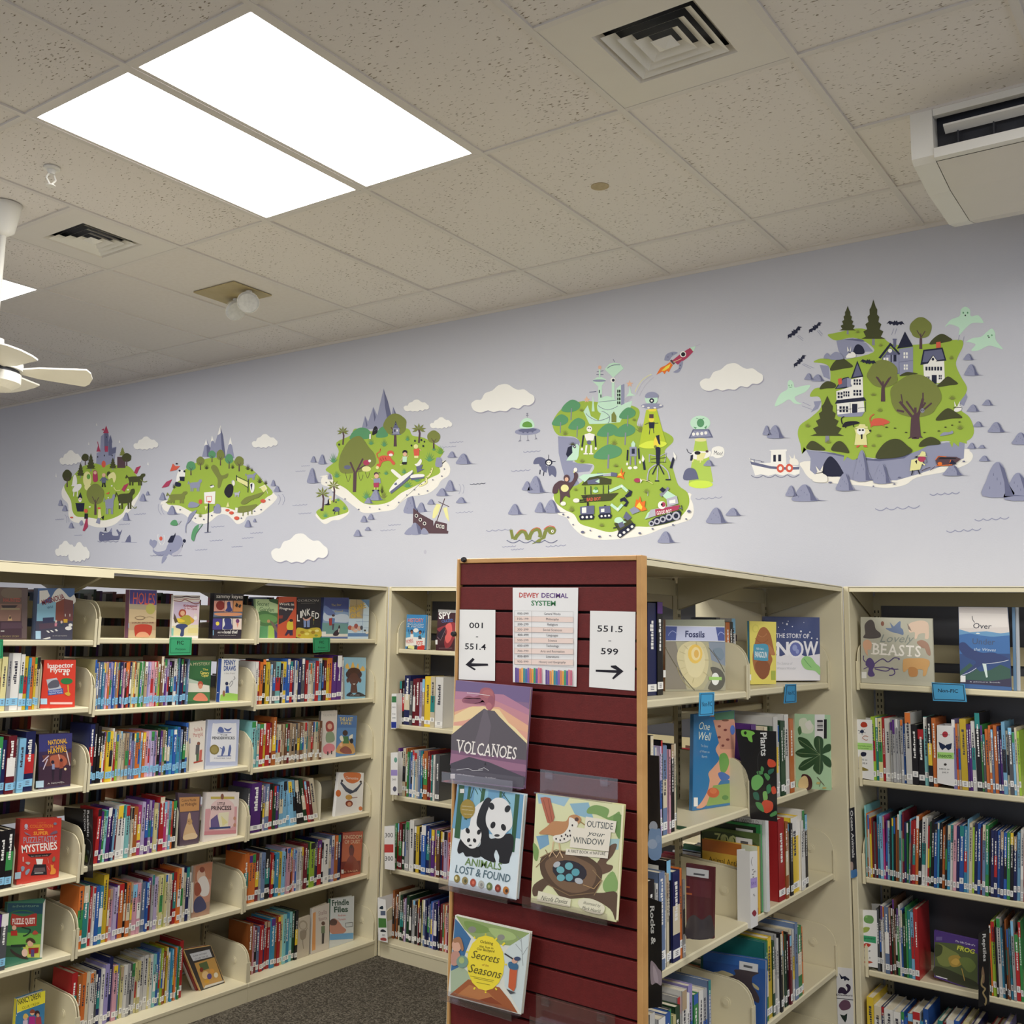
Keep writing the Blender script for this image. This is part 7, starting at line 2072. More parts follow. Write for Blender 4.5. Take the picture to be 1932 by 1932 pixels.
# --- robot island
sticker(M3, '''
S N 575 1010 590 1130 650 1160 690 1220 760 1280 860 1304 960 1304 1080 1290 1180 1270 1280 1230 1380 1200 1460 1170 1480 1110 1460 1040 1400 1000 800 1080
P R 596 632 700 640 740 660 730 700 690 800 740 808 822 820 800 860 700 870 740 950 660 960 620 830 600 740
S G 560 560 580 500 640 440 760 402 860 410 1000 420 1100 440 1128 480 1110 560 1180 570 1260 590 1336 630 1344 670 1290 730 1330 800 1350 860 1380 950 1440 1000 1448 1080 1400 1150 1340 1190 1200 1220 1100 1220 1000 1240 930 1256 830 1230 740 1200 700 1140 640 1110 580 1060 572 1000 640 960 720 950 820 860 820 812 720 806 700 760 740 680 700 635 600 626
P M 762 470 790 430 810 500 860 530 880 470 1080 400 1070 440 1020 500 1000 540 900 550 800 552
P M 815 470 824 360 834 470; R M 858 290 24 170; P M 818 270 850 248 880 246 910 262 884 300 856 306; E R 865 270 44 8; R M 946 280 18 110; P M 900 196 930 160 960 152 1000 160 1024 190 956 250; C Q 4 920 190 950 170 1000 168; E W 954 266 16 16; E V 956 267 9 10; S M 850 440 870 390 920 370 980 400 990 440 940 480 870 480; L Q 3 860 410 990 395; C Q 3 860 430 920 460 985 430
P R 1006 300 1028 290 1028 420 1006 430; P M 976 320 1006 296 1006 430 978 434; win V 980 326 24 100 2 4; P M 1056 350 1064 300 1072 350 1100 366 1040 372; S S 1028 390 1060 370 1076 380 1040 410; P s 1062 266 1068 282 1086 284 1072 294 1078 310 1062 300 1048 310 1052 294 1040 284 1056 282; P s 782 370 790 386 804 390 792 398 796 412 782 404 770 412 774 396 764 388 776 386
E s 868 184 11 13; L Q 3 848 210 892 206; L Q 3 846 230 892 230; R M 862 195 10 50; P V 862 330 868 330 868 350 862 350; P V 872 360 878 360 878 380 872 380; L Q 4 800 345 846 340; L Q 3 955 130 965 150; P O 944 490 960 470 976 500 976 540 944 540; C Q 3 780 480 850 530 930 500; C Q 3 880 470 930 500 920 545
''' + ' ; '.join(f'S K {x} {y} {x + w * .2:.0f} {y - h * .55:.0f} {x + w * .6:.0f} {y - h * .9:.0f} {x + w} {y - h * .6:.0f} {x + w * .95:.0f} {y - h * .15:.0f} {x + w * .5:.0f} {y + h * .12:.0f}; L A {w * .06:.0f} {x + w * .55:.0f} {y - h * .2:.0f} {x + w * .52:.0f} {y + h * .75:.0f}'
                   for x, y, w, h in ((618, 465, 120, 80), (556, 555, 104, 74), (664, 580, 106, 76), (850, 625, 130, 86), (962, 625, 134, 84), (828, 770, 178, 96), (994, 510, 104, 74))) + '''
tuft O 642 625 50 40; tuft O 962 690 54 46; tuft O 1132 606 70 66; tuft D 690 690 60 26
P M 650 790 680 740 690 700 720 680 736 700 730 760 720 785 700 790; E V 705 700 9 10; E W 705 700 4 4; P V 648 750 660 705 686 690 690 740 660 770
E W 800 584 18 20; E V 793 580 4 4; E V 806 582 4 4; P W 768 620 800 610 836 620 826 660 780 660; L V 10 762 625 752 700; L V 10 838 630 842 700; E W 752 716 8 9; E W 842 712 8 9; E Q 798 672 14 14; L W 12 782 690 776 745; L W 12 812 690 812 745; R W 762 742 28 8; R W 798 742 28 8
P b9cc3c 1170 460 1240 460 1300 680 1125 690; S dbe94e 1125 690 1200 660 1300 672 1280 700 1200 712 1140 706
E R 1206 372 44 30; E M 1204 392 42 34; E V 1206 400 16 16; E W 1206 400 7 7; P R 1160 372 1208 342 1250 368 1240 380 1170 384; E R 1208 434 72 18; E W 1150 436 9 5; E W 1185 446 9 5; E W 1226 446 9 5; E W 1264 430 9 5; P y 1178 456 1240 452 1230 470 1190 470
E y 1204 522 18 18; R T 1190 488 28 26; P V 1186 540 1226 540 1222 580 1190 580; L V 4 1195 580 1190 620; L V 4 1216 580 1220 612; L V 4 1186 545 1160 556; L V 4 1226 548 1250 546
S y 1220 660 1240 625 1262 640 1250 690 1222 700; P V 1232 628 1256 622 1262 690 1250 680; E O 1230 700 10 10
P M 1072 680 1085 660 1100 680 1098 700 1074 700; R R 1062 700 46 62; R V 1076 712 20 34; L V 10 1050 720 1046 790; L V 10 1120 710 1124 780; L A 10 1068 765 1066 820; L A 10 1098 765 1100 820; E W 1064 838 14 10; E W 1100 836 14 10; E W 1046 812 7 10; E W 1130 800 7 10
P V 1232 720 1262 720 1256 820 1236 820; E V 1246 714 16 14; L S 5 1232 760 1190 750 1190 800; L S 5 1262 760 1300 740 1290 800; L V 14 1150 780 1160 850; P W 1140 790 1146 750 1160 780 1150 800; L V 16 1350 770 1330 840; P W 1350 770 1345 730 1366 760 1360 790; L V 7 1240 820 1210 880; L V 7 1256 820 1286 880; C S 8 1236 820 1190 850 1180 920; C S 8 1262 820 1310 860 1318 915; L S 7 1246 830 1240 920; R V 1170 918 22 8; R V 1226 918 28 8; R V 1296 910 34 8; L V 3 1200 780 1300 770; L V 3 1200 800 1300 800
S T 560 1000 570 950 610 920 640 925 680 930 700 900 700 870 720 870 724 900 690 960 670 990 672 1030 640 1020 610 1070 610 1020 600 970 590 1000; E T 652 905 20 24; E s 652 912 12 14; E e 640 970 26 24; L e 8 700 870 702 855; E N 710 850 12 14; E N 630 1070 18 14; E N 715 1050 22 14
P D 748 950 802 880 944 910 940 944; P Q 786 920 860 905 862 940 790 944; P M 838 925 866 910 866 938; L V 5 772 960 772 1010; L V 5 810 956 810 1010; L V 5 890 950 890 1010; L V 5 924 950 924 1005; E M 840 988 18 12; E g 842 972 10 12; P D 745 1015 990 1000 940 1050 770 1058; T J 784 1054 92 22 -4 b=.04|BAD BOT; P k 745 1030 790 1020 780 1032; L k 7 735 1048 780 1045; L k 7 735 1060 780 1058
P Q 850 870 890 870 890 890 850 890; P S 890 875 950 868 950 890 890 892; P o 975 900 1000 870 1010 836 1015 870 1032 860 1020 890 1028 912 1000 900; P y 982 886 1004 868 1012 890; P Q 940 865 980 870 980 895 940 892
L M 18 930 990 1010 955 1048 990; P V 1030 1020 1060 990 1052 975 1080 990 1070 1020 1040 1030; L M 18 940 1075 985 1110 1015 1075; P V 1000 1060 1000 1040 1030 1025 1056 1060 1040 1090 1020 1085 1040 1062 1020 1050; E W 1012 958 7 7; E W 985 1105 7 7
R k 784 1060 12 30; R k 896 1080 14 20; P Q 740 1090 832 1082 832 1138 740 1140; P W 752 1096 780 1094 780 1130 752 1132; P V 732 1150 750 1140 820 1138 834 1152 826 1172 740 1176; E W 756 1158 8 8; E W 784 1158 8 8; E W 812 1156 8 8; P Q 862 1090 934 1084 940 1130 866 1134; P W 876 1104 898 1102 898 1124 876 1126; P V 856 1150 870 1134 934 1130 948 1146 940 1166 866 1168; E W 880 1152 7 7; E W 904 1150 7 7; E W 928 1148 7 7; P M 946 870 800 900 770 930 730 900 760 880
P D 960 1200 1056 1160 1090 1200 990 1250; P Q 1020 1160 1040 1120 1076 1160 1050 1180; P R 1060 1110 1100 1085 1130 1120 1080 1140; S M 965 1190 970 1165 1000 1158 1022 1180 1010 1200; P Q 985 1200 1020 1185 1030 1215 1000 1230; P M 1020 1180 1042 1190 1020 1200; P V 980 1280 990 1250 1080 1195 1100 1205 1090 1230 1000 1294; E W 1000 1276 9 9; E W 1026 1258 9 9; E W 1052 1240 9 9; E W 1078 1220 9 9; P o 1095 1090 1105 1040 1120 1050 1130 1020 1140 1060 1165 1050 1160 1090 1175 1110 1140 1120; P y 1105 1090 1125 1060 1145 1090 1140 1110; L V 6 955 1230 985 1220
P S 1160 1172 1200 1110 1300 1090 1380 1080 1380 1110 1230 1150; P I 1228 1108 1390 1078 1380 1110 1232 1150; T W 1240 1144 100 24 -9 b=.04|GOOD BOT; P S 1300 1020 1370 1020 1380 1070 1308 1090; P W 1320 1050 1360 1042 1360 1066 1322 1070; P V 1185 1190 1230 1160 1390 1112 1400 1130 1390 1170 1290 1200 1200 1218
E S 1204 1200 18 18; E S 1240 1186 20 20; E S 1278 1172 20 20; E S 1318 1158 22 22; E S 1364 1150 26 28; E V 1204 1200 10 10; E V 1240 1186 11 11; E V 1278 1172 11 11; E V 1318 1158 12 12; E V 1364 1150 15 16; P M 1276 1018 1300 980 1364 1020 1300 1040; P A 1256 1010 1310 960 1322 972 1270 1028; P V 1256 980 1275 962 1300 980 1280 1000; E W 1272 1080 26 26; E I 1282 1076 14 16; E k 1272 1076 7 8; P M 1160 1170 1180 1130 1195 1120 1180 1160; L V 5 1400 1080 1404 1116; L Q 5 1380 1100 1404 1100
L S 4 1180 1020 1182 990; tuft O 1170 1000 50 36; tuft O 710 985 40 26; tuft O 684 1120 50 46; tuft O 880 1218 50 30; tuft O 972 830 50 28; tuft O 752 800 44 30; tuft O 748 468 40 24; tuft O 1090 530 34 22; E I 1112 918 22 14; P W 1130 905 1145 920 1132 938; C e 4 1140 916 1180 922 1210 942
E Q 756 1255 12 8; E Q 866 1284 10 6; E Q 660 1158 7 5; E Q 694 1206 6 4; E Q 1128 1262 10 6; E Q 1212 1234 7 5; E Q 1448 1120 12 9; E Q 1430 1170 6 5; E Q 630 1140 7 5; E Q 806 1244 6 4; E Q 934 1278 6 4; E Q 1344 1208 7 5
''', 'mural robot island with mint castle, robots and tanks', 'island_decal')
sticker(M3, '''P I 1340 138 1400 90 1456 56 1478 80 1440 120 1376 166; P M 1456 56 1492 44 1478 82; L S 4 1490 46 1522 32; E W 1410 98 20 20; E k 1411 98 14 14; S R 1288 134 1300 100 1340 82 1376 88 1340 110 1320 140 1300 140; S R 1346 214 1380 190 1384 160 1408 140 1404 180 1380 216; P T 1324 140 1336 132 1358 156 1348 166
P o 1236 232 1262 186 1300 168 1326 148 1344 168 1330 190 1318 215 1304 205 1290 228 1276 210; P y 1270 205 1300 176 1330 160 1318 186 1290 205; E Q 1312 116 4 4; E Q 1340 96 4 4; E Q 1392 170 4 5; E Q 1388 190 4 4; L e 3 1345 150 1400 126''', 'crimson rocket decal with orange flames', 'rocket_decal')
sticker(M3, 'C S 4 1212 238 1150 280 1110 360; C S 4 1218 250 1165 300 1128 370; C e 4 1205 232 1140 270 1100 345', 'three curved trail lines decal below the rocket', 'trail_decal')
sticker(M3, 'E R 398 600 84 24 -3; E Q 398 592 60 12 -3; S M 348 575 360 530 395 512 430 530 442 570 400 582; S g 368 570 370 545 400 535 425 550 424 572; L A 4 396 510 396 482; E A 396 496 9 4; E A 396 484 6 5; E Q 370 604 7 8; E Q 398 604 7 8; E Q 430 600 7 8; L A 4 352 626 350 660; L A 4 398 626 400 658; L A 4 446 618 452 646; P A 336 668 345 655 360 662; P A 388 662 402 652 412 662; P A 442 652 455 640 462 650', 'grey saucer decal with a green creature and three legs', 'saucer_decal', 'mural flying saucers')
sticker(M3, '''P b4cf5c 1490 650 1560 650 1606 930 1446 940; E d2ea58 1525 945 80 26; E M 1522 545 66 48; E K 1524 545 24 28; L K 4 1510 520 1496 514; L K 4 1535 520 1548 514; P K 1478 570 1500 575 1490 585; P K 1548 575 1566 560 1560 586; P Q 1446 646 1474 586 1580 586 1606 640; P R 1458 640 1480 594 1572 594 1594 632; E W 1478 618 10 11; E W 1504 616 10 11; E W 1532 614 10 11; E W 1558 610 10 11; E e 1524 655 40 12
S W 1460 750 1490 728 1550 730 1590 730 1585 760 1540 780 1480 780; P V 1460 756 1476 750 1474 790 1456 790; P e 1500 740 1560 740 1540 790 1500 790; E k 1504 740 20 12; L e 8 1478 780 1470 800; L e 8 1525 780 1522 804; E T 1566 730 10 8; C V 4 1468 745 1444 735 1436 714; S Q 1415 915 1420 860 1450 838 1490 850 1510 905 1500 912''', 'grey saucer decal lifting a spotted cow in a green beam', 'saucer_decal', 'mural flying saucers')
sticker(M3, 'S W 1596 740 1600 710 1640 696 1676 712 1672 760 1630 774 1602 762 1588 764; T V 1610 750 56 28 8|Moo!', 'white speech bubble decal beside the cow', 'speech_bubble_decal')
sticker(M3, 'S Q 436 812 450 775 490 768 520 790 512 830 480 812; S Q 530 830 570 826 586 860 580 898 556 880 540 890; E V 536 802 24 22; E W 536 804 15 14; E V 530 802 3 3; E V 542 802 3 3; P Q 480 812 530 826 520 870 490 850; L V 4 534 782 536 752; L V 4 556 796 580 796; L V 6 480 850 478 880; L V 6 505 860 500 890; S Q 470 790 500 800 480 830', 'dark winged robot bat decal left of the robot island', 'winged_robot_decal')
sticker(M3, 'C O 20 290 1240 302 1300; C O 24 318 1306 350 1256 380 1256 392 1306; C O 24 412 1306 430 1250 470 1240 476 1290; C O 24 505 1300 520 1244 552 1232 570 1250; E O 556 1250 26 22; E W 560 1250 9 10; E k 562 1250 4 5; P O 424 1334 470 1300 500 1290 480 1322; C J 4 330 1268 355 1240 390 1252; C J 4 425 1250 455 1226 480 1240; C J 5 505 1240 540 1215 574 1228; wave Q 262 1308 330 0 5', 'green and orange sea serpent decal', 'sea_serpent_decal', 'mural sea animals')

# --- haunted island
sticker(M4, '''
S N 424 1200 420 1260 470 1320 560 1346 700 1356 860 1370 1000 1382 1120 1360 1200 1310 1400 1270 1540 1220 1582 1170 1560 1130 1480 1120 800 1200
P R 438 1120 500 1130 900 1190 1100 1170 1250 1100 1400 1070 1526 1070 1520 1180 1380 1230 1200 1290 1060 1330 760 1330 640 1300 560 1300 500 1290 465 1260 470 1180; P Q 500 1130 700 1150 900 1184 1100 1164 1230 1100 1110 1180 940 1200 800 1190; S V 548 1296 560 1220 600 1166 640 1190 680 1250 690 1300
P R 646 370 760 356 850 390 900 448 780 450 700 500 660 440; P R 532 540 596 545 602 640 560 620 545 580; P R 490 790 545 785 520 840 470 865 500 820; P R 1480 800 1530 720 1545 760 1520 820
S G 590 330 640 320 780 290 860 300 960 350 1040 400 1200 400 1300 390 1430 370 1510 372 1510 420 1480 480 1466 540 1500 620 1540 690 1530 740 1490 800 1500 850 1560 900 1590 990 1560 1050 1480 1070 1400 1060 1300 1080 1200 1130 1060 1170 940 1180 820 1170 760 1190 700 1160 560 1130 430 1116 400 1080 382 1010 400 950 470 900 540 830 530 760 465 755 500 700 590 690 605 640 600 560 560 530 490 520 540 496 640 500 720 500 900 452 860 390 760 352 650 372 600 350
P G 400 1080 410 1150 424 1100 440 1120; P G 700 1160 695 1200 720 1170 760 1190 790 1160; P G 1420 1066 1440 1106 1450 1070 1484 1100 1490 1066 1540 1080 1540 1040
S V 765 460 775 410 800 398 830 420 836 462; S Q 700 365 800 360 840 380 760 372
pine D 724 330 118 196; pine D 900 405 166 315; tree O 1225 430 150 212; S D 1284 398 1320 350 1370 326 1420 350 1438 372 1360 390; S D 604 578 630 520 680 490 730 520 760 552 690 566
P Q 960 490 1014 420 1080 470 1078 600 1060 606 960 530; P R 990 470 1074 470 1074 600 1040 560 970 510; P R 1074 430 1172 416 1172 600 1080 612; P V 935 490 1016 386 1084 462 1076 472 1018 408 950 496; P V 1062 428 1116 310 1172 412; R Q 1036 368 20 50; R Q 1032 360 28 10; E W 1014 442 14 14; win W 966 486 40 30 2 1; R V 1018 470 8 50; R V 1038 470 20 46; win W 1104 450 34 46 2 2; win W 1106 534 32 40 2 2; L Q 3 1076 520 1172 508
P W 1240 500 1384 476 1390 656 1250 680; P V 1222 540 1242 436 1374 420 1400 510 1330 516 1310 474 1274 530; P Q 1236 520 1250 446 1368 432 1388 500 1336 506 1310 470 1270 520; P W 1284 520 1310 476 1336 512; E V 1308 500 9 10; win V 1254 548 120 34 6 1; R V 1300 608 34 60; win V 1262 616 24 40 2 2; win V 1346 606 24 34 2 2; P J 1330 384 1360 380 1362 420 1330 424; L R 6 1290 680 1345 674
S D 1336 690 1370 650 1410 618 1450 640 1480 670 1420 680; S D 1078 616 1120 590 1160 590 1206 600 1130 612; S D 532 706 550 670 590 650 640 670 636 696 580 700
P W 646 720 740 690 740 640 826 620 832 770 840 860 650 884; P V 636 704 690 630 730 620 752 686 700 700; P Q 646 700 694 636 728 626 744 684; P V 746 632 790 510 832 620; P Q 760 622 790 530 822 612; P J 656 636 682 628 686 668 662 676; R R 720 630 26 60; win V 652 724 40 46 2 2; win V 692 718 46 40 3 2; win V 762 636 54 42 3 2; win V 760 708 60 44 3 2; P V 636 806 650 780 836 760 852 784; R V 754 806 36 62; win V 664 820 66 46 3 2; L V 4 648 812 650 880; L V 4 846 790 846 860; L V 3 650 850 750 840; L V 3 795 836 846 830; L V 3 740 800 742 870; P R 650 880 840 860 820 892 720 896 660 894
tree O 966 790 210 278; L T 20 966 780 968 690; L T 10 966 690 920 620; L T 10 970 700 1020 620
pine D 584 1070 236 320
tree O 1188 1046 346 430; P T 1150 1040 1226 1030 1214 900 1158 904; L T 34 1188 1020 1188 880; L T 18 1170 900 1080 790; L T 14 1110 860 1060 850; L T 18 1205 900 1240 770; L T 12 1230 860 1300 800; L T 10 1240 800 1240 730; L T 8 1100 800 1090 740; E A 1236 852 14 16; E V 1231 850 3 4; E V 1241 850 3 4; P T 1135 1046 1160 1020 1190 1040 1222 1020 1240 1040 1200 1034 1180 1046 1165 1036
S D 1330 920 1360 870 1410 836 1460 860 1510 900 1440 906; S D 440 1110 460 1070 490 1060 540 1090 570 1122 500 1124; S D 612 1124 630 1080 670 1060 710 1090 734 1142 680 1136; S D 914 1174 960 1090 1020 1050 1080 1050 1130 1090 1168 1130 1100 1166 1000 1180; S D 1214 1100 1230 1060 1290 1032 1340 1050 1360 1080 1290 1090
S k 686 960 710 930 780 925 806 938 760 950 700 965; C k 7 690 945 680 910 700 896; L k 6 715 955 708 972; L k 6 760 945 766 965; S J 880 950 900 910 960 906 1012 932 960 952 900 956; C J 7 884 940 878 900 905 880; L J 7 900 950 880 965; L J 6 960 948 975 960
S R 596 500 620 460 650 450 684 470 690 500; S R 560 494 570 466 590 460 600 494; S W 712 490 730 460 760 450 780 470 770 488; P W 722 450 720 412 734 440; P W 736 446 748 410 744 448; E k 738 456 10 3
P e 770 1088 780 1010 770 980 860 975 880 1000 850 1020 858 1088; E W 815 992 30 28; E k 806 986 8 7; E k 828 986 8 7; P e 765 975 790 960 860 960 862 972; P e 796 960 806 944 842 946 848 960; P k 812 1016 826 1014 826 1044 816 1050; P J 780 1100 796 1088 810 1090 790 1108; P J 830 1092 850 1088 860 1104 835 1102; E k 878 990 7 8
S R 1356 1026 1380 1002 1420 1000 1440 990 1446 1008 1400 1020; S W 1452 850 1468 826 1500 824 1500 850 1470 862; P W 1456 826 1454 788 1468 820; P W 1476 820 1494 786 1490 822; L k 5 1448 834 1502 830
E D 1048 972 9 4; E D 990 966 9 4; E D 1124 1002 9 4; E D 1250 1002 9 4; E D 1348 992 9 4; E D 1394 966 8 4; E D 1440 952 8 4; E D 1490 930 8 4; tuft O 900 750 60 26; tuft O 944 860 50 36; tuft O 936 1032 60 26; tuft O 1440 776 60 36; tuft O 1434 500 44 34; tuft O 950 412 40 26; tuft O 450 966 50 36; tuft O 792 320 40 26; tuft O 590 1076 60 30; tuft O 1494 980 60 40; tuft O 900 1100 40 26
rock R 766 1330 132 206; rock R 902 1348 136 134; rock R 646 1398 140 118; rock R 1380 1296 150 72; S N 482 1330 500 1290 540 1282 580 1300 580 1340 520 1344; E N 532 1290 24 26; P N 516 1270 504 1230 530 1262; P N 536 1262 556 1226 552 1268; L k 5 506 1282 556 1276
P e 1150 1266 1160 1190 1200 1180 1240 1200 1220 1256; E I 1232 1184 28 20; P e 1196 1166 1230 1150 1270 1168; P e 1216 1156 1232 1130 1256 1136 1260 1160; P k 1184 1200 1200 1190 1198 1220; L k 8 1170 1262 1162 1294; L k 8 1206 1260 1220 1288; L e 8 1230 1210 1254 1226; E A 1256 1200 8 12; P k 1180 1172 1204 1160 1200 1176
P T 1324 1190 1350 1166 1470 1170 1500 1184 1440 1230 1340 1232; P k 1344 1186 1360 1172 1462 1176 1470 1184; L o 5 1326 1190 1346 1164 1400 1168; L o 5 1330 1230 1440 1224; L o 5 1430 1190 1420 1226; P V 1416 1220 1440 1190 1464 1210 1470 1220; E o 1356 1216 16 12; C T 4 1230 1266 1260 1250 1290 1240; C T 4 1290 1262 1305 1250 1320 1236; E Q 604 1344 14 5; E Q 1078 1310 10 5; E Q 1044 1356 8 4; E Q 1460 1240 8 4; E Q 1520 1200 10 5; E Q 900 1370 6 4
''', 'mural haunted island with dark houses, pines and a cave', 'island_decal')
sticker(M4, '''P W 50 1176 96 1214 196 1210 200 1130 186 1122 306 1118 308 1128 300 1134 304 1220 396 1240 394 1284 360 1296 320 1284 280 1298 230 1286 180 1300 130 1288 90 1298; P Q 56 1200 200 1234 300 1240 394 1238 392 1256 300 1258 190 1250 64 1222
R V 214 1156 18 46; R V 248 1154 20 46; E J 263 1248 26 30; E W 263 1248 12 14; E J 324 1246 26 30; E W 324 1246 12 14; L Q 3 56 1184 136 1200; L Q 3 60 1180 62 1204; L Q 3 84 1186 84 1210; L V 4 130 1204 150 1204; S N 326 1210 330 1184 364 1180 386 1200 384 1226 340 1224; P N 332 1186 322 1154 342 1182; P N 352 1182 358 1150 366 1186; wave Q 62 1296 330 -1 4''', 'white boat decal with two red life rings', 'boat_decal')
for fr, art, lab in (
        (M4, 'S M 1390 280 1430 230 1490 205 1500 160 1530 140 1562 160 1568 205 1620 200 1655 250 1610 250 1570 256 1530 290 1486 336 1490 290 1460 270 1420 262; E K 1516 182 5 7; E K 1546 182 5 7; E k 1530 200 5 6', 'uppermost pale green ghost decal'),
        (M4, 'S M 1534 382 1580 356 1640 345 1680 310 1714 290 1734 320 1740 370 1788 430 1740 418 1690 408 1620 440 1570 440 1600 400 1560 384; E K 1686 340 5 6; E K 1712 336 5 6; E k 1692 350 5 5', 'pale green ghost decal just above the loose rocks beside the haunted island'),
        (M4, 'S M 224 822 260 740 310 706 312 660 330 642 352 660 362 694 410 684 468 678 440 720 400 740 362 760 376 790 410 806 360 804 322 776 280 800; E K 322 680 3 5; E K 340 678 3 5; C K 3 322 690 334 694 342 688', 'pale green ghost decal left of the white haunted house'),
        ):
    sticker(fr, art, lab, 'ghost_decal', 'pale green ghost decals')
for a, lab in (((362, 320, 130, -40), 'lowest-left of the two black bats flying close together'), ((504, 286, 118, -38), 'upper right of the two black bats flying close together'), ((398, 516, 120, -45), 'single black bat decal left of the haunted cliff'),
               ((1052, 258, 124, 2), 'black bat decal between the tall pine and the round tree'), ((864, 522, 112, 6), 'black bat decal over the white haunted house roof')):
    sticker(M4, 'bat V ' + ' '.join(map(str, a)), lab, 'bat_decal', 'black bat decals', first=.0045 if a[0] == 864 else .0006)
sticker(M4, 'L R 3 375 340 418 374; L R 3 385 335 420 360; L R 3 515 305 545 342; L R 3 525 300 552 330; L R 3 410 535 470 565; L R 3 420 530 495 562; L R 3 1040 290 1024 334; L R 3 1060 290 1046 330; L R 3 415 795 470 820; L R 3 410 820 480 845; L R 3 1490 335 1480 375; L R 3 1522 345 1514 385', 'thin grey motion lines behind bats and ghosts', 'motion_lines_decal', None)

rocks = (
    (M1, 120, 700, 40, 46, 'pale rock decal west of the castle island, by the waves'), (M1, 150, 740, 50, 44, 'pale rock decal under the first one west of the castle island'), (M1, 200, 870, 46, 42, 'rock decal at the lower corner of the castle island'),
    (M1, 738, 665, 60, 56, 'rock decal east of the castle island shore'), (M1, 785, 620, 34, 30, 'tiny rock decal highest beside the castle island'), (M1, 612, 812, 60, 60, 'rounded rock decal south of the castle island dragon'),
    (M1, 950, 766, 84, 66, 'rock decal with a twin on the snowy island beach'), (M1, 888, 656, 60, 56, 'rock decal near the green triceratops'), (M1, 1735, 550, 44, 46, 'upper dark rock decal off the snowy island'), (M1, 1758, 594, 60, 44, 'lower dark rock decal off the snowy island'),
    (M1, 1536, 862, 62, 54, 'rock decal under the crocodiles'), (M1, 1600, 824, 30, 26, 'tiny rock decal right of the one under the crocodiles'),
    (M2, 396, 792, 60, 54, 'small rock decal before the jungle island teal bush'), (M2, 464, 806, 78, 82, 'pointed rock decal before the jungle island teal bush'), (M2, 366, 970, 104, 128, 'tall rock decal west of the jungle beach'),
    (M2, 1586, 750, 86, 52, 'low rock decal highest off the jungle island east shore'), (M2, 1660, 806, 150, 90, 'wide rock decal off the jungle island east shore'), (M2, 1560, 1040, 110, 94, 'rock decal behind the eastern pair off the jungle beach'),
    (M2, 1490, 1082, 116, 66, 'front rock decal of the eastern pair off the jungle beach'), (M2, 1206, 1232, 140, 168, 'tall rock decal behind the wrecked ship bow'), (M2, 1312, 1222, 110, 82, 'low rock decal behind the wrecked ship bow'),
    (M2, 1410, 1156, 76, 44, 'small double rock decal above the wrecked ship deck'), (M2, 1660, 1144, 104, 50, 'small rock decal right of the ship mast'), (M2, 830, 1310, 70, 56, 'left rock decal of the pair south of the jungle island'),
    (M2, 890, 1288, 70, 50, 'right rock decal of the pair south of the jungle island'), (M2, 770, 1434, 82, 58, 'lowest rock decal south of the jungle island'), (M2, 866, 1384, 64, 32, 'flat tiny rock decal south of the jungle island'),
    (M3, 364, 982, 76, 58, 'small rock decal touching the tall one left of the gorilla'), (M3, 400, 998, 126, 108, 'tall rock decal left of the gorilla'), (M3, 274, 1140, 100, 68, 'rock decal farthest from the gorilla'),
    (M3, 446, 1126, 80, 66, 'back rock decal of the pair by the robot island beach'), (M3, 504, 1128, 120, 84, 'front rock decal of the pair by the robot island beach'), (M3, 1412, 916, 10, 4, ''), (M3, 1545, 824, 80, 38, 'rock decal behind the cow beam'),
    (M3, 1564, 1196, 150, 100, 'big rock decal right of the red tank'), (M3, 1690, 1148, 110, 50, 'small rock decal right of the big one near the red tank'), (M3, 1248, 1324, 120, 74, 'rock decal below the red tank beach'),
    (M4, 142, 1018, 66, 64, 'small rock decal above the white boat'), (M4, 174, 1040, 130, 88, 'large rock decal above the white boat'), (M4, 300, 1438, 90, 72, 'small rock decal below the white boat'), (M4, 346, 1470, 200, 112, 'large rock decal below the white boat'),
    (M4, 428, 640, 70, 44, 'left rock decal by the haunted cliff ledge'), (M4, 478, 650, 100, 46, 'right rock decal by the haunted cliff ledge'), (M4, 1518, 504, 80, 42, 'rock decal directly under the ghosts'), (M4, 1526, 610, 110, 76, 'square rock decal under the ghosts'),
    (M4, 1544, 858, 96, 48, 'rock decal beside the hiding rabbit'), (M4, 1648, 816, 84, 40, 'rock decal farther out than the one beside the rabbit'), (M4, 1586, 962, 80, 36, 'low rock decal level with the big tree trunk'), (M4, 1688, 1000, 130, 70, 'bigger rock decal level with the big tree trunk'),
    (M4, 1546, 1112, 70, 40, 'rock decal above the treasure beach'), (M4, 1620, 1110, 60, 24, 'flat rock decal above the treasure beach'), (M4, 1626, 1198, 86, 38, 'rock decal right of the treasure beach'), (M4, 1852, 1082, 140, 80, 'rock decal at the picture edge above the big pair'),
    (M4, 1648, 1438, 250, 234, 'largest pointed rock decal near the picture edge'), (M4, 1800, 1462, 220, 184, 'second large rock decal cut by the picture edge'))
for fr, x, y, w, h, lab in rocks:
    if lab:
        sticker(fr, f'rock R {x} {y} {w} {h}', lab, 'rock_decal', 'grey rock decals in the mural sea', first=.0042 if 'ship bow' not in lab else .0004)
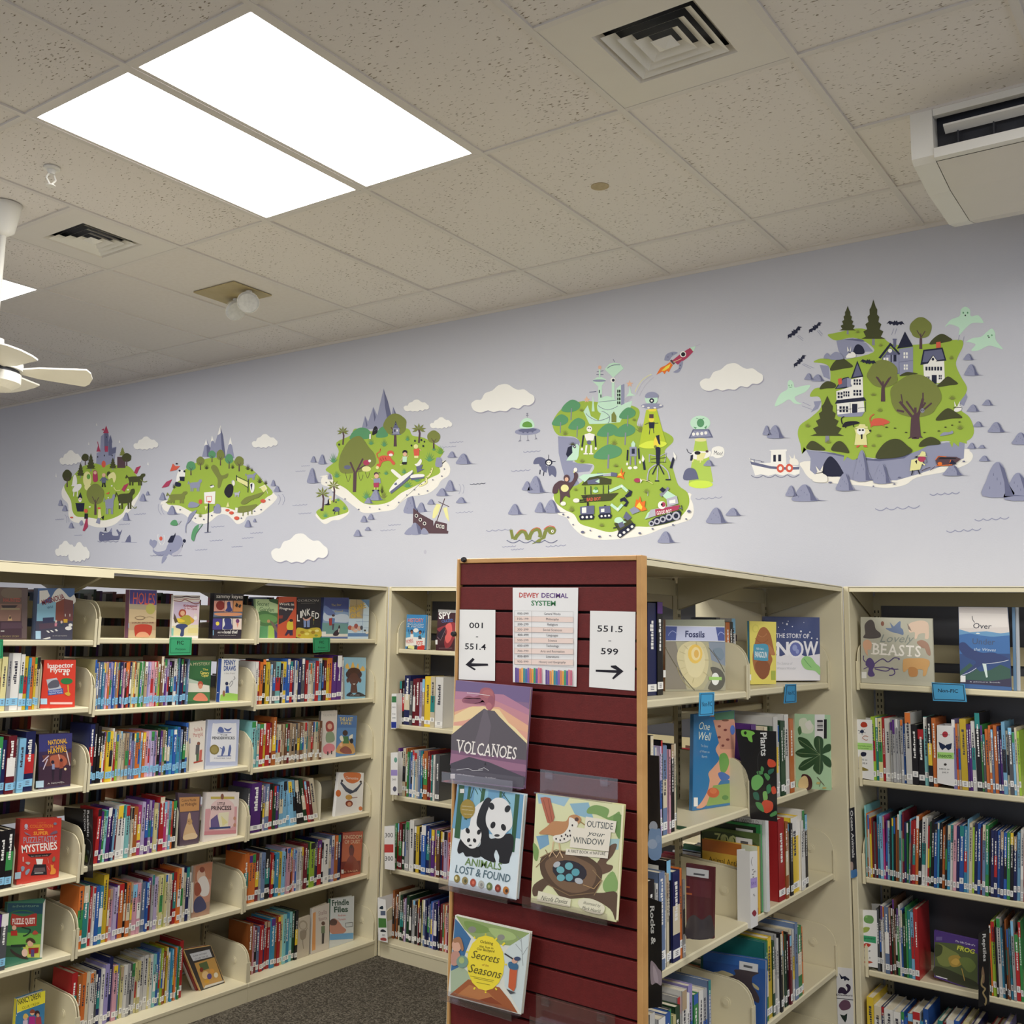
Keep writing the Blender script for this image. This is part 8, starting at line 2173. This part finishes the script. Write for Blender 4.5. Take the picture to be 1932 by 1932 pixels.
waves = (
    (M1, 98, 805, 66, 'west of the castle island'), (M1, 242, 925, 60, 'under the castle island mermaid'), (M1, 580, 842, 84, 'under the castle island rounded rock'), (M1, 696, 765, 90, 'east of the castle island'), (M1, 1282, 860, 100, 'beside the basketball pole foot'),
    (M1, 1270, 965, 100, 'second below the basketball pole'), (M1, 1160, 1036, 92, 'beneath the green dolphin'), (M1, 1436, 1012, 84, 'farthest below the snowy island'), (M1, 1515, 946, 88, 'below the crocodile rock, left one'), (M1, 1578, 908, 96, 'below the crocodile rock, right one'),
    (M2, 314, 824, 74, 'upper one west of the jungle island'), (M2, 264, 870, 86, 'lower one west of the jungle island'), (M2, 238, 1164, 128, 'upper one west of the palm islet'), (M2, 290, 1236, 112, 'lower one west of the palm islet'), (M2, 1602, 618, 118, 'highest one east of the jungle island'),
    (M2, 1540, 658, 118, 'second highest one east of the jungle island'), (M2, 1780, 980, 132, 'east of the jungle beach'), (M2, 1654, 1226, 152, 'right of the wrecked ship'), (M2, 1070, 1336, 110, 'upper one left of the wrecked ship'), (M2, 1000, 1382, 132, 'lower one left of the wrecked ship'),
    (M3, 370, 732, 112, 'under the legged saucer'), (M3, 292, 856, 124, 'left of the winged robot'), (M3, 22, 942, 102, 'nearest the jungle island from the robot side'), (M3, 128, 1244, 164, 'above the sea serpent tail'), (M3, 232, 1350, 90, 'lower left of the sea serpent'),
    (M3, 290, 1368, 84, 'lowest below the sea serpent'), (M3, 516, 1346, 132, 'lower right of the sea serpent'), (M3, 1492, 1036, 172, 'below the cow beam'), (M4, 912, 1524, 306, 'largest one below the haunted island'), (M4, 1286, 1424, 206, 'right below the haunted beach'),
    (M4, 1594, 1598, 236, 'lower one near the picture edge'), (M4, 1400, 1676, 238, 'lowest of all'))
for fr, x, y, w, lab in waves:
    sticker(fr, f'wave R {x} {y} {w} -4 {4 if fr is not M4 else 6}', 'thin grey wave decal, ' + lab, 'wave_decal', 'thin grey wave decals')
sticker(M1, 'C R 3 170 770 185 795 182 830; C R 3 190 780 200 800 200 826; C R 3 885 690 880 730 905 770; C R 3 910 690 905 730 925 765; C R 3 1790 620 1808 650 1790 690; C R 3 1820 615 1840 650 1822 694; P W 104 450 108 485 100 480; P W 352 215 356 240 348 236; P W 586 200 592 225 580 220; P W 802 368 808 394 796 388; P W 412 70 416 95 408 90', 'small grey curved ripples and pale sparkles', 'ripple_decal', None)
sticker(M2, 'C R 3 1682 985 1700 1020 1680 1066; C R 3 1712 985 1728 1015 1716 1064; E S 1390 1570 12 18', 'two thin curved ripple decals east of the jungle rocks', 'ripple_decal', None)

for o in COL.objects:
    if o.name.startswith(('ripple_decal', 'motion_lines_decal')):
        o['kind'] = 'stuff'
